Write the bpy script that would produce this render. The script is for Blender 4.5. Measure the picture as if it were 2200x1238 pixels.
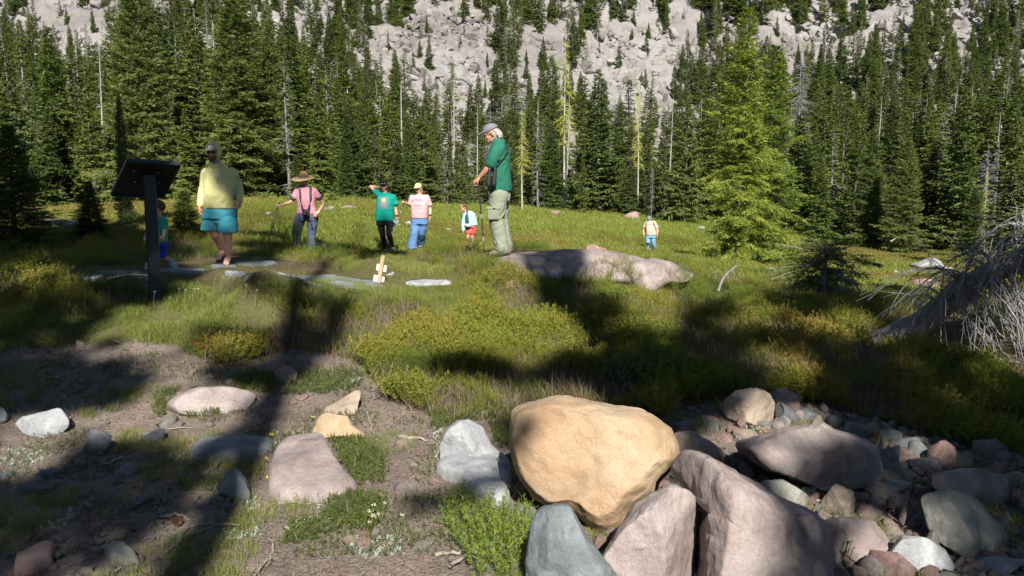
import bpy, bmesh, math, random
import numpy as np
from mathutils import Vector, Matrix
from mathutils.bvhtree import BVHTree

random.seed(7)
rng = np.random.default_rng(11)
for o in list(bpy.data.objects): bpy.data.objects.remove(o)
SC = bpy.context.scene
COL = SC.collection

# ------------------------------------------------------------------ camera
CAMZ, F, CX, CY = 1.55, 1589.0, 1100.0, 619.0
PITCH = math.atan(199/1589.0)
cp, sp = math.cos(PITCH), math.sin(PITCH)
cd = bpy.data.cameras.new('camera'); cam = bpy.data.objects.new('camera', cd); COL.objects.link(cam)
cam.location = (0, 0, CAMZ); cam.rotation_euler = (math.pi/2-PITCH, 0, 0)
cd.lens = 26.0; cd.sensor_width = 36; cd.clip_start = .05; cd.clip_end = 4000
SC.camera = cam
# ------------------------------------------------------------------ light
SUN_AZ, SUN_EL = math.radians(9), math.radians(40)      # behind the camera, a little to its right
TOSUN = np.array([math.sin(SUN_AZ)*math.cos(SUN_EL), -math.cos(SUN_AZ)*math.cos(SUN_EL), math.sin(SUN_EL)])
W = bpy.data.worlds.new('World'); SC.world = W; W.use_nodes = True
wn = W.node_tree.nodes; bg = wn['Background']
sky = wn.new('ShaderNodeTexSky'); sky.sky_type = 'NISHITA'; sky.sun_disc = False
sky.sun_elevation = SUN_EL; sky.sun_rotation = math.pi-SUN_AZ; sky.altitude = 2200
W.node_tree.links.new(sky.outputs[0], bg.inputs[0]); bg.inputs[1].default_value = .05
sl = bpy.data.lights.new('sun', 'SUN'); sl.energy = 5.0; sl.angle = math.radians(.55); sl.color = (1, .945, .86)
so = bpy.data.objects.new('sun', sl); COL.objects.link(so); so.location = (5, -20, 30)
so.rotation_euler = Vector(TOSUN).to_track_quat('Z', 'Y').to_euler()
SC.view_settings.view_transform = 'Standard'; SC.view_settings.look = 'None'
SC.view_settings.gamma = 1; SC.view_settings.exposure = .98

# ------------------------------------------------------------------ maths helpers
def ray(px, py):
    u = (np.asarray(px, float)-CX)/F; v = (CY-np.asarray(py, float))/F
    return u, cp+v*sp, -sp+v*cp
def at(px, py, Y):
    "world point seen at pixel (px,py) at depth Y"
    a, b, c = ray(px, py); k = Y/b
    return np.stack([a*k, np.asarray(Y)+0*k, CAMZ+c*k], -1)
def proj(X, Y, Z):
    dz = Z-CAMZ; f = Y*cp-dz*sp; v = Y*sp+dz*cp; f = np.where(np.abs(f) < 1e-6, 1e-6, f)
    return CX+F*X/f, CY-F*v/f, f
def vhash(i, j, k, s=0):
    n = (i*73856093) ^ (j*19349663) ^ (k*83492791) ^ (s*2654435)
    n = (n ^ (n >> 13)) & 0x7fffffff
    n = (n*(n*n*15731+789221)+1376312589) & 0x7fffffff
    return n/float(0x7fffffff)*2-1
def vnoise(P, s=0):
    P = np.asarray(P, float); I = np.floor(P).astype(np.int64); f = P-I; f = f*f*(3-2*f)
    r = 0
    for a in (0, 1):
        for b in (0, 1):
            for c in (0, 1):
                w = (f[..., 0] if a else 1-f[..., 0])*(f[..., 1] if b else 1-f[..., 1])*(f[..., 2] if c else 1-f[..., 2])
                r = r+w*vhash(I[..., 0]+a, I[..., 1]+b, I[..., 2]+c, s)
    return r
def fbm(P, oct=4, s=0, gain=.5):
    r = 0; a = 1; P = np.asarray(P, float)
    for o in range(oct): r = r+a*vnoise(P*(2**o)+17.3*o, s+o); a *= gain
    return r
def sstep(x, a, b):
    t = np.clip((x-a)/(b-a), 0, 1); return t*t*(3-2*t)
def inpoly(px, py, poly):
    r = np.zeros(np.shape(px), bool); n = len(poly)
    for i in range(n):
        x0, y0 = poly[i]; x1, y1 = poly[(i+1) % n]
        c = ((y0 > py) != (y1 > py)) & (px < (x1-x0)*(py-y0)/((y1-y0) or 1e-9)+x0)
        r ^= c
    return r

# ------------------------------------------------------------------ terrain heights from sighted points (px, py, depth)
CTL = [(-300,1238,2.9),(300,1238,2.9),(1000,1238,2.87),(1700,1238,2.87),(2200,1238,2.95),(2500,1238,3.0),
 (-200,1000,4.1),(300,1000,4.1),(700,1000,4.1),(1100,1000,4.1),(1700,1000,4.2),(2200,1000,4.4),
 (0,850,5.3),(500,850,5.25),(1000,850,5.3),(1500,850,5.5),(2000,850,5.9),(2300,860,6.0),
 (0,740,6.2),(500,740,6.2),(900,740,6.4),(1300,740,6.6),(1870,740,7.3),(2250,750,7.6),
 (0,640,7.6),(335,625,7.2),(600,625,7.9),(800,620,8.6),(1100,640,8.7),(1450,640,9.3),(1765,650,12),(2100,655,12.5),
 (0,560,10.5),(300,580,9.2),(470,572,10.8),(1070,556,10),(1300,560,11.5),(1440,590,11),(660,545,15),(820,547,16.8),(900,562,13.5),
 (890,538,17.6),(1010,535,21),(560,475,18),(700,452,23),(850,447,30),(300,446,24),(0,470,18),(150,480,16),(1395,545,34),
 (1100,448,50),(1500,475,55),(1350,465,55),(1900,530,50),(2000,545,45),(2250,540,42),(1900,620,20),(2000,580,30),(1600,567,22),
 (1250,545,20),(1700,600,16),(0,452,50),(500,440,50),(2100,500,70),(1100,432,90),(2200,450,100),(0,425,90)]
_c = np.array(CTL, float); _p = at(_c[:, 0], _c[:, 1], _c[:, 2])
def _q(X, Y):
    r = np.hypot(X, Y); th = np.arctan2(X, Y)
    return np.stack([np.clip(th, -.8, .8)*1.7, np.log(np.clip(r, 2.6, 110))], -1)
_Q = _q(_p[:, 0], _p[:, 1]); _n = len(_Q)
_D = np.linalg.norm(_Q[:, None]-_Q[None], axis=-1)
def _k(d): return np.sqrt(d*d+.02)
_A = np.zeros((_n+1, _n+1)); _A[:_n, :_n] = _k(_D)+np.eye(_n)*(-.01); _A[:_n, _n] = 1; _A[_n, :_n] = 1
_w = np.linalg.solve(_A, np.append(_p[:, 2], 0))
FLATS = [(float(at(a, 500, b)[0]), b, c) for a, b, c in [(480,10.8,1.3),(655,15,1.2),(832,16.8,1.2),(900,17.6,1.2),(342,9,1.5),(334,7,1.),(814,8.7,1.3),(600,9.7,1.3),(200,9.4,1.5),(920,8.7,.9),(1060,10,1.),(1395,34,4),(1010,21,1.5),(1250,9.8,1.7),(1430,9.5,1.2),(1960,7.4,1.6),(860,12,1.5),(1330,14,3.5),(1400,24,7)]]
def gz(X, Y):
    X = np.asarray(X, float); Y = np.asarray(Y, float); sh = np.broadcast(X, Y).shape
    X = np.broadcast_to(X, sh).ravel(); Y = np.broadcast_to(Y, sh).ravel()
    out = np.empty(len(X))
    for a in range(0, len(X), 20000):
        q = _q(X[a:a+20000], Y[a:a+20000])
        out[a:a+20000] = _k(np.linalg.norm(q[:, None]-_Q[None], axis=-1))@_w[:_n]+_w[_n]
    r = np.hypot(X, Y); th = np.abs(np.arctan2(X, Y))
    out *= 1-sstep(th, .85, 1.5)*.8
    P = np.stack([X, Y, 0*X], -1)
    amp = np.clip(r/10, .15, 2.5)
    out += .035*amp*fbm(P*.8, 3, 3)*sstep(r, 2, 5)
    # heather hummocks, smoothed out where people, trail and posts stand
    lump = np.maximum(0, fbm(P*.85, 2, 41)+.25)*.36*sstep(Y, 5.2, 6.6)*(1-sstep(Y, 9.0, 11.5)*.75)*(1-sstep(Y, 34, 55))*sstep(X+.55*Y, -1.5, 1.5)
    for a, b, c in FLATS: lump = lump*sstep(np.hypot(X-a, Y-b), c*.6, c)
    out += lump
    return out.reshape(sh)
HILL0 = 93.
def hillz(X, Y):
    "height of the talus slope"
    g = gz(X, np.minimum(Y, 100)); e = HILL0+10*np.sin(X/55+1)+6*np.sin(X/23)
    d = np.maximum(Y-e, 0)
    P = np.stack([X, Y, 0*X], -1)
    cl = sstep(d+22*fbm(P/45., 2, 5), 70, 92)
    z = .50*d+.0008*d*d+cl*9+sstep(d, 118, 128)*14
    z += 2.2*fbm(P/16., 3, 9)*sstep(d, 3, 25)
    return g+z-.5
def ground_hit(px, py, y0=1.8, y1=110., fn=None):
    "depth Y at which the pixel's ray meets the ground"
    fn = fn or gz
    px = np.atleast_1d(np.asarray(px, float)); py = np.atleast_1d(np.asarray(py, float))
    Ys = np.exp(np.linspace(math.log(y0), math.log(y1), 420))
    out = np.full(len(px), y1)
    for i in range(len(px)):
        p = at(px[i], py[i], Ys); b = p[:, 2]-fn(p[:, 0], p[:, 1])
        k = np.argmax(b < 0)
        if b[k] < 0:
            if k == 0: out[i] = Ys[0]
            else: t = b[k-1]/(b[k-1]-b[k]); out[i] = Ys[k-1]+t*(Ys[k]-Ys[k-1])
    return out
def gp(px, py):
    Y = ground_hit(px, py)[0]; return Vector(at(px, py, Y))

# ------------------------------------------------------------------ object helpers
def make_mesh(name, V, Fq, smooth=False, mat=None):
    me = bpy.data.meshes.new(name); V = np.ascontiguousarray(V, np.float32)
    me.vertices.add(len(V)); me.vertices.foreach_set('co', V.ravel())
    Fq = np.asarray(Fq); k = Fq.shape[1]
    me.loops.add(Fq.size); me.loops.foreach_set('vertex_index', Fq.astype(np.int32).ravel())
    me.polygons.add(len(Fq)); me.polygons.foreach_set('loop_start', np.arange(0, Fq.size, k, dtype=np.int32))
    me.polygons.foreach_set('loop_total', np.full(len(Fq), k, np.int32))
    if smooth: me.polygons.foreach_set('use_smooth', np.ones(len(Fq), bool))
    me.update(calc_edges=True); me.validate()
    if mat: me.materials.append(mat)
    return me
def attr_col(me, name, C):
    a = me.color_attributes.new(name, 'FLOAT_COLOR', 'POINT')
    C = np.concatenate([C, np.ones((len(C), 1))], 1).astype(np.float32); a.data.foreach_set('color', C.ravel())
def link(name, me, parent=None, loc=None, rot=None, scl=None):
    o = bpy.data.objects.new(name, me); COL.objects.link(o)
    if parent: o.parent = parent
    if loc is not None: o.location = loc
    if rot is not None: o.rotation_euler = rot
    if scl is not None: o.scale = scl if hasattr(scl, '__len__') else (scl,)*3
    return o
def tag(o, label=None, cat=None, group=None, kind=None):
    if label: o['label'] = label
    if cat: o['category'] = cat
    if group: o['group'] = group
    if kind: o['kind'] = kind
    return o
def thing(name, label, cat, loc=(0, 0, 0), rotz=0, group=None, scl=None):
    o = link(name, None, None, loc, (0, 0, rotz), scl); o.empty_display_size = .2
    return tag(o, label, cat, group)
CH = {}
def dup(root, loc, rotz=0, scl=1, label=None, group=None, tilt=(0, 0)):
    r = root.copy(); COL.objects.link(r); r.location = loc; r.rotation_euler = (tilt[0], tilt[1], rotz)
    r.scale = scl if hasattr(scl, '__len__') else (scl,)*3
    if label: r['label'] = label
    if group: r['group'] = group
    for ch in CH.get(root.name, []):
        c = ch.copy(); COL.objects.link(c); c.parent = r
    return r

# ------------------------------------------------------------------ materials
def nodes(name, rough=.8, spec=.3):
    m = bpy.data.materials.new(name); m.use_nodes = True
    nt = m.node_tree; b = nt.nodes['Principled BSDF']
    b.inputs['Roughness'].default_value = rough; b.inputs['Specular IOR Level'].default_value = spec
    return m, nt, b
def N(nt, t, **kw):
    n = nt.nodes.new(t)
    for k, v in kw.items(): setattr(n, k, v)
    return n
def L(nt, a, b): nt.links.new(a, b)
def noise_tex(nt, scale, detail=4, vec=None, rough=.55, dist=0):
    n = N(nt, 'ShaderNodeTexNoise'); n.inputs['Scale'].default_value = scale; n.inputs['Detail'].default_value = detail
    n.inputs['Roughness'].default_value = rough; n.inputs['Distortion'].default_value = dist
    if vec is not None: L(nt, vec, n.inputs['Vector'])
    return n.outputs['Fac']
def ramp(nt, fac, stops):
    r = N(nt, 'ShaderNodeValToRGB'); cr = r.color_ramp
    while len(cr.elements) < len(stops): cr.elements.new(.5)
    for e, (p, c) in zip(cr.elements, stops): e.position = p; e.color = (*c, 1) if len(c) == 3 else c
    L(nt, fac, r.inputs[0]); return r.outputs[0]
def mix(nt, fac, a, b, mode='MIX'):
    m = N(nt, 'ShaderNodeMix', data_type='RGBA', blend_type=mode)
    if hasattr(fac, 'node'): L(nt, fac, m.inputs[0])
    else: m.inputs[0].default_value = fac
    for x, i in ((a, 6), (b, 7)):
        if hasattr(x, 'node'): L(nt, x, m.inputs[i])
        else: m.inputs[i].default_value = (*x, 1)
    return m.outputs[2]
def math_(nt, op, a, b=None):
    m = N(nt, 'ShaderNodeMath', operation=op)
    for x, i in ((a, 0), (b, 1)):
        if x is None: continue
        if hasattr(x, 'node'): L(nt, x, m.inputs[i])
        else: m.inputs[i].default_value = x
    return m.outputs[0]
def bump(nt, b, h, strength=.4, dist=.01):
    n = N(nt, 'ShaderNodeBump'); n.inputs['Strength'].default_value = strength; n.inputs['Distance'].default_value = dist
    L(nt, h, n.inputs['Height']); L(nt, n.outputs[0], b.inputs['Normal']); return n
def geopos(nt): return N(nt, 'ShaderNodeNewGeometry').outputs['Position']
def objco(nt): return N(nt, 'ShaderNodeTexCoord').outputs['Object']

def rock_mat(name, c0, c1, c2, scale=1., grain=60, blotch=(.5, .5, .45), blot=.25, bumpd=.012, rough=.9):
    m, nt, b = nodes(name, rough, .2)
    oi = N(nt, 'ShaderNodeObjectInfo'); tc = objco(nt)
    ad = N(nt, 'ShaderNodeVectorMath', operation='ADD'); L(nt, tc, ad.inputs[0])
    L(nt, oi.outputs['Location'], ad.inputs[1]); v = ad.outputs[0]
    n1 = noise_tex(nt, 2.2*scale, 6, v, .6, .6)
    col = ramp(nt, n1, [(.3, c0), (.5, c1), (.7, c2)])
    n2 = noise_tex(nt, grain*scale, 3, v, .7)
    col = mix(nt, math_(nt, 'MULTIPLY', ramp(nt, n2, [(.42, (0, 0, 0)), (.62, (1, 1, 1))]), .35), col, [x*.62 for x in c1])
    vo = N(nt, 'ShaderNodeTexVoronoi'); vo.inputs['Scale'].default_value = grain*.6*scale; L(nt, v, vo.inputs['Vector'])
    sp_ = ramp(nt, vo.outputs['Distance'], [(.1, (1, 1, 1)), (.22, (0, 0, 0))])
    col = mix(nt, math_(nt, 'MULTIPLY', sp_, .35), col, [min(1, x*1.35) for x in c2])
    n3 = noise_tex(nt, 5*scale, 8, v, .65, 1.2)
    col = mix(nt, math_(nt, 'MULTIPLY', ramp(nt, n3, [(.55, (0, 0, 0)), (.66, (1, 1, 1))]), blot), col, blotch)
    L(nt, col, b.inputs['Base Color'])
    wv = N(nt, 'ShaderNodeTexWave'); wv.inputs['Scale'].default_value = 2.2*scale; wv.inputs['Distortion'].default_value = 9
    wv.inputs['Detail'].default_value = 4; wv.inputs['Detail Scale'].default_value = 1.5; L(nt, v, wv.inputs['Vector'])
    h = math_(nt, 'ADD', math_(nt, 'MULTIPLY', noise_tex(nt, 9*scale, 10, v, .7), 1.4), math_(nt, 'MULTIPLY', n2, .25))
    h = math_(nt, 'ADD', h, math_(nt, 'MULTIPLY', wv.outputs['Fac'], .18))
    ck = N(nt, 'ShaderNodeTexVoronoi', feature='DISTANCE_TO_EDGE'); ck.inputs['Scale'].default_value = 2.6*scale; ck.inputs['Detail'].default_value = 2
    dv = N(nt, 'ShaderNodeVectorMath', operation='MULTIPLY_ADD'); nv = N(nt, 'ShaderNodeTexNoise'); nv.inputs['Scale'].default_value = 3*scale; nv.inputs['Detail'].default_value = 6; L(nt, v, nv.inputs['Vector'])
    L(nt, nv.outputs['Color'], dv.inputs[0]); dv.inputs[1].default_value = (.5, .5, .5); L(nt, v, dv.inputs[2]); L(nt, dv.outputs[0], ck.inputs['Vector'])
    h = math_(nt, 'SUBTRACT', h, ramp(nt, ck.outputs['Distance'], [(0, (.09,.09,.09)), (.012, (0,0,0))]))
    pt = noise_tex(nt, 1.1*scale, 5, v, .7, 2)
    col = mix(nt, math_(nt, 'MULTIPLY', ramp(nt, pt, [(.48, (0,0,0)), (.64, (1,1,1))]), .55), col, [x*.55 for x in c0]); L(nt, col, b.inputs['Base Color'])
    bump(nt, b, h, .9, bumpd)
    return m
M = {}
M['pink'] = rock_mat('pink_grey_rock', (.21,.165,.155), (.30,.25,.237), (.38,.335,.32), 1.2, 70, (.30,.26,.26), .3)
M['pinkred'] = rock_mat('reddish_rock', (.24,.15,.13), (.33,.225,.20), (.42,.31,.275), 1.5, 60, (.28,.2,.18), .3)
M['orange'] = rock_mat('orange_tan_rock', (.32,.205,.12), (.39,.28,.175), (.45,.355,.26), 1.1, 90, (.40,.34,.27), .45, .012)
M['bluegrey'] = rock_mat('blue_grey_rock', (.13,.15,.16), (.195,.22,.232), (.28,.305,.315), 1.6, 75, (.33,.35,.33), .35)
M['lightgrey'] = rock_mat('light_grey_rock', (.25,.26,.275), (.345,.355,.368), (.45,.455,.46), 1.6, 75, (.27,.28,.30), .3)
M['greengrey'] = rock_mat('green_grey_rock', (.18,.18,.155), (.26,.26,.225), (.35,.345,.30), 1.8, 60, (.24,.22,.2), .4)
M['tan'] = rock_mat('tan_rock', (.26,.20,.155), (.35,.285,.225), (.43,.365,.30), 1.8, 60, (.35,.29,.24), .35)
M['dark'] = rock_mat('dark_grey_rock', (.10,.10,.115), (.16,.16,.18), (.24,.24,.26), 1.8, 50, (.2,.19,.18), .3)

def hillrock_mat(name, big=False):
    m, nt, b = nodes(name, .95, .15)
    oi = N(nt, 'ShaderNodeObjectInfo'); p = geopos(nt)
    n1 = noise_tex(nt, .035, 4, p, .6); n2 = noise_tex(nt, .6, 6, p, .65)
    col = ramp(nt, n1, [(.35, (.185,.174,.17)), (.52, (.25,.235,.23)), (.68, (.27,.267,.262))])
    col = mix(nt, math_(nt, 'MULTIPLY', ramp(nt, n2, [(.48, (0,0,0)), (.7, (1,1,1))]), .55), col, (.11,.10,.095))
    r = ramp(nt, oi.outputs['Random'], [(0, (.66,.64,.63)), (.5, (1,.98,.96)), (1, (1.18,1.15,1.1))])
    col = mix(nt, .8 if not big else .3, col, r, 'MULTIPLY')
    if big:
        n4 = noise_tex(nt, .09, 5, p, .6); gr = noise_tex(nt, 1.2, 3, p)
        g = ramp(nt, math_(nt, 'ADD', n4, math_(nt, 'MULTIPLY', gr, .25)), [(.74, (0,0,0)), (.82, (1,1,1))])
        col = mix(nt, g, col, (.10,.13,.035))
    L(nt, col, b.inputs['Base Color'])
    bump(nt, b, n2, .6, .25)
    return m
M['talus'] = hillrock_mat('talus_rock'); M['hill'] = hillrock_mat('hillside_rock', True)

def leaf_mat(name, cols, trans=.25, rough=.6, posscale=0., tint=True, spec=.25, possat=.6):
    "cols: colour stops picked by per-plant random, per-twig tint and world position"
    m, nt, b = nodes(name, rough, spec)
    oi = N(nt, 'ShaderNodeObjectInfo')
    f = math_(nt, 'MULTIPLY', oi.outputs['Random'], .5 if not posscale else .25)
    if tint:
        at_ = N(nt, 'ShaderNodeAttribute', attribute_name='tint')
        f = math_(nt, 'ADD', f, math_(nt, 'MULTIPLY', at_.outputs['Fac'], .5 if not posscale else .3))
    if posscale:
        n = noise_tex(nt, posscale, 3, geopos(nt), .55)
        n = ramp(nt, n, [(.3, (0,0,0)), (.7, (1,1,1))])
        f = math_(nt, 'ADD', f, math_(nt, 'MULTIPLY', n, .45*possat/.6))
    col = ramp(nt, f, cols); L(nt, col, b.inputs['Base Color'])
    tr = N(nt, 'ShaderNodeBsdfTranslucent'); L(nt, mix(nt, .6, col, (.6,.75,.1), 'MULTIPLY'), tr.inputs[0])
    ms = N(nt, 'ShaderNodeMixShader'); ms.inputs[0].default_value = trans
    L(nt, b.outputs[0], ms.inputs[1]); L(nt, tr.outputs[0], ms.inputs[2])
    L(nt, ms.outputs[0], nt.nodes['Material Output'].inputs[0])
    return m
M['fir'] = leaf_mat('fir_needles', [(0, (.07,.105,.036)), (.3, (.115,.16,.048)), (.6, (.165,.205,.06)), (1, (.235,.255,.08))], .42)
M['hemlock'] = leaf_mat('hemlock_needles', [(0, (.09,.135,.036)), (.4, (.15,.20,.046)), (.7, (.205,.24,.055)), (1, (.27,.28,.075))], .42)
M['yellowfir'] = leaf_mat('yellowish_needles', [(0, (.11,.17,.034)), (.4, (.20,.26,.042)), (.8, (.29,.325,.052)), (1, (.37,.36,.07))], .3)
M['olive'] = leaf_mat('olive_needles', [(0, (.07,.095,.032)), (.5, (.12,.145,.042)), (1, (.18,.185,.065))])
M['lichen'] = leaf_mat('yellow_lichen', [(0, (.36,.38,.07)), (1, (.48,.47,.10))], .1)
M['rusty'] = leaf_mat('rusty_dead_needles', [(0, (.16,.07,.035)), (1, (.25,.11,.05))], .1)

def wood_mat(name, c0, c1, scale=6, rough=.85):
    m, nt, b = nodes(name, rough, .2)
    tc = objco(nt); mp = N(nt, 'ShaderNodeMapping'); mp.inputs['Scale'].default_value = (1, 1, .15); L(nt, tc, mp.inputs[0])
    n = noise_tex(nt, scale, 6, mp.outputs[0], .65); L(nt, ramp(nt, n, [(.3, c0), (.7, c1)]), b.inputs['Base Color'])
    bump(nt, b, n, .6, .02); return m
M['bark'] = wood_mat('conifer_bark', (.055,.045,.04), (.16,.13,.115))
M['snag'] = wood_mat('bleached_wood', (.24,.225,.20), (.44,.42,.38), 8)
M['snaggrey'] = wood_mat('grey_dead_wood', (.075,.073,.075), (.27,.26,.255), 16)
M['twig'] = wood_mat('pale_twig_wood', (.17,.145,.12), (.33,.29,.25), 20)
M['deadbranch'] = wood_mat('silver_branch_wood', (.15,.15,.155), (.31,.305,.30), 20)
M['stake'] = wood_mat('weathered_stake_wood', (.30,.22,.12), (.48,.38,.24), 25)

def ground_mat():
    m, nt, b = nodes('ground_soil', .95, .1)
    a = N(nt, 'ShaderNodeAttribute', attribute_name='cover'); p = geopos(nt)
    n1 = noise_tex(nt, 1.7, 6, p, .65); n2 = noise_tex(nt, 28, 5, p, .7); n3 = noise_tex(nt, 160, 2, p)
    s = ramp(nt, n1, [(.3, (.62,.6,.58)), (.5, (1,1,1)), (.7, (1.25,1.22,1.15))])
    col = mix(nt, 1, a.outputs['Color'], s, 'MULTIPLY')
    col = mix(nt, math_(nt, 'MULTIPLY', ramp(nt, n2, [(.45, (0,0,0)), (.65, (1,1,1))]), .5), col, (.085,.062,.045))
    vo = N(nt, 'ShaderNodeTexVoronoi'); vo.inputs['Scale'].default_value = 45; L(nt, p, vo.inputs['Vector'])
    col = mix(nt, math_(nt, 'MULTIPLY', ramp(nt, vo.outputs['Distance'], [(.12, (1,1,1)), (.3, (0,0,0))]), .35), col, (.36,.31,.27))
    L(nt, col, b.inputs['Base Color'])
    h = math_(nt, 'ADD', n2, math_(nt, 'MULTIPLY', n3, .4)); h = math_(nt, 'SUBTRACT', h, math_(nt, 'MULTIPLY', vo.outputs['Distance'], .5))
    bump(nt, b, h, .8, .02)
    return m
M['ground'] = ground_mat()
# ------------------------------------------------------------------ ground zones, in the layout of the place
SOIL = [[(-500,1500),(-500,735),(0,745),(180,735),(390,750),(470,790),(560,785),(700,755),(790,790),(850,870),(960,900),(1100,890),(1110,1000),(1160,1100),(1400,1500)],
        [(1430,890),(1560,850),(1700,868),(1880,905),(2050,955),(2300,1010),(2600,1060),(2600,1600),(1100,1600),(1300,1000)]]
GRASS = [[(-300,735),(250,655),(330,600),(700,590),(990,565),(1000,620),(930,650),(640,655),(600,700),(560,760),(400,760),(0,745)],
         [(740,570),(800,500),(900,560),(1000,600),(1040,640),(1010,700),(930,720),(900,640),(740,640)]]
BRIGHT = [[(830,436),(1100,446),(1500,470),(1720,505),(1700,535),(1450,520),(1200,505),(1050,490),(940,480),(850,470)]]
def zones(X, Y):
    Z = gz(X, Y); px, py, f = proj(X, Y, Z)
    j = 14*fbm(np.stack([X*2, Y*2, 0*X], -1), 2, 21)
    jx, jy = px+j*2, py+j
    front = f > .5
    soil = np.zeros(px.shape, bool); gr = soil.copy(); br = soil.copy()
    for p in SOIL: soil |= inpoly(jx, jy, p)
    for p in GRASS: gr |= inpoly(jx, jy, p)
    for p in BRIGHT: br |= inpoly(px+j*3, py+j*.3, p)
    soil &= front; gr &= front & ~soil; br &= front
    soil |= ~front
    return px, py, soil, gr, br

def build_ground():
    th = np.concatenate([np.linspace(-math.pi, -.86, 30)[:-1], np.linspace(-.86, .86, 380), np.linspace(.86, math.pi, 30)[1:]])
    r = np.exp(np.linspace(math.log(1.2), math.log(118), 300)); r = np.concatenate([[0.01, .6], r, [150, 220, 400, 900, 2500]])
    T, R = np.meshgrid(th, r); X = R*np.sin(T); Y = R*np.cos(T)
    Z = gz(X, Y)
    e = Y > HILL0+6
    Z = np.where(e, Z-3-0*Z, Z)
    Z = np.where(R > 130, Z-4, Z)
    P = np.stack([X, Y, 0*X], -1)
    Z = Z+np.where(R < 12, .012*fbm(P*9, 3, 4), 0)
    nr, nt_ = X.shape
    V = np.stack([X, Y, Z], -1).reshape(-1, 3)
    i = np.arange(nr-1)[:, None]*nt_+np.arange(nt_-1)[None]
    Fq = np.stack([i, i+nt_, i+nt_+1, i+1], -1).reshape(-1, 4)[:, ::-1]
    me = make_mesh('ground', V, Fq, True, M['ground'])
    px, py, soil, gr, br = zones(V[:, 0], V[:, 1])
    C = np.tile(np.array([.085, .070, .035]), (len(V), 1))
    far = sstep(V[:, 1], 12, 20)[:, None]
    n = fbm(V*np.array([.35, .35, 0]), 3, 8)[:, None]
    C = C*(1-far)+far*(np.array([.145, .115, .03])*(1-sstep(n, -.2, .5))+np.array([.13, .14, .03])*sstep(n, -.2, .5))
    C[gr] = (.10, .10, .035); C[soil] = (.19, .158, .135); C[br] = (.17, .215, .04)
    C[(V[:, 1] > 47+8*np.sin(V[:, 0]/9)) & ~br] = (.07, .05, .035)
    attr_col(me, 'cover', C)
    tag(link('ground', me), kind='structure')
build_ground()

def build_hill():
    xs = np.linspace(-190, 190, 460); s = np.linspace(0, 1, 250)
    ys = 86+s*115+s**3*160
    X, Y = np.meshgrid(xs, ys); Z = hillz(X, Y)
    P = np.stack([X, Y, Z*1.0], -1)
    # blocky relief
    b = np.floor(fbm(P/7., 2, 31)*3)/3; b2 = np.abs(fbm(P/3.2, 3, 33))
    up = sstep(Y, 96, 112)
    Z = Z+up*(1.5*b+1.2*b2+1.3*np.abs(fbm(P/1.9, 3, 39))); Y2 = Y+up*(1.6*fbm(P/4., 3, 35)+1.2*b); X2 = X+up*1.2*fbm(P/3.5, 2, 37)
    nr, nc = X.shape; V = np.stack([X2, Y2, Z], -1).reshape(-1, 3)
    i = np.arange(nr-1)[:, None]*nc+np.arange(nc-1)[None]
    Fq = np.stack([i, i+1, i+nc+1, i+nc], -1).reshape(-1, 4)
    o = link('hillside', make_mesh('hillside', V, Fq, False, M['hill'])); tag(o, kind='structure')
build_hill()

# ------------------------------------------------------------------ geometry-node scattering for stuff nobody could count
def scatter(name, pts, rot, scl, protos, label, cat, kind='stuff'):
    col = bpy.data.collections.new(name+'_pieces')
    for k, me in enumerate(protos):
        col.objects.link(bpy.data.objects.new(name+'_piece', me))
    me = bpy.data.meshes.new(name); me.vertices.add(len(pts)); me.vertices.foreach_set('co', np.ascontiguousarray(pts, np.float32).ravel())
    a = me.attributes.new('rot', 'FLOAT_VECTOR', 'POINT'); a.data.foreach_set('vector', np.ascontiguousarray(rot, np.float32).ravel())
    scl = np.asarray(scl, np.float32)
    if scl.ndim == 1: scl = np.repeat(scl[:, None], 3, 1)
    a = me.attributes.new('scl', 'FLOAT_VECTOR', 'POINT'); a.data.foreach_set('vector', np.ascontiguousarray(scl).ravel())
    a = me.attributes.new('pick', 'INT', 'POINT'); a.data.foreach_set('value', rng.integers(0, len(protos), len(pts)).astype(np.int32))
    o = link(name, me); tag(o, label, cat, kind=kind)
    ng = bpy.data.node_groups.new(name, 'GeometryNodeTree')
    ng.interface.new_socket('Geometry', in_out='INPUT', socket_type='NodeSocketGeometry')
    ng.interface.new_socket('Geometry', in_out='OUTPUT', socket_type='NodeSocketGeometry')
    gi = ng.nodes.new('NodeGroupInput'); go = ng.nodes.new('NodeGroupOutput')
    mp = ng.nodes.new('GeometryNodeMeshToPoints'); ip = ng.nodes.new('GeometryNodeInstanceOnPoints')
    ci = ng.nodes.new('GeometryNodeCollectionInfo'); ci.inputs['Collection'].default_value = col
    ci.inputs['Separate Children'].default_value = True; ci.inputs['Reset Children'].default_value = True
    ip.inputs['Pick Instance'].default_value = True
    def na(nm, t):
        n = ng.nodes.new('GeometryNodeInputNamedAttribute'); n.data_type = t; n.inputs[0].default_value = nm; return n.outputs[0]
    ng.links.new(gi.outputs[0], mp.inputs[0]); ng.links.new(mp.outputs[0], ip.inputs['Points'])
    ng.links.new(ci.outputs[0], ip.inputs['Instance'])
    e2r = ng.nodes.new('FunctionNodeEulerToRotation'); ng.links.new(na('rot', 'FLOAT_VECTOR'), e2r.inputs[0])
    ng.links.new(e2r.outputs[0], ip.inputs['Rotation']); ng.links.new(na('scl', 'FLOAT_VECTOR'), ip.inputs['Scale'])
    ng.links.new(na('pick', 'INT'), ip.inputs['Instance Index']); ng.links.new(ip.outputs[0], go.inputs[0])
    md = o.modifiers.new('scatter', 'NODES'); md.node_group = ng
    return o

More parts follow.
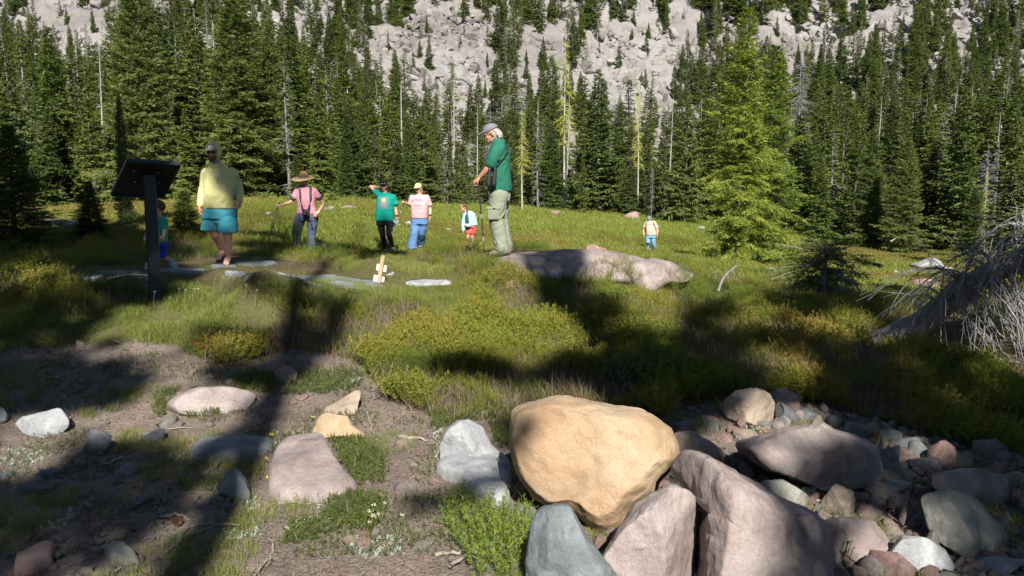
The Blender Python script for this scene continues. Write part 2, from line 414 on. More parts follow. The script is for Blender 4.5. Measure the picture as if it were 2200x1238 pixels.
# ------------------------------------------------------------------ rocks
def unit_rock(seed, sub=3, cuts=9, rough=.06, mat=None, hmin=.38, hmax=.74):
    bm = bmesh.new(); bmesh.ops.create_icosphere(bm, subdivisions=sub, radius=1)
    V = np.array([v.co[:] for v in bm.verts]); Fq = np.array([[v.index for v in f.verts] for f in bm.faces]); bm.free()
    r = np.random.default_rng(seed)
    for k in range(cuts):
        n = r.normal(size=3); n /= np.linalg.norm(n); h = r.uniform(hmin, hmax)
        d = V@n-h; V = V-np.where(d > 0, d, 0)[:, None]*n
    V = V*(1+rough*fbm(V*1.8+seed, 3, seed))[:, None]/.78
    me = make_mesh('rock', V, Fq, False, mat); return me
TAL = [unit_rock(100+i, 3, 13, .05, M['talus']) for i in range(7)]

CLEAR = [(930,105,150,95),(1175,125,58,80),(1340,150,110,110),(1430,60,110,55),(1730,65,90,50),(1905,50,60,50),(130,55,120,65),
         (2130,140,28,45),(1430,235,28,40),(2070,40,55,40),(700,60,35,25),(620,150,20,25),(1590,70,60,35),(1010,190,60,35)]
def clear_at(px, py, k=1.):
    r = np.zeros(np.shape(px), bool)
    for x, y, a, b in CLEAR: r |= ((px-x)/(a*k))**2+((py-y)/(b*k))**2 < 1
    return r
def talus():
    n = 80000
    X = rng.uniform(-165, 165, n); Y = rng.uniform(98, 225, n); Y = 98+(Y-98)*rng.uniform(.3, 1, n)
    Z = hillz(X, Y)
    s = rng.lognormal(-.88, .55, n)*(.75+.35*sstep(Y, 110, 180)); s = np.minimum(s, 1.35)
    keep = fbm(np.stack([X/14, Y/9, 0*X], -1), 2, 77) > -.55
    X, Y, Z, s = X[keep], Y[keep], Z[keep], s[keep]
    scl = s[:, None]*rng.uniform(.6, 1.2, (len(s), 3))
    R = rng.uniform(0, 6.28, (len(s), 3))
    Z = Z+.45*s+.25
    px, py, f = proj(X, Y, Z)
    size = scl.max(1)/f*(clear_at(px, py, 1.1) & (px > -50) & (px < 2250) & (py > -20))
    big = np.argsort(-size)[:290]; m = np.ones(len(X), bool); m[big] = False
    pts = np.stack([X, Y, Z], -1)
    scatter('talus', pts[m], R[m], scl[m], TAL, 'loose pale pinkish rubble covering the steep mountain slope', 'rubble')
    for k in big:
        q = 'upper' if py[k] < 90 else 'lower'
        o = link('slope_boulder', TAL[k % 7], None, pts[k], R[k], scl[k]*1.1)
        tag(o, 'pale angular boulder among others on the %s talus slope behind the forest' % q, 'boulder', 'boulders lying on the %s talus slope' % q)
talus()
# ------------------------------------------------------------------ conifers
def tube_arr(pts, rad, seg=7):
    "one tapered tube: returns verts, quads"
    pts = np.asarray(pts, float); rad = np.asarray(rad, float)
    if rad.ndim == 1: rad = np.stack([rad, rad], -1)
    t = np.gradient(pts, axis=0); t /= np.linalg.norm(t, axis=1)[:, None]+1e-9
    up = np.array([0, 0, 1.]) if abs(t[0][2]) < .9 else np.array([0, 1., 0])
    a = np.cross(t, up); a /= np.linalg.norm(a, axis=1)[:, None]+1e-9; b = np.cross(a, t)
    an = np.linspace(0, 2*math.pi, seg, endpoint=False)
    V = pts[:, None]+a[:, None]*np.cos(an)[None, :, None]*rad[:, None, :1]+b[:, None]*np.sin(an)[None, :, None]*rad[:, None, 1:]
    n = len(pts); V = V.reshape(-1, 3)
    i = np.arange(n-1)[:, None]*seg; j = np.arange(seg)[None]; k = (j+1) % seg
    Fq = np.stack([i+j, i+k, i+seg+k, i+seg+j], -1).reshape(-1, 4)
    return V, Fq
class Acc:
    def __init__(s): s.V = []; s.F = []; s.n = 0; s.T = []
    def add(s, V, Fq, t=.5):
        s.V.append(V); s.F.append(Fq+s.n); s.n += len(V); s.T.append(np.full(len(V), t) if np.isscalar(t) else t)
    def tube(s, p, r, seg=7, t=.5): s.add(*tube_arr(p, r, seg), t)
    def mesh(s, name, mat, smooth=True):
        me = make_mesh(name, np.concatenate(s.V), np.concatenate(s.F), smooth, mat)
        T = np.concatenate(s.T); attr_col(me, 'tint', np.stack([T, T, T], -1)); return me
def blades(base, d, nrm, ln, w, tint):
    "diamond leaves: base points, unit directions, side normals, lengths, widths"
    s = np.cross(d, nrm); s /= np.linalg.norm(s, axis=1)[:, None]+1e-9
    ln = ln[:, None]; w = w[:, None]
    m = base+d*ln*.45
    V = np.stack([base, m-s*w*.5, base+d*ln, m+s*w*.5], 1).reshape(-1, 3)
    Fq = np.arange(len(V)).reshape(-1, 4); return V, Fq, np.repeat(tint, 4)
def unit(v): return v/(np.linalg.norm(v, axis=-1, keepdims=True)+1e-9)

def crown_arr(h, r, seed, nb=130, z0=.06, droop=.35, up=.12, tw=22, tl=.5, bw=.09, prof=.8, fine=0, gap=0., irr=.25, bl=1.):
    R = np.random.default_rng(seed); A = Acc(); B = Acc()
    for i in range(nb):
        t = z0+(1-z0)*(i+R.uniform(0, 1))/nb; t = min(t, .992)
        if R.uniform() < gap*(1-t): continue
        az = i*2.399+R.normal(0, .4)
        lobe = 1+irr*math.sin(az*2+seed)+irr*.8*math.sin(t*23+seed*3+az)
        Ln = r*((1-t)**prof)*R.uniform(.72, 1.12)*lobe*min(1, .62+t*4)+.08
        n = max(4, int(tw*(.3+.7*Ln/r)))
        s = np.sort(R.uniform(.12, 1, n)); s[-1] = 1
        rise = up+.5*t*.9
        rad = np.array([math.cos(az), math.sin(az), 0]); lat = np.array([-math.sin(az), math.cos(az), 0])
        dr = droop*(1-t*.6)*R.uniform(.7, 1.3)
        def P(q): q = np.asarray(q)[..., None]; return rad*Ln*q+np.array([0, 0, 1.])*(t*h+Ln*(rise*q-dr*q*q+.12*q**4))
        base = P(s); dirb = unit(P(s+.02)-base)
        tint = np.clip(R.normal(.45, .2)+.25*(s-.5)+R.normal(0, .12, n), 0, 1)
        for side in (-1, 1):
            ang = R.uniform(.55, 1.15, n)*side
            d = unit(dirb*np.cos(ang)[:, None]+lat*np.sin(ang)[:, None]+np.array([0, 0, 1.])*R.uniform(-.42, .12, n)[:, None])
            l = (tl*Ln*(1.05-s)+.10+.07*h/15)*R.uniform(.7, 1.2, n)*bl
            nr = unit(np.array([0, 0, 1.])+R.normal(0, .45, (n, 3)))
            if fine:
                # every twig carries its own little side sprays
                for k in range(fine):
                    q = (k+.3+R.uniform(0, .6, n))/fine; b2 = base+d*(l*q)[:, None]
                    for s2 in (-1, 1):
                        a2 = unit(d*.72+unit(np.cross(d, nr))*s2*R.uniform(.4, .8, (n, 1))+np.array([0, 0, -1.])*R.uniform(0, .3, (n, 1)))
                        A.add(*blades(b2, a2, unit(nr+R.normal(0, .35, (n, 3))), np.maximum(l*.42*(1.15-q), .05)*R.uniform(.8, 1.2, n), bw*R.uniform(.7, 1.2, n), tint))
                A.add(*blades(base, d, nr, l, np.full(n, bw*.6), tint))
            else:
                A.add(*blades(base, d, nr, l, bw*(1+l)*R.uniform(.7, 1.3, n), tint))
                for k in (.35, .68):
                    b2 = base+d*(l*k)[:, None]
                    a2 = unit(d*.75+unit(np.cross(d, nr))*R.choice([-1, 1], (n, 1))*.65+np.array([0, 0, -.25]))
                    A.add(*blades(b2, a2, unit(nr+R.normal(0, .5, (n, 3))), l*.55, bw*(1+l)*R.uniform(.6, 1.1, n), tint))
        if fine or i % 2 == 0:
            q = np.linspace(0, .9, 4); B.tube(P(q), (.010*h/10+.004)*(1-q*.8)*(1 if not fine else 1.2), 4)
    return A, B
def trunk_arr(h, r0, seed, top=1., lean=.01):
    R = np.random.default_rng(seed); z = np.linspace(-.6, h*top, 14); q = np.clip(z/h, 0, 1)
    p = np.stack([lean*h*np.sin(q*2+seed), lean*h*np.sin(q*2.6+seed*2), z], -1)
    A = Acc(); A.tube(p, r0*(1-q)**.8*(1+.35*np.exp(-np.clip(z, 0, 9)/.4))+.012, 8); return A
def snag_arr(h, r0, seed, nb=70, len_=1.2, droop=.2, start=.15, top=.93, twigs=2):
    R = np.random.default_rng(seed); A = Acc()
    for i in range(nb):
        t = start+(top-start)*R.uniform()**.9; az = R.uniform(0, 6.28); l = len_*((1-t)**.6)*R.uniform(.3, 1.15)+.1
        rad = np.array([math.cos(az), math.sin(az), 0]); q = np.linspace(0, 1, 5)
        dr = droop*R.uniform(.3, 1.6)
        p = rad*(l*q)[:, None]+np.array([0, 0, 1.])*(t*h+l*(.15*q-dr*q*q))[:, None]+R.normal(0, .03*l, (5, 3))*q[:, None]
        rr = (.012+.014*l)*(1-.8*q); A.tube(p, rr, 4)
        for k in range(twigs):
            s = R.integers(1, 4); d = unit(rad+R.normal(0, .7, 3)+np.array([0, 0, -.4])); A.tube(np.array([p[s], p[s]+d*l*.25, p[s]+d*l*.42+np.array([0, 0, -.08*l])]), np.array([.008, .006, .003])*(1+l*.4), 3)
    return A

PROTO = {}
def proto_tree(key, name, h, r, seed, leaf, **kw):
    t = thing(name, 'tree', 'tree'); A, B = crown_arr(h, r, seed, **kw)
    tk = trunk_arr(h, .012*h+.05, seed); tk.V += B.V; tk.F += [f+tk.n for f in B.F]; tk.n += B.n; tk.T += B.T
    a = link('trunk', tk.mesh('trunk', M['bark']), t); b = link('crown', A.mesh('crown', M[leaf], False), t)
    CH[t.name] = [a, b]; PROTO[key] = (t, h, r); return t
def proto_snag(key, name, h, seed, wood, br=None, top=1., **kw):
    t = thing(name, 'dead tree', 'dead tree'); r0 = .006*h+.03
    a = link('trunk', trunk_arr(h, r0*(1 if top > .9 else 1.25), seed, top).mesh('trunk', M[wood]), t)
    b = link('dead_branches', snag_arr(h, r0, seed, **kw).mesh('dead_branches', M[br or wood], False), t)
    CH[t.name] = [a, b]; PROTO[key] = (t, h, 1.); return t
used = set()
def plant(key, px, by, Y, ty, label, group=None, wide=1., rotz=None, base=None, tilt=(0, 0), zoff=0):
    "stand a copy of a prototype so that it reaches from its foot at depth Y up to picture row ty"
    t, h, r = PROTO[key]
    X = float(at(px, 420, Y)[0]); z = base if base is not None else float(gz(X, Y)); z += zoff
    top = at(px, ty, Y)[2]; H = max(.12, float(top-z))
    s = H/h; loc = (X, Y, z-.05); rz = random.uniform(0, 6.28) if rotz is None else rotz
    sc = (s*wide, s*wide, s)
    if t.name not in used:
        used.add(t.name); t.location = loc; t.rotation_euler = (tilt[0], tilt[1], rz); t.scale = sc; t['label'] = label
        if group: t['group'] = group
        return t
    return dup(t, loc, rz, sc, label, group, tilt)

proto_tree('A', 'fir_tree', 15, 2.9, 1, 'fir', nb=170, tw=24, bw=.085)
proto_tree('B', 'fir_tree', 15, 2.5, 2, 'fir', nb=150, tw=22, droop=.5, irr=.32)
proto_tree('C', 'hemlock_tree', 15, 2.7, 3, 'hemlock', nb=150, tw=22, droop=.6, up=.2, irr=.3)
proto_tree('D', 'hemlock_tree', 15, 2.2, 4, 'hemlock', nb=130, tw=18, droop=.45, gap=.3, irr=.35)
proto_tree('E', 'pine_tree', 15, 1.8, 5, 'olive', nb=100, tw=15, z0=.2, gap=.45, irr=.45)
proto_tree('G', 'fir_tree', 15, 2.0, 6, 'olive', nb=110, tw=16, z0=.12, gap=.35, irr=.4, droop=.5)
proto_tree('H', 'fir_tree', 10, 2.6, 8, 'fir', nb=260, tw=26, bw=.05, fine=4, droop=.35, prof=.75, irr=.2, z0=.02)
proto_tree('N', 'fir_tree', 10, 2.4, 9, 'yellowfir', nb=230, tw=26, bw=.042, fine=4, droop=.5, prof=.68, irr=.42, z0=.015, gap=.12)
proto_tree('Y', 'young_fir', 2.2, .75, 12, 'yellowfir', nb=60, tw=12, bw=.02, fine=3, droop=.2, up=.3, bl=.6, z0=.05)
def half_dead():
    t = thing('mossy_hemlock', 'tree', 'tree'); A, Bq = crown_arr(14, 1.7, 31, nb=80, tw=13, z0=.15, gap=.6, irr=.5, droop=.6, bw=.08)
    tk = trunk_arr(14, .17, 31); tk.V += Bq.V; tk.F += [f+tk.n for f in Bq.F]; tk.T += Bq.T; a = link('trunk', tk.mesh('trunk', M['snaggrey']), t); b = link('crown', A.mesh('crown', M['hemlock'], False), t)
    c = link('dead_branches', snag_arr(14, .1, 32, nb=90, len_=1.5, droop=.5, start=.05, twigs=4).mesh('dead_branches', M['snag'], False), t); CH[t.name] = [a, b, c]; PROTO['K'] = (t, 14, 1.)
half_dead()
proto_snag('s1', 'dead_tree', 14, 21, 'snag', nb=60, len_=1.1)
proto_snag('s2', 'dead_tree', 14, 22, 'snaggrey', 'deadbranch', nb=150, len_=2.0, droop=.5, twigs=4)
proto_snag('s3', 'broken_snag', 10, 23, 'snag', top=.9, nb=14, len_=.7, start=.5, top_=.8) if False else proto_snag('s3', 'broken_snag', 10, 23, 'snag', None, .85, nb=12, len_=.7, start=.4)
proto_snag('s4', 'lichen_snag', 12, 24, 'snag', 'lichen', nb=150, len_=1.3, droop=.55, start=.35, twigs=5)

# forest skyline profile: how high the stand behind the meadow reaches, per picture column
SKX = [-300, 0, 60, 130, 250, 330, 480, 600, 680, 760, 850, 900, 1000, 1100, 1180, 1280, 1370, 1430, 1500, 1620, 1700, 1800, 1900, 2000, 2100, 2200, 2500]
SKY = [60, 70, 110, 130, 90, 20, 10, 20, 100, 150, 150, 190, 190, 205, 190, 170, 190, 240, 170, 90, 150, 170, 190, 200, 170, 150, 150]
EDGX = [-300, 0, 300, 650, 850, 1100, 1350, 1500, 1750, 2000, 2300]
EDGY = [24, 26, 28, 30, 38, 50, 54, 55, 50, 46, 44]
lst = []
for row, (off, sp_px) in enumerate([(1, 44), (5, 42), (11, 40), (19, 38), (29, 36), (39, 36)]):
    x = -160+row*17
    while x < 2370:
        jx = x+random.uniform(-16, 16); Y = float(np.interp(jx, EDGX, EDGY))+off+random.uniform(-2, 2)
        sk = float(np.interp(jx, SKX, SKY)); u = random.random()
        ty = sk+random.uniform(-25, 60)+(5-row)*random.uniform(0, 34)+(random.uniform(20, 160) if row < 2 and u < .75 else 0)
        lst.append((jx, Y, ty, row)); x += sp_px*random.uniform(.75, 1.25)
slope = []
for _ in range(1500):
    px = random.uniform(-60, 2260); by = random.uniform(-30, 330)
    slope.append((px, by))
cand = []
for jx, Y, ty, row in lst:
    X = float(at(jx, 420, Y)[0]); z = float(gz(X, Y)); H = float(at(jx, ty, Y)[2])-z
    H = min(max(H, 4), 26)
    k = random.choices(['A', 'B', 'C', 'D', 'E', 'G', 's1', 's2', 'K'], [14, 15, 18, 17, 9, 10, 12, 5, 14] if row else [22, 16, 26, 20, 5, 6, 2, 2, 7])[0]
    cand.append([H/Y, k, jx, Y, X, z, H, 'flat'])
Ys_ = np.linspace(92, 215, 240); occ = []
for px, by in slope:
    p = at(px, by, Ys_); hz = hillz(p[:, 0], p[:, 1]); k = np.argmax(p[:, 2] < hz)
    if k == 0: continue
    Y = float(Ys_[k]); X, z = float(p[k, 0]), float(hz[k])
    H = random.uniform(6, 13); hp = H*F/Y
    if clear_at(px, by-hp*.5, .95) or clear_at(px, by-hp*.15, .85) and random.random() < .75:
        if random.random() > .42: continue
        H *= random.uniform(.3, .65)
    if any(abs(px-a) < 13 and abs(by-b) < 17 for a, b in occ): continue
    occ.append((px, by))
    kk = random.choices(['A', 'B', 'G', 'E', 's1'], [34, 30, 18, 10, 6])[0]
    cand.append([H/Y, kk, px, Y, X, z, H, 'slope'])
cand.sort(key=lambda c: -c[0])
print('forest trees', len(cand))
lab = {'K': ('half dead mossy hemlock', 'hemlock'), 'A': ('dense dark green fir', 'fir'), 'B': ('drooping dark green fir', 'fir'), 'C': ('light green hemlock', 'hemlock'), 'D': ('narrow light green hemlock', 'hemlock'),
       'E': ('thin olive pine', 'pine'), 'G': ('sparse olive fir', 'fir'), 's1': ('bleached dead tree', 'dead'), 's2': ('grey dead tree', 'dead')}
rest = []
for i, (a, k, jx, Y, X, z, H, where) in enumerate(cand):
    if i >= 285: rest.append((k, X, Y, z, H)); continue
    zn = ['at far left', 'behind the hoodie man', 'behind the printed tees', 'right of the green shirt', 'beside the lone fir', 'at far right'][int(np.searchsorted([430, 720, 1000, 1520, 1900], jx))]
    pl = (('in the front forest rank ' if Y < 62 else 'deep in the forest ') if where == 'flat' else 'on the mountain slope ')+zn
    t, h, r = PROTO[k]; s = H/h; w = random.uniform(.85, 1.4)
    if where == 'slope': w *= .95
    w *= .9 if k == 'E' or k[0] == 's' else 1
    sc = (s*w, s*w, s); g = lab[k][0]+'s standing '+pl
    loc = (X, Y, z-.15); rz = random.uniform(0, 6.28)
    if t.name not in used:
        used.add(t.name); t.location = loc; t.rotation_euler = (0, 0, rz); t.scale = sc; t['label'] = lab[k][0]+' standing '+pl; t['group'] = g
    else: dup(t, loc, rz, sc, lab[k][0]+' standing '+pl, g, (random.uniform(-.02, .02), random.uniform(-.02, .02)))
# trees past the count: merged crown-and-trunk pieces, scattered as one wood
def merged(k):
    t, h, r = PROTO[k]; ch = CH[t.name]; bm = bmesh.new()
    me = bpy.data.meshes.new('far_conifer'); n0 = 0
    for j, c in enumerate(ch):
        bm.from_mesh(c.data); bm.faces.ensure_lookup_table()
        for f in bm.faces[n0:]: f.material_index = j
        n0 = len(bm.faces)
    bm.to_mesh(me); bm.free(); [me.materials.append(c.data.materials[0]) for c in ch]; me.transform(Matrix.Scale(1/h, 4)); return me
ks = ['A', 'B', 'G', 'D', 'K']
pr = [merged(k) for k in ks]
if rest:
    P = np.array([(x, y, z-.15) for k, x, y, z, H in rest]); S = np.array([H for *_, H in rest])
    rt = np.zeros((len(P), 3)); rt[:, 2] = rng.uniform(0, 6.28, len(P))
    scatter('far_wood', P, rt, S, pr, 'distant conifers merging into one wood on the upper mountain slope', 'wood')

# trees that stand out, one by one: (kind, px, depth, top row, width factor, label)
for k, px, Y, ty, w, lb in [
  ('H', 312, 26, -70, .74, 'tallest dense fir left of centre rising out of the picture behind the sign panel'),
  ('H', 520, 29, -45, .98, 'broad dark fir rising out of the picture behind the man in yellow hoodie'),
  ('H', 590, 31, 40, .6, 'dark fir close on the right of the broad fir behind the hoodie man'),
  ('C', 128, 30, 55, .95, 'light green hemlock at the left below the pale talus patch'),
  ('B', 40, 24, 90, .9, 'dark fir at the far left edge of the meadow'),
  ('D', 205, 27, 150, 1.1, 'ragged light hemlock between two tall firs at left'),
  ('C', 692, 26, 195, 1.05, 'light green hemlock behind the woman in the straw hat'),
  ('H', 640, 24, 330, 1.0, 'low bushy fir just left of the straw hat'),
  ('C', 405, 23, 230, 1.0, 'bright green young hemlock right behind the sign panel'),
  ('H', 745, 33, 300, .9, 'small full fir beside the teal shirt woman'),
  ('A', 1282, 56, 148, 1.05, 'broad round dark fir behind the far meadow centre'),
  ('N', 1590, 22, 14, .76, 'big yellow green fir standing alone on the meadow right of centre'),
  ('N', 1655, 26, 95, .8, 'second yellow green fir half hidden behind the lone meadow fir'),
  ('C', 1760, 44, 330, 1.1, 'light green hemlock right of the lone meadow fir'),
  ('A', 2060, 44, 185, 1.0, 'tall layered dark fir at the right meadow edge'),
  ('A', 1470, 52, 180, .8, 'slim dark fir left of the lone meadow fir'),
  ('B', 2170, 30, 230, .9, 'dark fir at the right picture edge above the fallen tree'),
  ('H', 1945, 42, 300, .8, 'full green fir behind the white meadow boulder'),
  ('H', 1870, 45, 280, .8, 'full green fir at the meadow edge right of the small ragged fir'),
  ('H', 2095, 38, 400, .9, 'low fir at the right edge of the meadow beside pink boulders'),
  ('H', 28, 11.5, 262, 1.3, 'dark shaded fir leaning in at the left picture edge'),
  ('H', 268, 15, 190, .34, 'narrow shaded fir right behind the upper left corner of the sign panel'),
  ('H', 395, 14, 405, 1.7, 'small dark fir behind the legs of the sign and the child'),
  ('H', 190, 13, 385, 1.7, 'low dark fir left of the sign panel'),
  ('Y', 1858, 19, 548, .7, 'knee high young fir on the brown meadow at right'),
  ('Y', 1545, 18, 520, .9, 'knee high young fir left of the big lone fir'),
  ('Y', 2010, 24, 548, .5, 'tiny fir seedling beside the white meadow boulder'),
  ('Y', 1105, 14, 518, .8, 'young fir just behind the green shirt man')]:
    plant(k, px, 0, Y, ty, lb, wide=w)
for k, px, Y, ty, w, lb in [
  ('s4', 1122, 48, 222, 1.0, 'dead tree thick with yellow lichen right behind the green shirt man'),
  ('s4', 1213, 66, 62, .8, 'tall thin snag with yellow lichen high above the forest centre'),
  ('s4', 1368, 60, 170, .7, 'slim lichen covered snag above the far man in khaki'),
  ('s2', 1706, 60, 100, 1.2, 'tall grey skeleton tree right of the lone meadow fir'),
  ('s2', 2135, 34, 300, 1.0, 'grey dead tree at the right edge of the forest'),
  ('s3', 750, 62, 140, .9, 'broken bleached snag above the teal shirt woman'),
  ('s3', 867, 64, 135, .7, 'thin broken bleached snag above the yellow cap'),
  ('s1', 232, 40, 70, .8, 'bleached dead tree between the left firs'),
  ('s1', 182, 40, 95, .8, 'thin bleached dead tree beside the left hemlock'),
  ('s1', 978, 60, 130, .8, 'thin white dead tree in the forest centre'),
  ('s1', 1440, 58, 200, .8, 'white dead tree left of the yellow green fir'),
  ('s1', 1880, 60, 205, .9, 'white dead tree above the right part of the forest'),
  ('s4', 2118, 40, 345, .6, 'small snag with bright yellow lichen at the right forest edge'),
  ('s2', 955, 49, 300, .8, 'grey dead tree behind the meadow above the crouching girl'),
  ('s2', 1400, 53, 350, .7, 'short grey dead tree behind the far man'),
  ('s3', 2150, 33, 420, 1.9, 'thick leaning grey trunk at the right meadow edge')]:
    plant(k, px, 0, Y, ty, lb, wide=w, tilt=(0, .12) if 'leaning' in lb else (0, 0))

# the forest goes on round the viewer: trees beside and behind
for i in range(46):
    R_i = np.random.default_rng(900+i); a = R_i.uniform(.95, 2*math.pi-.95); d = R_i.uniform(13, 34); X, Y = math.sin(a)*d, math.cos(a)*d
    if Y < -4 and abs(X) < 16: H = min(15, (abs(Y)-3)*.72)
    else: H = R_i.uniform(11, 17)
    if Y > -4 and abs(X) < .95*max(Y, 0)+9: continue
    if H < 4: continue
    k = ['A', 'B', 'C', 'H', 'D'][i % 5]; t, h, r = PROTO[k]; s = H/h; sd = 'left of' if X < 0 and Y > -8 else 'right of' if Y > -8 else 'behind'
    dup(t, (X, Y, float(gz(X, Y))-.1), R_i.uniform(0, 6.28), (s*1.1, s*1.1, s), 'conifer standing %s the viewer outside the picture' % sd, 'conifers %s the viewer' % sd)
# ------------------------------------------------------------------ boulders with their own outlines
def interp_outline(poly, c, n=128):
    P = np.array(poly, float); P = np.concatenate([P, P[:1]]); D = []
    for i in range(len(P)-1):
        for t in np.linspace(0, 1, 14, endpoint=False): D.append(P[i]*(1-t)+P[i+1]*t)
    D = np.array(D)-np.array(c); a = np.arctan2(D[:, 1], D[:, 0]); r = np.hypot(D[:, 0], D[:, 1]); o = np.argsort(a)
    a, r = a[o], r[o]; th = np.linspace(-math.pi, math.pi, n, endpoint=False)
    rr = np.interp(th, np.concatenate([a-2*math.pi, a, a+2*math.pi]), np.tile(r, 3))
    for _ in range(2): rr = (np.roll(rr, 1)+2*rr+np.roll(rr, -1))/4
    return th, rr
def close_sphere(V, nphi, nth):
    i = np.arange(nphi-1)[:, None]*nth; j = np.arange(nth)[None]; k = (j+1) % nth
    return np.stack([i+j, i+k, i+nth+k, i+nth+j], -1).reshape(-1, 4)
def normals_of(V, Fq):
    n = np.zeros_like(V); q = V[Fq]; fn = np.cross(q[:, 2]-q[:, 0], q[:, 3]-q[:, 1])
    for k in range(4): np.add.at(n, Fq[:, k], fn)
    return unit(n)
def boulder(name, label, poly, mat, Yc=None, depth=.8, box=.55, seed=0, rough=1., n=120, cuts=6, group=None, sink=0, cat='rock', ridge=0, smooth=True):
    """star-shaped rock: outline sighted in the picture, with a real thickness (depth, as a share of its width) behind it"""
    P = np.array(poly, float); c = P.mean(0); w = (P[:, 0].max()-P[:, 0].min())
    yb = min(P[:, 1].max(), 1236)
    if Yc is None: Yc = float(ground_hit(c[0], yb-2)[0])
    wm = w*Yc/F; D = wm*depth*.5; Ym = Yc+D*.75
    th, r = interp_outline(poly, c, n); nphi = n//2+1
    ph = np.linspace(-math.pi/2, math.pi/2, nphi)
    cph = np.cos(ph)**box; sph = np.sign(np.sin(ph))*np.abs(np.sin(ph))**.8
    px = c[0]+np.cos(th)[None]*r[None]*cph[:, None]; py = c[1]+np.sin(th)[None]*r[None]*cph[:, None]
    # tops recede: upper part lies farther back than the lower part
    lean = (c[1]-py)/max(P[:, 1].max()-P[:, 1].min(), 1)*D*.7
    Yd = Ym+D*sph[:, None]+lean+0*px
    C0 = at(c[0], c[1], Ym); V = at(px.ravel(), py.ravel(), np.full(px.size, Ym)); 
    vc = unit(C0-np.array([0, 0, CAMZ])); V = V+((Yd.ravel()-Ym)/vc[1])[:, None]*unit(V-np.array([0, 0, CAMZ]))
    R = np.random.default_rng(seed+5); rad = wm*.5
    for k in range(cuts):
        d = R.normal(size=3); d[1] = -abs(d[1])-.5; d[2] = abs(d[2])*.8-.1; d /= np.linalg.norm(d)
        q = (V-C0)@d; h = np.quantile(q, R.uniform(*((.70, .92) if name == 'rock' else (.80, .96)))); ex = q-h
        V = V-(np.where(ex > 0, ex, 0)*.92)[:, None]*d
    Fq = close_sphere(V, nphi, n); Nn = normals_of(V, Fq)
    if ((V-C0)*Nn).sum() < 0: Fq = Fq[:, ::-1]; Nn = -Nn
    S = V/max(rad, .03)
    dsp = .045*fbm(S*1.3+seed, 4, seed)+.022*(np.abs(fbm(S*3.1+seed, 4, seed+3))-.25)+.006*fbm(S*12, 3, seed+8)
    if ridge: dsp += ridge*np.minimum(0, np.abs(fbm(S*np.array([.8, .8, 3]), 3, seed+4))-.12)
    V = V+Nn*(dsp*rad*rough)[:, None]
    V[:, 2] -= sink
    loc = V.mean(0); loc[2] = V[:, 2].min()
    o = link(name, make_mesh(name, V-loc, Fq, smooth, M[mat]), None, loc)
    tag(o, label, cat, group); return o
def slab(name, label, poly, mat, h=.06, seed=0, group=None, n=72, rough=1.):
    "flat stone lying on the ground: outline read on the ground itself, real height h"
    P = np.array(poly, float); Yp = ground_hit(P[:, 0], P[:, 1]); W3 = at(P[:, 0], P[:, 1], Yp)
    XY = W3[:, :2]; c = XY.mean(0); th, r = interp_outline(XY, c, n)
    prof = [(0, 1), (.35, 1), (.7, .97), (.9, .86), (.98, .6), (1.02, .1), (1.0, -1.2)]
    V = []; 
    for q, zz in prof:
        x = c[0]+np.cos(th)*r*q; y = c[1]+np.sin(th)*r*q
        V.append(np.stack([x, y, gz(x, y)+zz*h], -1))
    V = np.concatenate([np.repeat(V[0][None], 1, 0)[0]]+V[1:]); Fq = close_sphere(V, len(prof), n)
    # finer rings
    bm = bmesh.new(); vs = [bm.verts.new(v) for v in V]
    for f in Fq:
        try: bm.faces.new([vs[i] for i in f])
        except ValueError: pass
    bmesh.ops.remove_doubles(bm, verts=bm.verts, dist=.0005)
    bmesh.ops.subdivide_edges(bm, edges=bm.edges, cuts=1, use_grid_fill=True)
    bm.normal_update(); rad = r.mean()
    co = np.array([v.co[:] for v in bm.verts]); d = .05*fbm(co/rad*1.5+seed, 4, seed)+.02*fbm(co/rad*6, 3, seed+2)
    top = fbm(co/rad*.9+seed, 2, seed+9)
    for v, a, t in zip(bm.verts, d, top): v.co += v.normal*float(a*rad*rough*.5); v.co.z += float(t*h*.25)
    me = bpy.data.meshes.new(name); bm.normal_update(); bm.to_mesh(me); bm.free()
    me.polygons.foreach_set('use_smooth', np.ones(len(me.polygons), bool)); me.materials.append(M[mat])
    loc = Vector((c[0], c[1], float(gz(c[0], c[1])))); me.transform(Matrix.Translation(-loc))
    o = link(name, me, None, loc); tag(o, label, 'rock', group); return o
B, Sb = 'boulder', 'flat_stone'
boulder(B, 'big orange tan boulder in front, sunlit, the most colourful rock', [(1097,884),(1117,871),(1168,857),(1212,857),(1266,864),(1320,871),(1375,878),(1395,888),(1415,901),(1442,921),(1462,960),(1464,990),(1452,996),(1438,1014),(1418,1036),(1408,1060),(1374,1087),(1347,1110),(1337,1134),(1313,1144),(1283,1141),(1259,1124),(1239,1100),(1212,1087),(1172,1087),(1141,1063),(1118,1029),(1104,996),(1096,955),(1094,918)], 'orange', depth=.8, box=.55, seed=6, rough=.9, n=220, cuts=2)
boulder(B, 'large blue grey and pink boulder half in shade filling the bottom centre right corner', [(1469,973),(1500,977),(1560,1004),(1650,1054),(1740,1098),(1810,1150),(1865,1205),(1925,1265),(2000,1350),(2000,1440),(1500,1440),(1499,1300),(1502,1200),(1507,1125),(1528,1090),(1500,1062),(1440,1046),(1425,1028),(1445,1000)], 'pink', Yc=2.75, depth=.8, box=.42, seed=12, n=220, cuts=2, ridge=.1)
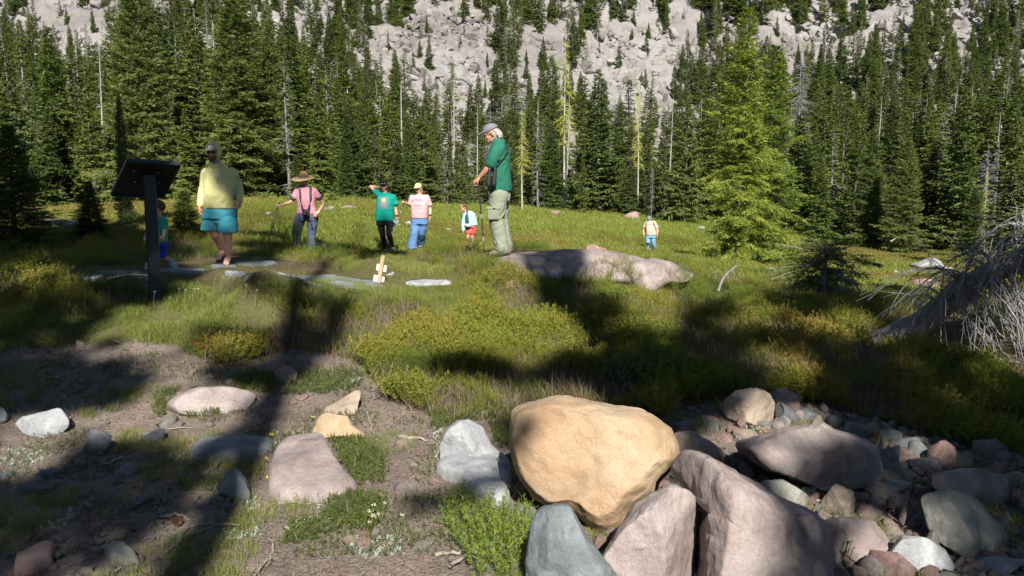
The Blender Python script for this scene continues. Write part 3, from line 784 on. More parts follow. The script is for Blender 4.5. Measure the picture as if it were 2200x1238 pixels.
boulder(B, 'pale pink boulder split by a dark crack from its bigger neighbour', [(1400,1066),(1440,1044),(1482,1058),(1500,1080),(1500,1130),(1494,1200),(1490,1420),(1240,1420),(1258,1300),(1288,1200),(1330,1130),(1370,1086)], 'pink', Yc=2.72, depth=.9, box=.5, seed=22, n=170, cuts=3)
boulder(B, 'upright blue grey boulder at the bottom edge left of the split pink boulder', [(1160,1092),(1195,1083),(1225,1087),(1240,1118),(1262,1155),(1292,1192),(1332,1240),(1362,1300),(1350,1420),(1115,1420),(1126,1300),(1131,1200),(1140,1130)], 'bluegrey', Yc=2.62, depth=.8, box=.5, seed=31, n=150, cuts=5)
boulder(B, 'pale pink wedge shaped boulder with a dappled shaded side, right of the orange boulder', [(1650,935),(1740,908),(1765,905),(1790,925),(1850,945),(1885,965),(1893,1000),(1890,1035),(1830,1052),(1760,1057),(1700,1038),(1640,1012),(1600,975),(1578,958),(1600,945)], 'pink', depth=.9, box=.22, seed=44, n=160, cuts=1, rough=1.3)
boulder(B, 'rounded brown pink boulder half shaded behind the wedge shaped boulder', [(1555,860),(1580,838),(1625,832),(1655,845),(1668,870),(1662,905),(1640,918),(1600,915),(1560,898),(1546,880)], 'tan', depth=.8, box=.45, seed=51, n=110)
boulder('rock', 'tan angular rock with a sharp top edge below the wedge shaped boulder', [(1795,1037),(1830,1055),(1895,1095),(1884,1122),(1860,1126),(1790,1121),(1765,1102),(1760,1075)], 'tan', depth=.7, box=.3, seed=61, n=110, cuts=10)
boulder('rock', 'green grey rock wedged between the big shaded boulder and the wedge boulder', [(1622,1035),(1680,1030),(1710,1045),(1750,1070),(1758,1100),(1735,1118),(1700,1107),(1655,1072)], 'greengrey', depth=.8, box=.35, seed=71, n=100, cuts=9)
boulder('rock', 'flat topped pale pink rock below the tan angular rock', [(1740,1122),(1810,1110),(1880,1122),(1937,1150),(1940,1180),(1905,1216),(1860,1222),(1810,1185),(1760,1152)], 'pink', depth=.9, box=.35, seed=81, n=100, cuts=8)
boulder('rock', 'light blue grey rounded rock at the bottom edge right of the shaded boulder', [(1935,1150),(1990,1155),(2030,1185),(2060,1240),(2080,1310),(1900,1310),(1888,1225),(1915,1180)], 'lightgrey', depth=.8, seed=91, n=100)
boulder('rock', 'long dark blocky rock at the right edge in deep shade', [(2010,1015),(2100,1008),(2180,1020),(2184,1060),(2172,1112),(2120,1116),(2060,1082),(2008,1050)], 'pink', depth=.9, box=.3, seed=101, n=100, cuts=8)
boulder('rock', 'dark sloping rock below the long blocky one at the right edge', [(1970,1062),(2040,1050),(2110,1080),(2160,1130),(2180,1175),(2160,1205),(2080,1205),(2000,1150)], 'greengrey', depth=.9, box=.3, seed=111, n=100, cuts=8)
boulder('rock', 'broad low pink grey rock in shade right behind the orange boulder', [(1440,930),(1480,925),(1530,950),(1575,985),(1580,1020),(1520,1010),(1460,985)], 'tan', depth=.8, seed=121, n=90)
boulder('rock', 'flat topped pale pink rock with a pointed right end, left of centre', [(355,872),(378,850),(420,833),(480,831),(530,838),(560,851),(545,862),(505,882),(480,892),(425,894),(385,893)], 'pink', depth=.55, box=.32, seed=131, n=120, cuts=3, rough=.8)
boulder('rock', 'round pinkish cobble behind the flat pale rock', [(586,800),(600,788),(625,787),(639,800),(638,818),(620,826),(595,822)], 'tan', depth=.8, seed=141, n=70, cuts=3)
boulder('rock', 'small orange rock with two bumps on the bare soil', [(668,935),(680,905),(690,890),(710,886),(728,893),(745,893),(760,915),(785,930),(788,943),(740,940),(700,944)], 'orange', depth=.6, box=.4, seed=151, n=100, cuts=2)
boulder('rock', 'brown triangular rock pointing up right behind the small orange rock', [(686,887),(730,858),(765,838),(777,840),(770,865),(766,889),(740,893)], 'tan', depth=.5, box=.35, seed=161, n=80, cuts=3)
slab(Sb, 'big pale pink flat slab lying on the soil left of centre', [(615,955),(660,948),(697,943),(702,965),(722,1000),(745,1028),(770,1052),(762,1064),(720,1075),(690,1082),(600,1080),(577,1060),(580,1020),(592,980)], 'pink', .085, 171, n=110, rough=.5)
slab(Sb, 'long grey flat slab left of the pink slab', [(410,968),(425,953),(500,946),(560,948),(590,955),(582,975),(540,985),(470,992),(418,996)], 'bluegrey', .06, 181)
boulder('rock', 'pointed dark grey rock sunk in the soil left of the pink slab', [(455,1040),(478,1012),(508,1006),(528,1030),(540,1062),(530,1082),(500,1074),(468,1056)], 'bluegrey', depth=.9, seed=191, n=80, rough=1.2)
boulder('rock', 'light blue grey rock with a rounded head just left of the orange boulder', [(945,960),(960,925),(982,904),(1008,900),(1040,920),(1055,955),(1085,985),(1075,1006),(1010,1012),(950,1000)], 'lightgrey', depth=.8, seed=201, n=120, cuts=6)
slab(Sb, 'light grey slab sloping down from the round headed rock', [(940,1000),(1010,990),(1080,985),(1098,1010),(1094,1080),(1075,1108),(1030,1072),(985,1042),(935,1020)], 'lightgrey', .07, 211, rough=.8)
boulder('rock', 'pale rounded rock with a shaded left half at the left edge of the bare soil', [(28,912),(45,896),(90,885),(130,879),(148,900),(150,915),(127,936),(95,942),(55,932)], 'lightgrey', depth=.7, box=.4, seed=221, n=90)
boulder('rock', 'dark rock right of the pale rounded one, in shade', [(155,950),(170,930),(205,921),(242,935),(235,955),(225,980),(190,976)], 'dark', depth=.8, seed=231, n=70, cuts=8)
boulder('rock', 'grey rock cut by the left picture edge', [(-20,880),(5,874),(15,888),(16,905),(0,914),(-20,912)], 'bluegrey', depth=.8, seed=241, n=50)
slab(Sb, 'pinkish slab at the bottom left corner', [(35,1215),(70,1192),(120,1182),(112,1215),(75,1240),(30,1250)], 'pinkred', .06, 251)
slab(Sb, 'pale oval stone near the bottom left corner', [(222,1185),(255,1180),(285,1200),(306,1218),(290,1224),(240,1215)], 'greengrey', .05, 261)
# the broad pink outcrop the man in green stands on
boulder('rock_outcrop', 'broad smooth pinkish outcrop under the green shirt man, tree shadow across it', [(1035,560),(1070,549),(1130,541),(1200,537),(1262,536),(1310,537),(1350,546),(1400,560),(1420,585),(1400,612),(1300,618),(1180,615),(1080,604)], 'pink', Yc=9.6, depth=.7, box=.42, seed=271, n=150, rough=.32, cuts=0)
boulder('rock_outcrop', 'rounded pinkish hump continuing the broad outcrop to the right', [(1325,575),(1370,556),(1410,555),(1440,562),(1470,577),(1490,583),(1497,592),(1470,602),(1430,616),(1400,640),(1372,640),(1352,610)], 'pink', Yc=9.3, depth=.8, box=.42, seed=281, n=110, rough=.5, cuts=1)
boulder('rock', 'small pointed pink rock on top of the broad outcrop', [(1258,528),(1270,524),(1285,530),(1310,539),(1300,546),(1262,542)], 'pinkred', Yc=11.4, depth=.8, seed=291, n=50)
boulder('rock', 'small pink pointed rock in the heather below the green shirt man', [(1083,612),(1092,605),(1105,601),(1124,610),(1122,624),(1086,624)], 'pinkred', depth=.8, seed=301, n=60)
boulder('rock', 'reddish block half buried in the central heather', [(1188,712),(1200,709),(1232,710),(1240,718),(1238,730),(1190,730)], 'pinkred', depth=.7, box=.3, seed=311, n=50, sink=-.04)
STONES = [ # px, py centre, width, height, material, label
 (745,449,62,12,'pink','long pale pink rock on the rise right of the straw hat'), (706,450,26,12,'lightgrey','whitish rock between the straw hat woman and the long pink rock'),
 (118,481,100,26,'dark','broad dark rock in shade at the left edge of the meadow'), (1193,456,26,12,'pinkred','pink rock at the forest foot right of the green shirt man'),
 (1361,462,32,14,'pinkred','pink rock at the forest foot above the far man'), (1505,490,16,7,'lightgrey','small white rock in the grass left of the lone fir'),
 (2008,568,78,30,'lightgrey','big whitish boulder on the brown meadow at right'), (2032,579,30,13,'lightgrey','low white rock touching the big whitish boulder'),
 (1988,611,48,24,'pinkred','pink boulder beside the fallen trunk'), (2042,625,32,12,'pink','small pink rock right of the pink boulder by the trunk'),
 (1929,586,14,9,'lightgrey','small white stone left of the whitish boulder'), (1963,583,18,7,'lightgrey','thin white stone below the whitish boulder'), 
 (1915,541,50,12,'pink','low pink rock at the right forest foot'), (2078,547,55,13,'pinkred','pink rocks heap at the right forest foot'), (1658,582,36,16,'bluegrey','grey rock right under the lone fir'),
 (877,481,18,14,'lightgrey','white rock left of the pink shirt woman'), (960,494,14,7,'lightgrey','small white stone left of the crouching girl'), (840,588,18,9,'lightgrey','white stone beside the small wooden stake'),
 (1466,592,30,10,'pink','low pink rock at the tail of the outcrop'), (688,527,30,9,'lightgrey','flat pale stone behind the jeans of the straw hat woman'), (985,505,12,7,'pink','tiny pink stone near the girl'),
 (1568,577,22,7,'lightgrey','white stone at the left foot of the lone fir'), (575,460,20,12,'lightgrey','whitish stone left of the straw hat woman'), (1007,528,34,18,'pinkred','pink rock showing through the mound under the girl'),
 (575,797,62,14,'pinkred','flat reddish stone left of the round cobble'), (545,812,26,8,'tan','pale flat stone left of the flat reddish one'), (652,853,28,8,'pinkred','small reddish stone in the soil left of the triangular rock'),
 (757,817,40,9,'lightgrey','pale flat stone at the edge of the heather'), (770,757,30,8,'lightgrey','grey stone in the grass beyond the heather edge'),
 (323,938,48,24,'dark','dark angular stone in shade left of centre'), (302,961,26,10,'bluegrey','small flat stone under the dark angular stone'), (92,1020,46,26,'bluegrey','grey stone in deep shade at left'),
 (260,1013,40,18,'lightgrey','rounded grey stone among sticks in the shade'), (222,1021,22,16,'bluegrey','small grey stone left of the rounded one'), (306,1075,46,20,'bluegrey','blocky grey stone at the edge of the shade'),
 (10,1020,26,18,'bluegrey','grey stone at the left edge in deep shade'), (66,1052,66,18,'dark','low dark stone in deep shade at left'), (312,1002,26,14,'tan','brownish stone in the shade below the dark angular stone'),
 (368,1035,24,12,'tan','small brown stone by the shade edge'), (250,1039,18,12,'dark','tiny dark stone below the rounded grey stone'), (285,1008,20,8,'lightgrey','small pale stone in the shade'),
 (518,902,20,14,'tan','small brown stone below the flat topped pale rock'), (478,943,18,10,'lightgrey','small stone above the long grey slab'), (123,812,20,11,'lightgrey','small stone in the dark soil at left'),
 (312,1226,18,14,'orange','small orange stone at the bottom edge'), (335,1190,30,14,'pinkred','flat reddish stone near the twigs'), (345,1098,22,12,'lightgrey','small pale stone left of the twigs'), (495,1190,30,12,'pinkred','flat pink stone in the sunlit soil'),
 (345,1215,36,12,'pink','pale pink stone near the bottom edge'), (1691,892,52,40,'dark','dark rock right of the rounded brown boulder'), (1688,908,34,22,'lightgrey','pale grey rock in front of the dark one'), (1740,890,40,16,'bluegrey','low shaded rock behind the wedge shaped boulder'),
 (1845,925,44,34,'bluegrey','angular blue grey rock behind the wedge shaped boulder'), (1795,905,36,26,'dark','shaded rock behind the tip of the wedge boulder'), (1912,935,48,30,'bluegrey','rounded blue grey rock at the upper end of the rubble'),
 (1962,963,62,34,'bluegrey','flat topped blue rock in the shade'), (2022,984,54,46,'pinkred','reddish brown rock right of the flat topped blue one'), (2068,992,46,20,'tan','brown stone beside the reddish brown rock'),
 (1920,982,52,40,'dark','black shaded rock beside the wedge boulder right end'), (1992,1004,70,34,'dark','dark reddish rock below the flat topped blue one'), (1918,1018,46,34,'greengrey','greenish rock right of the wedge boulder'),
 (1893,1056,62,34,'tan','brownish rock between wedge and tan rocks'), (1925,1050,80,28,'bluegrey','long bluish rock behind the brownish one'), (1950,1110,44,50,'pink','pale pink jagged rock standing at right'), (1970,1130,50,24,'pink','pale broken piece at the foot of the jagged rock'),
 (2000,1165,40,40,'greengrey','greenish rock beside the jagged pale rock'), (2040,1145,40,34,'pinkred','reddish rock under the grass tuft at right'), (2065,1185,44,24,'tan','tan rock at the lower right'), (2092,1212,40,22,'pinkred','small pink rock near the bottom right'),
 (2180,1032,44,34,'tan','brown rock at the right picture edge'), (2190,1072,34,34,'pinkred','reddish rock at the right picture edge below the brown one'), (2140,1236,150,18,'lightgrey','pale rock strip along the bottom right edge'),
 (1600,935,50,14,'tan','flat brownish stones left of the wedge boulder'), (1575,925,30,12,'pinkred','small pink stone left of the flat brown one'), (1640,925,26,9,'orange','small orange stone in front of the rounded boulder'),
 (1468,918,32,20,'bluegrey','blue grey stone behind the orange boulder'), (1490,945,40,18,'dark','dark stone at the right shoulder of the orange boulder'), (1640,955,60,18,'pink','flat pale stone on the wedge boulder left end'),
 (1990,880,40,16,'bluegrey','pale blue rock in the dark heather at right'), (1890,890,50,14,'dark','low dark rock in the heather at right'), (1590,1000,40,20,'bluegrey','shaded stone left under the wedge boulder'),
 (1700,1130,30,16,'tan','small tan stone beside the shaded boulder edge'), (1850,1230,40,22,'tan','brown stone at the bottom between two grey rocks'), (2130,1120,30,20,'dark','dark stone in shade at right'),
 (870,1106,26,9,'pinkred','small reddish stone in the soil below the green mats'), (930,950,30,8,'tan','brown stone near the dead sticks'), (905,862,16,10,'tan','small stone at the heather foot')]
RP = [unit_rock(500+i, 3, 12, .06, None, .42, .78) for i in range(8)]
for me in RP: me.materials.append(None)
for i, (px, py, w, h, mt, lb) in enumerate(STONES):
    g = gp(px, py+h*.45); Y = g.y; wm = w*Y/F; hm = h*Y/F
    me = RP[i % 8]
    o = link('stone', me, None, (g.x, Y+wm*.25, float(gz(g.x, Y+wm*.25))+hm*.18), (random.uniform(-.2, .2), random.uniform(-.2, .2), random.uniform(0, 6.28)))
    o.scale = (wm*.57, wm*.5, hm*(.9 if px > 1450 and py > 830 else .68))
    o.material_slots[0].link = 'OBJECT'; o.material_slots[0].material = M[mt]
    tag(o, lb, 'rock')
# stepping stones of the trail
for i, (x, y, w, h, lb) in enumerate([(190,597,84,9,'leftmost flat path stone beyond the sign'), (250,588,100,10,'second path stone from the left, behind'), (280,600,130,13,'long path stone left of the sign post'), (398,584,116,12,'long path stone right of the sign post where the child steps'),
     (545,567,92,11,'path stone under the hiking pole tip'), (500,590,70,6,'thin path stone below the sandalled feet'), (532,596,58,7,'pale path stone below the pole tip'), (645,593,170,9,'long wavy path stone running toward the wooden stake'), (480,573,60,9,'path stone under the sandalled feet'),
     (920,609,100,11,'grey wavy path stone right of the wooden stake'), (828,546,52,7,'pale path stone under the teal shirt woman'), (235,610,40,8,'small path stone near the sign foot'), (300,617,50,9,'grass ringed path stone by the sign foot')]):
    a = np.linspace(0, 2*math.pi, 14, endpoint=False); R = np.random.default_rng(i)
    q = .5*(1+R.uniform(-.18, .12, 14)); slab('path_stone', lb, [(x+w*b*math.cos(t), y+h*b*math.sin(t)) for t, b in zip(a, q)], 'bluegrey' if i != 9 else 'lightgrey', .03, 600+i, 'flat stones set along the trail', 48)
# pebbles nobody could count
def pebbles():
    n = 30000; X = rng.uniform(-4.2, 5, n); Y = 2.2+(rng.uniform(0, 1, n)**1.3)*5
    px, py, soil, gr, br = zones(X, Y)
    dn = fbm(np.stack([X*2.2, Y*2.2, 0*X], -1), 2, 55)
    right = inpoly(px, py, SOIL[1]); k = soil & (px > -250) & (px < 2450) & ((dn > .05) | (right & (dn > -.05)) | (rng.uniform(size=n) < .3))
    X, Y, right = X[k], Y[k], right[k]; s = rng.lognormal(-4.7, .55, len(X))*np.where(right, 2.2, 1)
    scl = s[:, None]*rng.uniform(.6, 1.3, (len(X), 3))*np.array([1, 1, .8]); R = rng.uniform(-.8, .8, (len(X), 3)); R[:, 2] *= 4
    m = rng.integers(0, 4, len(X))
    for j, (mt, lb) in enumerate([('pink', 'pinkish pebbles and gravel strewn over the bare soil'), ('tan', 'tan and brown pebbles strewn over the bare soil'), ('greengrey', 'grey pebbles strewn over the bare soil'), ('pinkred', 'reddish pebbles strewn over the bare soil')]):
        q = m == j; pr = [unit_rock(700+j*5+i, 1, 7, .05, M[mt]) for i in range(4)]
        scatter('gravel', np.stack([X, Y, gz(X, Y)+scl[:, 2]*.2], -1)[q], R[q], scl[q], pr, lb, 'gravel')
pebbles()
# ------------------------------------------------------------------ low plants
M['heath'] = leaf_mat('heather_leaves', [(0, (.055,.095,.016)), (.3, (.12,.16,.022)), (.55, (.21,.225,.03)), (.75, (.27,.20,.045)), (1, (.30,.15,.06))], .25, .6, .55)
M['heathgreen'] = leaf_mat('green_heather_leaves', [(0, (.06,.11,.018)), (.5, (.13,.18,.025)), (1, (.24,.26,.035))], .25, .6, .8)
M['mat'] = leaf_mat('mat_leaves', [(0, (.045,.075,.02)), (.5, (.085,.115,.03)), (1, (.15,.165,.045))], .2, .5)
M['bright'] = leaf_mat('bright_leaves', [(0, (.08,.13,.025)), (.6, (.17,.24,.035)), (1, (.26,.29,.05))], .3, .5)
M['silver'] = leaf_mat('silver_leaves', [(0, (.24,.29,.23)), (1, (.42,.47,.40))], .1, .8)
M['grass'] = leaf_mat('grass_blades', [(0, (.085,.13,.025)), (.4, (.17,.21,.045)), (.75, (.28,.29,.08)), (1, (.36,.32,.13))], .3, .6, .7)
M['meadow'] = leaf_mat('meadow_grass_blades', [(0, (.14,.185,.035)), (.5, (.21,.25,.045)), (1, (.29,.29,.06))], .3, .6, .12)
M['brownmeadow'] = leaf_mat('brown_meadow_leaves', [(0, (.10,.14,.025)), (.4, (.17,.185,.035)), (.75, (.21,.175,.045)), (1, (.23,.145,.05))], .2, .6, .10, possat=.9)
M['dry'] = leaf_mat('dry_litter', [(0, (.13,.095,.06)), (1, (.34,.27,.18))], .1, .8)
M['stem'] = leaf_mat('woody_stems', [(0, (.10,.07,.05)), (1, (.26,.21,.16))], 0, .9)
def flat_mat(name, c, rough=.6, spec=.3, metal=0):
    m, nt, b = nodes(name, rough, spec); b.inputs['Metallic'].default_value = metal
    n = noise_tex(nt, 30, 4, objco(nt)); L(nt, mix(nt, math_(nt, 'MULTIPLY', n, .5), c, [x*.7 for x in c]), b.inputs['Base Color']); return m
M['red'] = flat_mat('red_petals', (.75,.05,.03)); M['pinkf'] = flat_mat('pink_petals', (.62,.16,.22)); M['yellowf'] = flat_mat('yellow_petals', (.75,.6,.03)); M['whitef'] = flat_mat('pale_flower_heads', (.62,.58,.45))

def sprig(seed, h=.14, nl=16, ll=.02, lw=.0065, spread=.9):
    R = np.random.default_rng(seed); A = Acc(); out = []
    lean = R.normal(0, .25, 2)
    z = np.linspace(0, 1, 4); p = np.stack([lean[0]*h*z**1.5, lean[1]*h*z**1.5, h*z], -1)
    q = np.sort(R.uniform(.25, 1, nl)); az = np.arange(nl)*2.4
    base = np.stack([lean[0]*h*q**1.5, lean[1]*h*q**1.5, h*q], -1)
    el = R.uniform(.2, 1., nl)+.5*(q > .9); d = np.stack([np.cos(az)*np.cos(el)*spread, np.sin(az)*np.cos(el)*spread, np.sin(el)], -1)
    A.add(*blades(base, unit(d), unit(R.normal(0, 1, (nl, 3))), ll*R.uniform(.7, 1.3, nl), np.full(nl, lw), np.clip(.2+.6*q+R.normal(0, .15, nl), 0, 1)))
    return A
def tuft(seed, n=16, h=.16, w=.005, r=.05, bend=.5):
    R = np.random.default_rng(seed); A = Acc()
    for i in range(n):
        az = R.uniform(0, 6.28); d = np.array([math.cos(az), math.sin(az), 0]); b = np.array([R.normal(0, r), R.normal(0, r), 0]); hh = h*R.uniform(.5, 1.15); bd = bend*R.uniform(.2, 1.2)
        s = np.array([-d[1], d[0], 0])*w*.5
        q = np.array([0, .5, 1.]); c = b+d*(hh*bd*q**2)[:, None]+np.array([0, 0, 1.])*(hh*(q-.25*bd*q**2))[:, None]
        V = np.stack([c[0]-s, c[0]+s, c[1]-s*.8, c[1]+s*.8, c[2]-s*.1, c[2]+s*.1]); A.add(V, np.array([[0, 1, 3, 2], [2, 3, 5, 4]]), float(np.clip(R.normal(.4, .25), 0, 1)))
    return A
SPR = [sprig(i, .15, 34, .017, .0042).mesh('sprig', M['heath'], False) for i in range(5)]
SPG = [sprig(20+i, .13, 30, .018, .0048).mesh('sprig', M['heathgreen'], False) for i in range(4)]
MATL = [sprig(40+i, .05, 16, .011, .0052, 1.2).mesh('sprig', M['mat'], False) for i in range(3)]
BRT = [sprig(50+i, .17, 26, .026, .006).mesh('sprig', M['bright'], False) for i in range(3)]
SIL = [sprig(60+i, .04, 14, .026, .010, 1.3).mesh('sprig', M['silver'], False) for i in range(3)]
GRS = [tuft(70+i, 14).mesh('tuft', M['grass'], False) for i in range(5)]
LIT = [tuft(80+i, 7, .05, .003, .05, 1.6).mesh('litter', M['dry'], False) for i in range(4)]
STM = [tuft(85+i, 5, .2, .004, .04, .8).mesh('stems', M['stem'], False) for i in range(3)]
MDW = [tuft(90+i, 36, .16, .016, .22, .6).mesh('tuft', M['meadow'], False) for i in range(3)]
def bunch(seed, n=16, rad=.22, **k):
    R = np.random.default_rng(seed); A = Acc()
    for i in range(n):
        s = sprig(seed*50+i, k.get('h', .15), k.get('nl', 16), .034, .013); V = np.concatenate(s.V); q = R.normal(0, rad*.5, 2); A.add(V*R.uniform(.7, 1.2)+np.array([q[0], q[1], -.25*np.hypot(*q)]), np.concatenate(s.F), np.clip(np.concatenate(s.T)+R.normal(0, .1), 0, 1))
    return A
BRM = [bunch(95+i).mesh('heather_tuft', M['brownmeadow'], False) for i in range(3)]
ROCKFREE = [[(1097,884),(1200,857),(1400,888),(1464,990),(1400,1087),(1313,1144),(1150,1070),(1096,955)], [(590,975),(700,943),(770,1052),(690,1082),(577,1062)], [(420,958),(580,955),(560,980),(425,990)], [(950,920),(1050,920),(1095,1000),(1090,1100),(940,1010)],
   [(1060,550),(1262,540),(1380,556),(1490,588),(1400,640),(1380,640),(1350,600),(1300,572),(1120,572)], [(1440,1000),(1470,975),(1900,1260),(1900,1400),(1120,1400),(1140,1110),(1220,1090),(1300,1190)], [(1580,960),(1765,905),(1893,1000),(1880,1045),(1760,1055)], [(1550,870),(1660,840),(1665,900),(1600,918)], [(370,865),(500,838),(545,855),(480,885),(385,890)]]
MATS = [[(700,948),(770,940),(828,985),(828,1040),(775,1045),(735,1018),(712,975)], [(700,1065),(770,1058),(830,1070),(830,1110),(800,1140),(720,1150),(600,1178),(620,1130),(700,1110)], [(400,880),(468,875),(472,895),(400,905)], [(560,800),(585,810),(590,850),(520,840),(500,815)], [(640,800),(780,800),(770,835),(690,850),(600,850)], [(920,890),(1080,880),(1080,905),(990,905),(930,930)], [(330,850),(390,830),(350,900),(330,895)], [(1050,910),(1095,920),(1098,975),(1060,960)]]
SILV = [[(450,1040),(480,1060),(560,1080),(570,1100),(480,1110),(448,1080)], [(755,1155),(860,1160),(870,1200),(770,1200)], [(590,1150),(690,1090),(690,1120),(610,1170)], [(560,925),(605,930),(590,985),(560,965)], [(0,965),(100,975),(90,1000),(0,1005)], [(935,905),(950,905),(945,1000),(930,990)], [(470,1150),(560,1140),(560,1160),(480,1165)], [(1580,920),(1640,925),(1620,950),(1580,945)], [(220,1060),(230,1075),(100,1160),(70,1150)], [(985,1150),(1080,1150),(1080,1180),(990,1180)], [(1960,1090),(2040,1100),(2040,1130),(1960,1120)], [(1780,1140),(1830,1170),(1830,1200),(1790,1190)]]
BRG = [[(950,1100),(1000,1090),(1140,1120),(1135,1260),(1020,1250),(960,1150)], [(440,690),(520,690),(520,740),(440,740)]]
TRAIL = [(130,572),(330,570),(520,548),(600,550),(620,562),(740,583),(860,585),(985,600),(985,622),(860,618),(740,607),(560,612),(330,628),(140,618)]
FEET = [(795,530),(865,530),(865,556),(795,556)]
FEET2 = [(1020,538),(1110,538),(1120,566),(1030,568)]
OUTC = [(1040,548),(1110,540),(1240,545),(1240,606),(1180,612),(1110,590),(1050,572)]
TRUNKF = [(1850,735),(1990,690),(2060,660),(2200,760),(2200,800),(1860,770)]
def cover():
    # random ground positions, thinning with distance
    th = rng.uniform(-.72, .72, 420000); r = np.exp(rng.uniform(math.log(2.5), math.log(16), 420000)); k = rng.uniform(size=len(r)) < np.clip((r/7)**1.0, .25, 1)
    X, Y = (r*np.sin(th))[k], (r*np.cos(th))[k]
    px, py, soil, gr, br = zones(X, Y)
    vis = (px > -350) & (px < 2550) & (py < 1420)
    free = np.zeros(len(X), bool)
    for p in ROCKFREE+[OUTC]: free |= inpoly(px, py, p)
    Z = gz(X, Y); n1 = fbm(np.stack([X*1.1, Y*1.1, 0*X], -1), 3, 61); u = rng.uniform(size=len(X))
    clump = np.clip(.85+1.5*fbm(np.stack([X*2.6, Y*2.6, 0*X], -1), 3, 62), .35, 1.6)
    def inany(L_): 
        r_ = np.zeros(len(X), bool)
        for p in L_: r_ |= inpoly(px, py, p)
        return r_
    mat, sil, brg = inany(MATS), inany(SILV), inany(BRG)
    R = rng.normal(0, .22, (len(X), 3)); R[:, 2] = rng.uniform(0, 6.28, len(X)); P = np.stack([X, Y, Z-.004], -1)
    trail = inpoly(px, py, TRAIL) | inpoly(px, py, FEET) | inpoly(px, py, FEET2); sc = rng.uniform(.6, 1.3, len(X))*np.interp(Y, [4, 7, 9, 16], [.85, .95, .72, .75])*np.where(trail, .35, 1)
    ok = vis & ~free & ~(trail & (u > .35))
    ok &= ~inpoly(px, py, TRUNKF)
    sh_ = sc*clump
    heather = ok & ~soil & ~gr & (Y < 15.5)
    scatter('heather', P[heather & (n1+.2*(u-.5) > -.12)], R[heather & (n1+.2*(u-.5) > -.12)], sh_[heather & (n1+.2*(u-.5) > -.12)]*.95, SPR, 'mountain heather with yellow green and rusty tips carpeting the middle ground', 'heather')
    m = heather & ~(n1+.2*(u-.5) > -.12); scatter('green_ground_cover', P[m], R[m], sh_[m]*.9, SPG, 'greener low heather between the rusty patches', 'heather')
    m = heather & (u < .10); scatter('dead_stems', P[m], R[m], sc[m]*1.1, STM, 'dead woody stems sticking out of the heather', 'stems')
    m = ok & gr & (Y < 15.5) & (u < .85); scatter('grass', P[m], R[m], sc[m]*clump[m]*.46, GRS, 'pale green tufted grass beside the trail', 'grass')
    m = ok & (mat | (gr & (n1 > .3) & (u > .6))); scatter('mat_plants', P[m], R[m], sc[m], MATL, 'dense small leaved green mats on the bare soil', 'ground cover')
    m = ok & sil & (u < .2); scatter('silver_plants', P[m], R[m], sc[m]*.55, SIL, 'silvery white leaved rosettes on the bare soil', 'ground cover')
    m = ok & brg & (u < .22); scatter('bright_plants', P[m], R[m], sc[m]*.8, BRT, 'bright green leafy clump at the bottom centre', 'plants')
    m = ok & soil & (px > -200) & (u < .055) & (n1 > -.35); scatter('dry_litter', P[m], R[m]+rng.normal(0, .5, (m.sum(), 3)), sc[m], LIT, 'dry needles and grass litter on the bare soil', 'litter')
    n2 = fbm(np.stack([X*2.5, Y*2.5, 0*X], -1), 2, 66)
    m = ok & soil & (n2 > .30) & (u > .84); scatter('soil_grass', P[m], R[m], sc[m]*.42, GRS, 'sparse short grass tufts on the bare soil', 'grass')
    m = ok & soil & (n2 < -.32) & (u > .72) & (py < 1200); scatter('soil_green', P[m], R[m], sc[m]*.8, MATL, 'tiny green plants scattered on the bare soil', 'ground cover')
cover()
def far_cover():
    n = 85000; Y = np.exp(rng.uniform(math.log(13.5), math.log(62), n)); X = rng.uniform(-.78, .78, n)*Y
    px, py, soil, gr, br = zones(X, Y); Z = gz(X, Y); u = rng.uniform(size=n)
    n1 = fbm(np.stack([X*.28, Y*.28, 0*X], -1), 3, 71)
    R = rng.normal(0, .15, (n, 3)); R[:, 2] = rng.uniform(0, 6.28, n); P = np.stack([X, Y, Z-.02], -1); s = rng.uniform(.7, 1.3, n)*np.clip(Y/30, .55, 1.1)
    g = (br & (u < .85)) | (~br & (n1 > .12) & (u < .7)) | (~br & (u > .9))
    scatter('meadow_grass', P[g], R[g], s[g], MDW, 'bright green grass covering the far meadow', 'grass')
    b = ~g & ~(br & (n1 < .1)); scatter('meadow_heather', P[b], R[b], s[b], BRM, 'rusty brown and olive heather covering the meadow', 'heather')
far_cover()

# heather bushes one can tell apart
def mound_mesh(seed, n, mat, h=.5, sh=.15, nl=16):
    R = np.random.default_rng(seed); A = Acc(); sp_ = [sprig(seed*10+i, sh, nl, .020, .0055) for i in range(6)]
    pr = [(np.concatenate(s.V), np.concatenate(s.F), np.concatenate(s.T)) for s in sp_]
    for i in range(n):
        a = R.uniform(0, 6.28); q = math.sqrt(R.uniform(0, 1)); 
        zz = math.sqrt(max(0, 1-q*q)); k = 1+.22*math.sin(3*a+seed)+.15*math.sin(5*a+2*seed)
        k *= 1+.12*float(vhash(np.array(int(a*4)), np.array(int(q*4)), np.array(seed)))
        b = np.array([math.cos(a)*q*k, math.sin(a)*q*k, h*zz*k*.9-.05]); nr = unit(np.array([b[0], b[1], .55+zz]))+R.normal(0, .2, 3); nr = unit(nr)
        V, Fq, T = pr[i % 6]; e1 = unit(np.cross(nr, [.3, 1, .2])); e2 = np.cross(nr, e1)
        s = R.uniform(.7, 1.3); A.add(b+(V[:, :1]*e1+V[:, 1:2]*e2+V[:, 2:3]*nr)*s, Fq, np.clip(T+R.normal(0, .12), 0, 1))
    # woody heart so that the bush is not hollow
    me = A.mesh('heather_bush', M[mat], False); return me
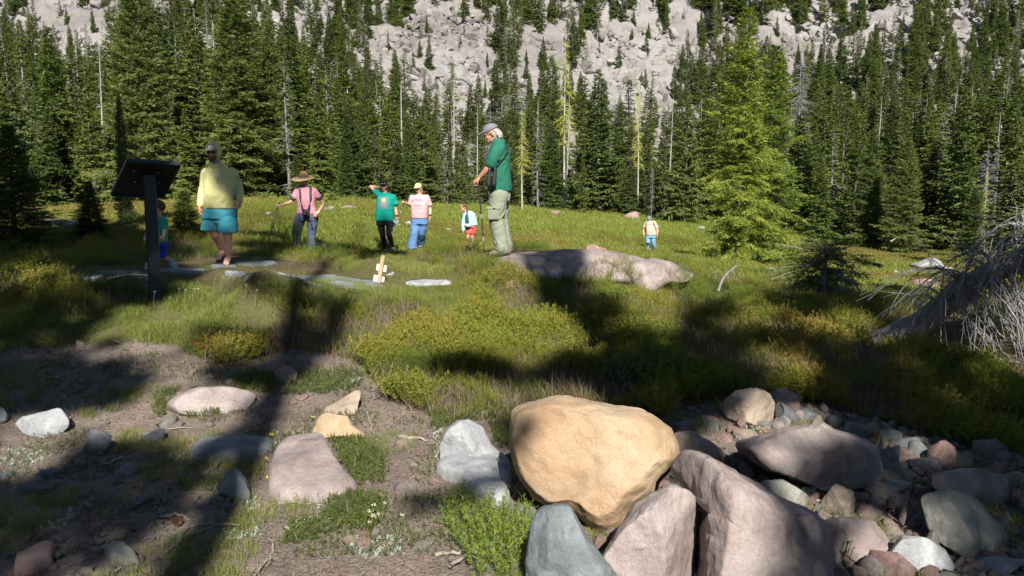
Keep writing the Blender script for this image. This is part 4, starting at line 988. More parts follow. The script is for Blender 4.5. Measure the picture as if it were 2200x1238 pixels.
MM = [mound_mesh(3, 1300, 'heath'), mound_mesh(4, 1300, 'heath'), mound_mesh(5, 1300, 'heathgreen'), mound_mesh(6, 900, 'mat', .4, .11)]
BUSH = [ # px, py foot, width px, height px, kind, label
 (1040,606,150,55,2,'dark green heather bush in front of the feet of the green shirt man'), (1330,628,130,70,1,'big rusty heather bush in front of the outcrop'), (1265,640,110,52,0,'heather bush left of the big rusty one'),
 (1465,650,140,60,0,'yellow green heather bush right of the outcrop tail'), (1390,668,120,45,0,'low heather bush below the outcrop hump'), (690,578,120,44,2,'green mound bush under the straw hat woman'), (600,545,110,60,2,'green heather hump left of the straw hat woman'),
 (960,555,150,48,2,'green heather hump before the pink shirt woman'), (640,470,130,30,0,'yellow heather hump on the rise behind the straw hat woman'), (560,480,120,36,2,'heather hump right of the man in yellow hoodie'), (1000,640,120,40,0,'rusty low bush left of the pointed pink rock'),
 (700,700,170,60,0,'yellow tipped heather bush at the left end of the heather'), (850,690,170,52,1,'rusty topped heather bush left of centre'), (780,760,130,45,2,'low heather bush above the bare soil'), (860,840,170,75,2,'bright olive heather bush at the front edge of the heather'),
 (1000,820,170,70,0,'olive heather bush in the centre'), (1120,800,150,60,0,'olive heather bush right of the centre one'), (950,760,150,50,1,'heather bush behind the central olive one'), (1080,720,150,50,0,'heather bush in the sunlit middle'), (1230,760,130,45,1,'heather bush beside the reddish block'),
 (1010,880,150,55,0,'heather bush just left above the orange boulder'), (1130,868,120,50,2,'heather bush touching the orange boulder top'), (1380,720,150,40,0,'heather bush with pink flowers in the shade gap'), (1580,780,170,60,1,'heather bush in shade right of centre'), (1620,830,150,55,2,'green heather bush behind the rounded brown boulder'),
 (1720,800,150,55,0,'dim heather bush right of the rounded boulder'), (1480,860,160,60,2,'dark bush behind the orange boulder'), (1760,720,170,60,2,'shaded heather bush below the ragged young fir'), (1900,690,150,50,2,'green bush in the hollow beside the fallen trunk'),
 (2090,830,140,70,0,'sunlit heather bush below the dead branches'), (2000,860,150,60,2,'dark bush below the fallen tree'), (1860,860,150,55,2,'dark heather bush in the right shade'), (2170,900,110,90,2,'green bush at the right picture edge'), (1650,690,150,50,0,'low olive bush left of the ragged young fir'),
 (100,700,200,60,1,'dark rusty heather hump at the left edge'), (60,620,200,70,1,'shaded heather hump at the far left'), (200,560,160,50,1,'shaded heather hump left behind the sign post'), (440,545,120,40,1,'shaded low bush behind the man in yellow hoodie'),
 (765,1010,130,52,3,'round dark green cushion plant beside the pink slab'), (745,1120,150,60,3,'wide green cushion plant below the pink slab'), (1075,955,46,40,3,'small green cushion between the grey rock and orange boulder'), (560,840,90,26,3,'small cushion plant right of the flat topped pale rock'),
 (432,893,70,18,3,'tiny cushion at the foot of the flat topped pale rock'), (1540,520,100,30,2,'green patch left of the lone fir'), (1180,505,90,14,0,'brown heather hump on the meadow behind the green shirt man'), (1450,525,120,14,1,'brown heather hump right of the far man'), (1290,510,110,12,1,'brown heather hump left of the far man')]
for i, (px, py, w, h, k, lb) in enumerate(BUSH):
    g = gp(px, py); wm = w*g.y/F; hm = h*g.y/F; Y = g.y+wm*.3
    o = link('heather_bush' if k < 3 else 'cushion_plant', MM[k], None, (g.x, Y, float(gz(g.x, Y))-.02), (0, 0, random.uniform(0, 6.28)))
    s = wm*.5; o.scale = (s, s*.8, max(hm*1.15, .15)/.52*.85); tag(o, lb, 'bush')
# flowers
def flower(px, py, hgt, mat, label, cat='flower', group=None, r=.016, petals=7, stem='grass'):
    g = gp(px, py+hgt*F/7/1.0*0) ; A = Acc(); R = np.random.default_rng(int(px*7+py))
    Y = g.y; top = np.array([0, 0, hgt]); q = np.linspace(0, 1, 4); A.tube(np.stack([.02*q**2, 0*q, hgt*q], -1), np.full(4, .0022), 4)
    t = thing('flower', label, cat, g, 0, group); link('stem', A.mesh('stem', M[stem]), t)
    H = Acc(); az = np.arange(petals)*2.4; d = unit(np.stack([np.cos(az), np.sin(az), R.uniform(.3, 1.4, petals)], -1)); H.add(*blades(np.tile(top+[.02, 0, -.01], (petals, 1)), d, unit(R.normal(0, 1, (petals, 3))), r*R.uniform(1.2, 2.4, petals), np.full(petals, r*.6), np.full(petals, .5)))
    link('petals', H.mesh('petals', M[mat], False), t)
for (x, y) in [(407,748),(427,752),(450,748),(453,735),(463,735),(471,748),(482,756),(488,738),(508,740),(440,760),(496,752)]:
    flower(x, y+14, .10, 'red', 'bright red paintbrush flower in the grass left of centre', group='red flowers in the grass', r=.024)
for (x, y) in [(1215,566),(1222,560),(1238,556),(1246,553),(1256,566),(1260,560),(1230,570)]:
    flower(x, y+28, .16, 'red', 'small red flower in front of the broad outcrop', group='red flowers before the outcrop', r=.022)
R_ = np.random.default_rng(5)
def fscatter(n, poly, mats, hgt, r, label, group, stem='heath'):
    P = np.array(poly); k = 0
    while k < n:
        x, y = R_.uniform(P[:, 0].min(), P[:, 0].max()), R_.uniform(P[:, 1].min(), P[:, 1].max())
        if not inpoly(x, y, poly): continue
        flower(x, y, hgt*R_.uniform(.8, 1.2), mats, label, group=group, r=r, stem=stem); k += 1
fscatter(34, [(1310,690),(1440,700),(1440,712),(1310,702)], 'pinkf', .10, .010, 'tiny pink flower on the heather right of centre', 'pink heather flowers in the gap of light')
fscatter(16, [(1180,720),(1270,728),(1270,740),(1180,735)], 'pinkf', .10, .010, 'tiny pink flower by the reddish block', 'pink flowers by the reddish block')
fscatter(22, [(600,870),(760,920),(560,1080),(470,960)], 'yellowf', .05, .010, 'small yellow flower on the bare soil', 'yellow flowers on the bare soil', 'grass')
fscatter(16, [(480,625),(640,640),(560,680),(300,670)], 'whitef', .16, .008, 'pale seed head standing above the grass', 'pale seed heads in the grass', 'dry')
fscatter(10, [(780,1120),(880,1140),(870,1180),(770,1180)], 'whitef', .11, .008, 'cream flower head above the silvery rosettes', 'cream flower heads at bottom centre', 'grass')
fscatter(14, [(1740,1110),(1860,1170),(1850,1238),(1770,1200)], 'whitef', .12, .008, 'pale dry flower head beside the right boulders', 'dry flower heads by the right boulders', 'dry')
fscatter(12, [(1960,1050),(2060,1060),(2050,1120),(1960,1110)], 'whitef', .11, .008, 'pale flower head in the right rubble', 'flower heads in the right rubble', 'dry')

# sticks
def stick(pts, r, mat, label, name='stick', group=None, twig=0, lift=.01):
    P = np.array([gp(x, y)[:] for x, y in pts]); P[:, 2] += lift; c = P[0].copy(); P = P-c
    # smooth
    t = np.linspace(0, len(P)-1, len(P)*4); Q = np.stack([np.interp(t, range(len(P)), P[:, k]) for k in range(3)], -1); Q += np.random.default_rng(int(pts[0][0])).normal(0, r*.5, Q.shape)
    A = Acc(); A.tube(Q, r*(1-.65*np.linspace(0, 1, len(Q))), 7); o = link(name, A.mesh(name, M[mat]), None, c); tag(o, label, 'stick', group); return o
for p, r, lb in [([(795,918),(790,890),(800,930),(825,942)][1:], .008, 'curved pale stick near the small orange rock'), ([(805,862),(796,800)], .008, 'thin straight pale stick leaning at the heather edge'), ([(860,942),(900,945),(945,955)], .014, 'pale dead branch lying left of the light grey rock'),
   ([(370,1180),(400,1140),(440,1128),(515,1135)], .012, 'gnarled grey stick lying across the sunlit soil'), ([(350,1200),(385,1160),(420,1150),(470,1130)], .009, 'second gnarled stick beside the first'), ([(345,1112),(380,1110),(410,1122)], .009, 'short curved stick by the pine cone'),
   ([(545,1238),(580,1205),(588,1170),(575,1160)], .009, 'curved stick at the bottom left of centre'), ([(220,1005),(255,988),(290,982)], .009, 'long stick in the dark shade'), ([(360,925),(420,920)], .006, 'thin stick in the sunlit soil under the flat topped rock'),
   ([(600,1083),(680,1085),(705,1095)], .007, 'thin stick along the lower edge of the pink slab'), ([(940,1195),(1000,1190),(1060,1195)], .010, 'pinkish branch at the bottom centre'), ([(1040,1200),(1060,1180),(1085,1120)], .007, 'thin upright twig at the bottom centre'),
   ([(965,1225),(1010,1190),(1050,1200),(1030,1235)], .009, 'bent branch at the bottom edge'), ([(430,1030),(470,1000),(480,990)], .006, 'thin stick below the long grey slab'), ([(370,1068),(420,1060)], .006, 'short stick at the shade edge'), ([(240,1238),(290,1200)], .008, 'stick at the bottom left'),
   ([(760,905),(690,890)], .006, 'little stick behind the small orange rock'), ([(1750,690),(1775,715),(1790,725)], .018, 'pale branch lying under the ragged young fir'), ([(1150,1010),(1130,1060)][::-1], .005, 'twig at the foot of the orange boulder')]:
    stick(p, r, 'twig', lb)
# upright pale dead branch at px 1560
def free_stick(pts, Y, r, mat, label, name='dead_branch', parent=None):
    P = np.array([at(x, y, Y+dy) for x, y, dy in pts]); c = P[0].copy(); c[2] = gz(c[0], c[1]) if not parent else c[2]
    A = Acc(); t = np.linspace(0, len(P)-1, len(P)*3); Q = np.stack([np.interp(t, range(len(P)), P[:, k]) for k in range(3)], -1)
    A.tube(Q-c, r*(1-.6*np.linspace(0, 1, len(Q))), 7); o = link(name, A.mesh(name, M[mat]), None, c); tag(o, label, 'branch'); return o
free_stick([(1543,625,0),(1550,605,0),(1558,592,0),(1572,580,0),(1584,570,0)], 9.3, .019, 'deadbranch', 'bent bleached dead branch standing right of the outcrop')
free_stick([(1572,582,0),(1577,586,0),(1579,590,0)], 9.3, .008, 'deadbranch', 'short side twig of the bleached branch')
free_stick([(1913,519,0),(1925,512,0),(1960,500,0)][:2], 30, .03, 'snag', 'thin pale stick far on the meadow')
# small pine cone
def cone():
    g = gp(377, 1125); A = Acc()
    for i in range(60):
        a = i*2.4; z = i/60; r = .022*math.sin(math.pi*min(.98, z*.8+.12)); b = np.array([[math.cos(a)*r*.5, math.sin(a)*r*.5, z*.06]]); d = unit(np.array([[math.cos(a), math.sin(a), .5]]))
        A.add(*blades(b, d, np.array([[-math.sin(a)*.2, math.cos(a)*.2, 1.]]), np.array([.016]), np.array([.012]), np.array([.5])))
    m = flat_mat('cone_scales', (.10,.045,.03)); o = link('pine_cone', A.mesh('pine_cone', m, False), None, g+Vector((0, 0, .02)), (1.4, 0, .7)); tag(o, 'reddish brown pine cone lying by the gnarled sticks', 'cone')
cone()
# seedlings and the ragged little fir, with its dead white leader
plant('Y', 1312, 0, float(gp(1312, 905).y)+.4, 842, 'light green fir seedling peeking over the orange boulder', wide=1.4)
plant('Y', 1140, 0, 8.9, 606, 'tiny seedling in the heather near the pointed pink rock', wide=.6)
def ragged():
    Y = 11.5; X = float(at(1768, 640, Y)[0]); z = float(gz(X, Y)); t = thing('ragged_young_fir', 'ragged young fir with a bare bleached leader and grey dead lower branches', 'tree', (X, Y, z)); H = float(at(1768, 528, Y)[2])-z
    A, Bq = crown_arr(H, .78, 77, nb=60, z0=.3, tw=13, bw=.018, fine=3, droop=.75, gap=.25, irr=.5, prof=.35, up=.15, bl=.8)
    tk = trunk_arr(H*1.02, .05, 5, lean=.02); tk.V += Bq.V; tk.F += [f+tk.n for f in Bq.F]; tk.T += Bq.T
    link('trunk', tk.mesh('trunk', M['snag']), t); link('crown', A.mesh('crown', M['fir'], False), t)
    link('dead_branches', snag_arr(H, .03, 6, nb=46, len_=.95, droop=.7, start=.05, top=.98, twigs=4).mesh('dead_branches', M['deadbranch'], False), t)
ragged()
def low_branch():
    g = gp(1480, 850); t = thing('fallen_fir_branch', 'dark fir branch with bare twigs lying in the shade behind the orange boulder', 'branch', (g.x, g.y, g.z+.1), math.pi, None, .5)
    A, Bq = crown_arr(1.3, .42, 88, nb=40, z0=.1, tw=14, bw=.02, fine=3, droop=.2, irr=.3)
    a = link('needles', A.mesh('needles', M['fir'], False), t); a.rotation_euler = (0, math.pi/2-.15, 0)
    b = link('stem', snag_arr(1.3, .02, 9, nb=20, len_=.45, start=.1, top=.95).mesh('stem', M['deadbranch'], False), t); b.rotation_euler = (0, math.pi/2-.15, 0)
low_branch()

# ------------------------------------------------------------------ fallen grey tree at the right
def fallen():
    P = np.array([at(1840,770,7.6), at(1900,735,7.5), at(1990,690,7.4), at(2060,625,7.3), at(2130,585,7.2), at(2230,540,7.1), at(2420,440,7.0)])
    r = np.array([.145,.14,.125,.115,.105,.09,.06]); t_ = np.linspace(0, 6, 30)
    Q = np.stack([np.interp(t_, range(7), P[:, k]) for k in range(3)], -1); rr = np.interp(t_, range(7), r)
    for _ in range(3): Q[1:-1] = (Q[:-2]+2*Q[1:-1]+Q[2:])/4
    c = Q[0].copy(); c[2] = float(gz(c[0], c[1])); root = thing('fallen_tree', 'fallen grey dead tree at the right edge with drooping bare branches', 'dead tree', c)
    A = Acc(); A.tube(Q-c, rr, 20); V = A.V[0]; rad = V.copy(); nn = fbm(V*6, 4, 5)
    ctr = np.repeat(Q-c, 20, 0); A.V[0] = ctr+(V-ctr)*(1+.12*nn)[:, None]
    link('trunk', A.mesh('trunk', M['snaggrey']), root)
    R = np.random.default_rng(4); TW = Acc()
    for i in range(190):
        s = R.uniform(.30, 1)**.8; k = s*29; i0 = int(min(k, 28)); b = Q[i0]*(1-(k-i0))+Q[i0+1]*(k-i0)
        side = -1 if R.uniform() < .5 else 1          # most hang on the near side
        ln = R.uniform(.35, 1.35)*(.55+.75*s); out = np.array([R.normal(.35, .3), side*R.uniform(.15, .8), R.uniform(-.1, .5)]); out /= np.linalg.norm(out)
        q = np.linspace(0, 1, 9); drop = R.uniform(.45, 1.05)*ln; arch = i >= 165
        p = b+out*(ln*.62*q)[:, None]*1.+np.array([R.normal(.12, .3), 0, 0])*(q**2*ln*.4)[:, None]; p[:, 2] += ln*.18*np.sin(q*2.4)-drop*q**1.8
        if arch: p = b+np.stack([-ln*.5*q+R.normal(0, .1)*q, side*.25*ln*q, ln*(.22*np.sin(q*2.6)-.30*q*q)], -1)
        p += np.cumsum(R.normal(0, .016, p.shape), 0)*q[:, None]; g = gz(p[:, 0], p[:, 1]); p[:, 2] = np.maximum(p[:, 2], g+.02)
        rad = (.004+.013*R.uniform()**1.5)*(1-.8*q)+.0015
        a = Acc(); a.tube(p-c, rad, 5)
        if i < 90: link('branch', a.mesh('branch', M['deadbranch']), root)
        else: TW.V += [v for v in a.V]; TW.F += [f+TW.n for f in a.F]; TW.T += a.T; TW.n += a.n
        for j in range(6):
            m = R.integers(2, 8); d = unit(p[min(m+1, 8)]-p[m-1]+R.normal(0, .16, 3)*ln*.7+1e-6); l2 = ln*R.uniform(.15, .45); e = np.stack([p[m], p[m]+d*l2*.5+[0, 0, -.01], p[m]+d*l2+R.normal(0, .03, 3)+[0, 0, -.12*l2]])
            e[:, 2] = np.maximum(e[:, 2], gz(e[:, 0], e[:, 1])+.01); TW.tube(e-c, np.array([.0045, .0035, .0015]), 3)
            if R.uniform() < .5:
                e2 = np.stack([e[1], e[1]+unit(d+R.normal(0, .5, 3))*l2*.4]); TW.tube(e2-c, np.array([.003, .0012]), 3)
    o = link('twigs', TW.mesh('twigs', M['deadbranch'], False), root); o['kind'] = 'stuff'
fallen()
def slope_shrubs():
    px = rng.uniform(-40, 2240, 900); py = rng.uniform(-20, 260, 900); k = clear_at(px, py, 1.2); px, py = px[k][:230], py[k][:230]; Ys = np.linspace(95, 215, 200); P = []
    for a, b in zip(px, py):
        p = at(a, b, Ys); z = hillz(p[:, 0], p[:, 1]); i = np.argmax(p[:, 2] < z)
        if i > 0 and fbm(np.array([[p[i, 0]/16, p[i, 1]/9, 3.]]), 2, 5)[0] > -.1: P.append([p[i, 0], p[i, 1], z[i]+.3])
    P = np.array(P); s = rng.uniform(.8, 2.6, len(P)); S = np.stack([s, s*.8, s*rng.uniform(.8, 1.5, len(P))], -1); R = np.zeros((len(P), 3)); R[:, 2] = rng.uniform(0, 6, len(P))
    scatter('slope_shrubs', P, R, S, [mound_mesh(21, 260, 'mat', .6, .3, 18), mound_mesh(22, 260, 'heathgreen', .6, .3, 18)], 'low green shrubs growing between the blocks of the talus slope', 'shrubs')
slope_shrubs()
# ------------------------------------------------------------------ people
def cloth_mat(name, c, fold=.5, scale=9, rough=.85, var=.12):
    m, nt, b = nodes(name, rough, .15); v = objco(nt)
    n = noise_tex(nt, scale, 4, v, .5, 1.5); f = noise_tex(nt, 260, 2, v)
    L(nt, mix(nt, math_(nt, 'MULTIPLY', f, var), c, [x*.6 for x in c]), b.inputs['Base Color'])
    bump(nt, b, math_(nt, 'ADD', n, math_(nt, 'MULTIPLY', f, .03)), fold, .014); return m
def skin_mat(name, c):
    m, nt, b = nodes(name, .55, .35); v = objco(nt); n = noise_tex(nt, 22, 4, v)
    L(nt, mix(nt, n, [c[0]*.92, c[1]*.8, c[2]*.78], c), b.inputs['Base Color']); b.inputs['Subsurface Weight'].default_value = .12
    b.inputs['Subsurface Radius'].default_value = (.01, .004, .002); return m
SK = skin_mat('skin', (.52,.30,.21)); SKP = skin_mat('pale_skin', (.58,.36,.27)); SKT = skin_mat('tanned_skin', (.44,.235,.155))
def arr_limb(pts, rad, seg=14, sub=4):
    P = np.array(pts, float); r = np.array(rad, float)
    if r.ndim == 1: r = np.stack([r, r], -1)
    n = len(P); t = np.linspace(0, n-1, (n-1)*sub+1)
    if n > 2:
        Q = []
        for x in t:
            i = int(min(x, n-2)); f = x-i; p0, p1, p2, p3 = P[max(i-1, 0)], P[i], P[i+1], P[min(i+2, n-1)]
            Q.append(.5*((2*p1)+(p2-p0)*f+(2*p0-5*p1+4*p2-p3)*f*f+(3*p1-p0-3*p2+p3)*f**3))
        Q = np.array(Q)
    else: Q = np.stack([np.interp(t, range(n), P[:, k]) for k in range(3)], -1)
    rr = np.stack([np.interp(t, range(n), r[:, k]) for k in range(2)], -1)
    d0 = unit(Q[0]-Q[1]); d1 = unit(Q[-1]-Q[-2]); m0, m1 = rr[0].min(), rr[-1].min(); a = [.35, .7, .95, 1.]
    Q = np.concatenate([[Q[0]+d0*m0*k for k in a[::-1]], Q, [Q[-1]+d1*m1*k for k in a]])
    rr = np.concatenate([[rr[0]*math.sqrt(max(1-k*k, 1e-4)) for k in a[::-1]], rr, [rr[-1]*math.sqrt(max(1-k*k, 1e-4)) for k in a]])
    V, Fq = tube_arr(Q, rr, seg); n = len(V)
    V = np.concatenate([V, [Q[0], Q[-1]]]); k = np.arange(seg)
    c0 = np.stack([np.full(seg, n), (k+1) % seg, k, k], -1); e = n-seg; c1 = np.stack([np.full(seg, n+1), e+k, e+(k+1) % seg, e+(k+1) % seg], -1)
    return V, Fq, np.concatenate([c0[:, :3], c1[:, :3]])
class Body:
    "collects closed solids; solid() fuses them into one continuous skin"
    def __init__(s): s.bm = bmesh.new()
    def raw(s, V, quads, tris=()):
        vs = [s.bm.verts.new(v) for v in V]
        for f in list(quads)+list(tris):
            try: s.bm.faces.new([vs[i] for i in f])
            except ValueError: pass
        return s
    def limb(s, pts, rad, seg=14): return s.raw(*arr_limb(pts, rad, seg))
    def ell(s, c, r, R=None, seg=18):
        th = np.linspace(0, 2*math.pi, seg, endpoint=False); ph = np.linspace(-math.pi/2, math.pi/2, seg//2+1)
        V = np.stack([np.outer(np.cos(ph), np.cos(th)), np.outer(np.cos(ph), np.sin(th)), np.outer(np.sin(ph), np.ones(seg))], -1).reshape(-1, 3)*np.array(r)
        if R is not None: V = V@np.array(R).T
        bm2 = bmesh.new(); vs = [bm2.verts.new(v+np.array(c)) for v in V]
        for f in close_sphere(V, seg//2+1, seg): bm2.faces.new([vs[i] for i in f])
        bmesh.ops.remove_doubles(bm2, verts=bm2.verts, dist=1e-5); me = bpy.data.meshes.new('t'); bm2.to_mesh(me); bm2.free(); s.bm.from_mesh(me); bpy.data.meshes.remove(me); return s
    def loft(s, rings, seg=28, pw=2.4):
        "rings: centre, half width (x), half depth (y)"
        th = np.linspace(0, 2*math.pi, seg, endpoint=False); c, q = np.cos(th), np.sin(th)
        e = np.stack([np.sign(c)*np.abs(c)**(2/pw), np.sign(q)*np.abs(q)**(2/pw)], -1); V = []
        R = [(np.array(p, float), a, b) for p, a, b in rings]; t = np.linspace(0, len(R)-1, (len(R)-1)*4+1)
        P = np.array([r[0] for r in R]); A_ = np.array([[r[1], r[2]] for r in R])
        for x in t:
            p = [np.interp(x, range(len(R)), P[:, k]) for k in range(3)]; a = [np.interp(x, range(len(R)), A_[:, k]) for k in range(2)]
            V.append(np.stack([p[0]+e[:, 0]*a[0], p[1]+e[:, 1]*a[1], np.full(seg, p[2])], -1))
        n = len(V); V = np.concatenate(V); i = np.arange(n-1)[:, None]*seg; j = np.arange(seg)[None]; k = (j+1) % seg
        Fq = np.stack([i+j, i+k, i+seg+k, i+seg+j], -1).reshape(-1, 4); N_ = len(V)
        V = np.concatenate([V, [P[0], P[-1]]]); j = np.arange(seg); k = (j+1) % seg
        return s.raw(V, Fq, np.concatenate([np.stack([np.full(seg, N_), k, j], -1), np.stack([np.full(seg, N_+1), (n-1)*seg+j, (n-1)*seg+k], -1)]))
    def solid(s, name, mat, parent, vox=.009, smooth=4, folds=0, fs=14, seed=0, rm=True):
        bmesh.ops.recalc_face_normals(s.bm, faces=s.bm.faces)
        me = bpy.data.meshes.new(name); s.bm.to_mesh(me); s.bm.free()
        if rm:
            o = bpy.data.objects.new('tmp', me); COL.objects.link(o)
            m = o.modifiers.new('r', 'REMESH'); m.mode = 'VOXEL'; m.voxel_size = vox
            m = o.modifiers.new('s', 'SMOOTH'); m.iterations = smooth; m.factor = .5
            dg = bpy.context.evaluated_depsgraph_get(); me2 = bpy.data.meshes.new_from_object(o.evaluated_get(dg)); bpy.data.objects.remove(o); bpy.data.meshes.remove(me); me = me2; me.name = name
        if folds:
            n = len(me.vertices); V = np.empty(n*3); me.vertices.foreach_get('co', V); V = V.reshape(-1, 3); Nn = np.empty(n*3); me.vertices.foreach_get('normal', Nn); Nn = Nn.reshape(-1, 3)
            W = V*np.array([fs, fs, fs*.55])+1.5*fbm(V*6, 2, seed)[:, None]
            V = V+Nn*(folds*(1-2*np.abs(fbm(W, 2, seed+3))))[:, None]; me.vertices.foreach_set('co', V.astype(np.float32).ravel())
        me.materials.clear(); me.materials.append(mat); me.polygons.foreach_set('use_smooth', np.ones(len(me.polygons), bool)); me.update()
        return link(name, me, parent)
def rotm(yaw, pitch=0, roll=0): return np.array((Matrix.Rotation(yaw, 3, 'Z')@Matrix.Rotation(pitch, 3, 'X')@Matrix.Rotation(roll, 3, 'Y')))
def head(b, c, R, k=1., beard=False):
    "c: centre of the skull; the face looks along -y before R turns it"
    def q(x, y, z): return np.array(c)+R@np.array([x, y, z])*k
    b.ell(q(0, .012, .028), (.077*k, .095*k, .088*k), R); b.ell(q(0, -.03, -.035), (.061*k, .062*k, .078*k), R)
    b.ell(q(0, -.064, -.093), (.027*k, .023*k, .021*k), R); b.ell(q(0, -.04, -.075), (.05*k, .045*k, .035*k), R)
    b.limb([q(0, -.088, .005), q(0, -.104, -.018), q(0, -.110, -.034)], [.009*k, .012*k, .015*k], 8)
    b.ell(q(0, -.076, .022), (.05*k, .018*k, .011*k), R)
    for s in (-1, 1): b.ell(q(s*.08, .008, -.012), (.011*k, .02*k, .032*k), R, 10); b.ell(q(s*.034, -.066, -.03), (.024*k, .024*k, .022*k), R, 10); b.ell(q(s*.012, -.1, -.038), (.011*k, .009*k, .008*k), R, 8)
    b.ell(q(0, -.092, -.062), (.024*k, .011*k, .011*k), R, 10)
def face_bits(parent, c, R, k=1, brow=(.06,.04,.03), shades=False, lips=(.32,.10,.08)):
    def q(x, y, z): return np.array(c)+R@np.array([x, y, z])*k
    dk = flat_mat('eye_dark', (.02,.02,.025), .2, .5); wh = flat_mat('eye_white', (.7,.68,.64), .4)
    for s in (-1, 1):
        if not shades:
            Body().ell(q(s*.031, -.086, -.002), (.013*k, .006*k, .0065*k), R, 10).solid('eye', wh, parent, rm=False)
            Body().ell(q(s*.031, -.0905, -.002), (.0058*k, .003*k, .0058*k), R, 8).solid('iris', dk, parent, rm=False)
        Body().limb([q(s*.014, -.094, .018), q(s*.032, -.095, .023), q(s*.05, -.084, .017)], [.0035*k, .0045*k, .003*k], 6).solid('eyebrow', flat_mat('eyebrow', brow), parent, rm=False)
    if shades:
        o = Body().ell(q(-.032, -.094, -.001), (.027*k, .008*k, .019*k), R, 12).ell(q(.032, -.094, -.001), (.027*k, .008*k, .019*k), R, 12).limb([q(-.012, -.1, .006), q(.012, -.1, .006)], [.003*k, .003*k], 6)
        for s in (-1, 1): o.limb([q(s*.058, -.088, .003), q(s*.078, -.04, .004), q(s*.083, .01, .003)], [.003*k]*3, 6)
        o.solid('sunglasses', flat_mat('dark_lens', (.012,.012,.015), .12, .6), parent, rm=False)
    Body().ell(q(0, -.1015, -.0605), (.021*k, .005*k, .0035*k), R, 10).ell(q(0, -.100, -.067), (.018*k, .006*k, .0045*k), R, 10).solid('lips', flat_mat('lips', lips, .4), parent, rm=False)
def hand(b, w, d, n, k=1., curl=.3, side=1):
    "w wrist, d along the hand, n out of the back of the hand; five separate bent fingers"
    d = unit(np.array(d, float)); n = np.array(n, float); n = unit(n-d*(n@d)); s = np.cross(d, n)*side
    R = np.stack([s, d, n], 1); w = np.array(w, float)
    b.limb([w-d*.02*k, w+d*.03*k, w+d*.085*k], [(.027*k, .019*k), (.036*k, .016*k), (.038*k, .013*k)] if False else [.022*k, .024*k, .022*k], 10)
    b.ell(w+d*.055*k, (.041*k, .052*k, .0155*k), R, 14)
    for i, (o, l) in enumerate([(-.031, .066), (-.0105, .078), (.0105, .074), (.030, .058)]):
        p0 = w+d*.085*k+s*o*k; a = curl*(.9+.15*i); p = [p0-d*.02*k, p0]; an = 0; q = p0
        for j, f in enumerate((.45, .32, .23)):
            an += a*(1.1 if j else .8); dd = d*math.cos(an)-n*math.sin(an)+s*o*1.2*(1-curl); q = q+unit(dd)*l*f*k; p.append(q)
        b.limb(p, [.0098*k, .0098*k, .0092*k, .0085*k, .0078*k], 8)
    p0 = w+d*.02*k-s*.03*k; q1 = p0+(d*.75-s*.6-n*.25*curl)*.036*k; q2 = q1+unit(d*.95-s*.1-n*(.2+curl*.7))*.034*k; q3 = q2+unit(d*.8+s*.25*curl-n*(.1+curl))*.024*k
    b.limb([p0, q1, q2, q3], [.0135*k, .0125*k, .0105*k, .009*k], 8)
class Person:
    def __init__(s, label, px, py, Y, group=None):
        s.Y = Y; w = at(px, py, Y); s.org = np.array([w[0], w[1], w[2]]); s.root = thing('person', label, 'person', s.org, 0, group); s.m = Y/F
    def p(s, px, py, dy=0.): return at(px, py, s.Y+dy)-s.org
    def P(s, L_): return [s.p(*x) for x in L_]
    def rings(s, L_): return [(s.p(x, y, dy), hw*s.m, hd) for x, y, hw, hd, dy in L_]
    def on(s, name, mat): pass
def cap(par, c, R, k, mat, brim=True, name='cap', brimmat=None, back=1.):
    def q(x, y, z): return np.array(c)+R@np.array([x, y, z])*k
    b = Body(); th = np.linspace(0, 2*math.pi, 24, endpoint=False); V = []; pr = [(0, .112), (.3, .110), (.6, .098), (.85, .072), (1, .0)]
    V = []
    for zf, r in [(1.0, 1.0), (.99, 1.02), (.5, 1.03), (.02, 1.0)]: pass
    b.ell(q(0, .012, .055), (.086*k, .105*k*back, .076*k), R, 22)
    if brim: b.ell(q(0, -.115, .045), (.068*k, .07*k, .009*k), R@rotm(0, .18), 18)
    o = b.solid(name, mat, par, .006*k, 3); 
    # cut the cap off below its rim so the face stays free
    bm = bmesh.new(); bm.from_mesh(o.data); Rm = Matrix(R.tolist()); nrm = Rm@Vector((0, -.22, 1)); nrm.normalize()
    res = bmesh.ops.bisect_plane(bm, geom=bm.verts[:]+bm.edges[:]+bm.faces[:], plane_co=Vector(q(0, -.05, .030)), plane_no=nrm, clear_inner=True)
    ed = [e for e in bm.edges if e.is_boundary]; bmesh.ops.holes_fill(bm, edges=ed); bm.to_mesh(o.data); bm.free(); return o
def shoe(par, heel, toe, k, mat, sole, name='shoe', h=.07):
    heel = np.array(heel); toe = np.array(toe); d = unit(toe-heel); up = np.array([0, 0, 1.]); 
    b = Body().limb([heel+up*.04*k, heel*.55+toe*.45+up*.035*k, toe-d*.045*k+up*.025*k], [(.042*k, .045*k), (.046*k, .038*k), (.044*k, .026*k)])
    b.limb([heel+d*.02*k+up*.05*k, heel+d*.04*k+up*(h+.05)*k], [.044*k, .042*k]); o = b.solid(name, mat, par, .008, 3)
    s2 = Body().limb([heel+up*.004*k, heel*.5+toe*.5+up*.004*k, toe-d*.03*k+up*.006*k], [(.046*k, .016*k), (.050*k, .014*k), (.046*k, .014*k)]).solid('sole', sole, o, .008, 2); return o
def lerp(a, b, t): return np.array(a)*(1-t)+np.array(b)*t
def arm(b, pts, k=1., r=(.050, .040, .040, .026), sh=True):
    S, E, Wr = [np.array(x) for x in pts]
    b.limb([S, lerp(S, E, .5), E], [r[0]*.85*k, r[1]*1.05*k, r[1]*.93*k]); b.limb([E, lerp(E, Wr, .3), Wr], [r[1]*.9*k, r[2]*1.02*k, r[3]*k])
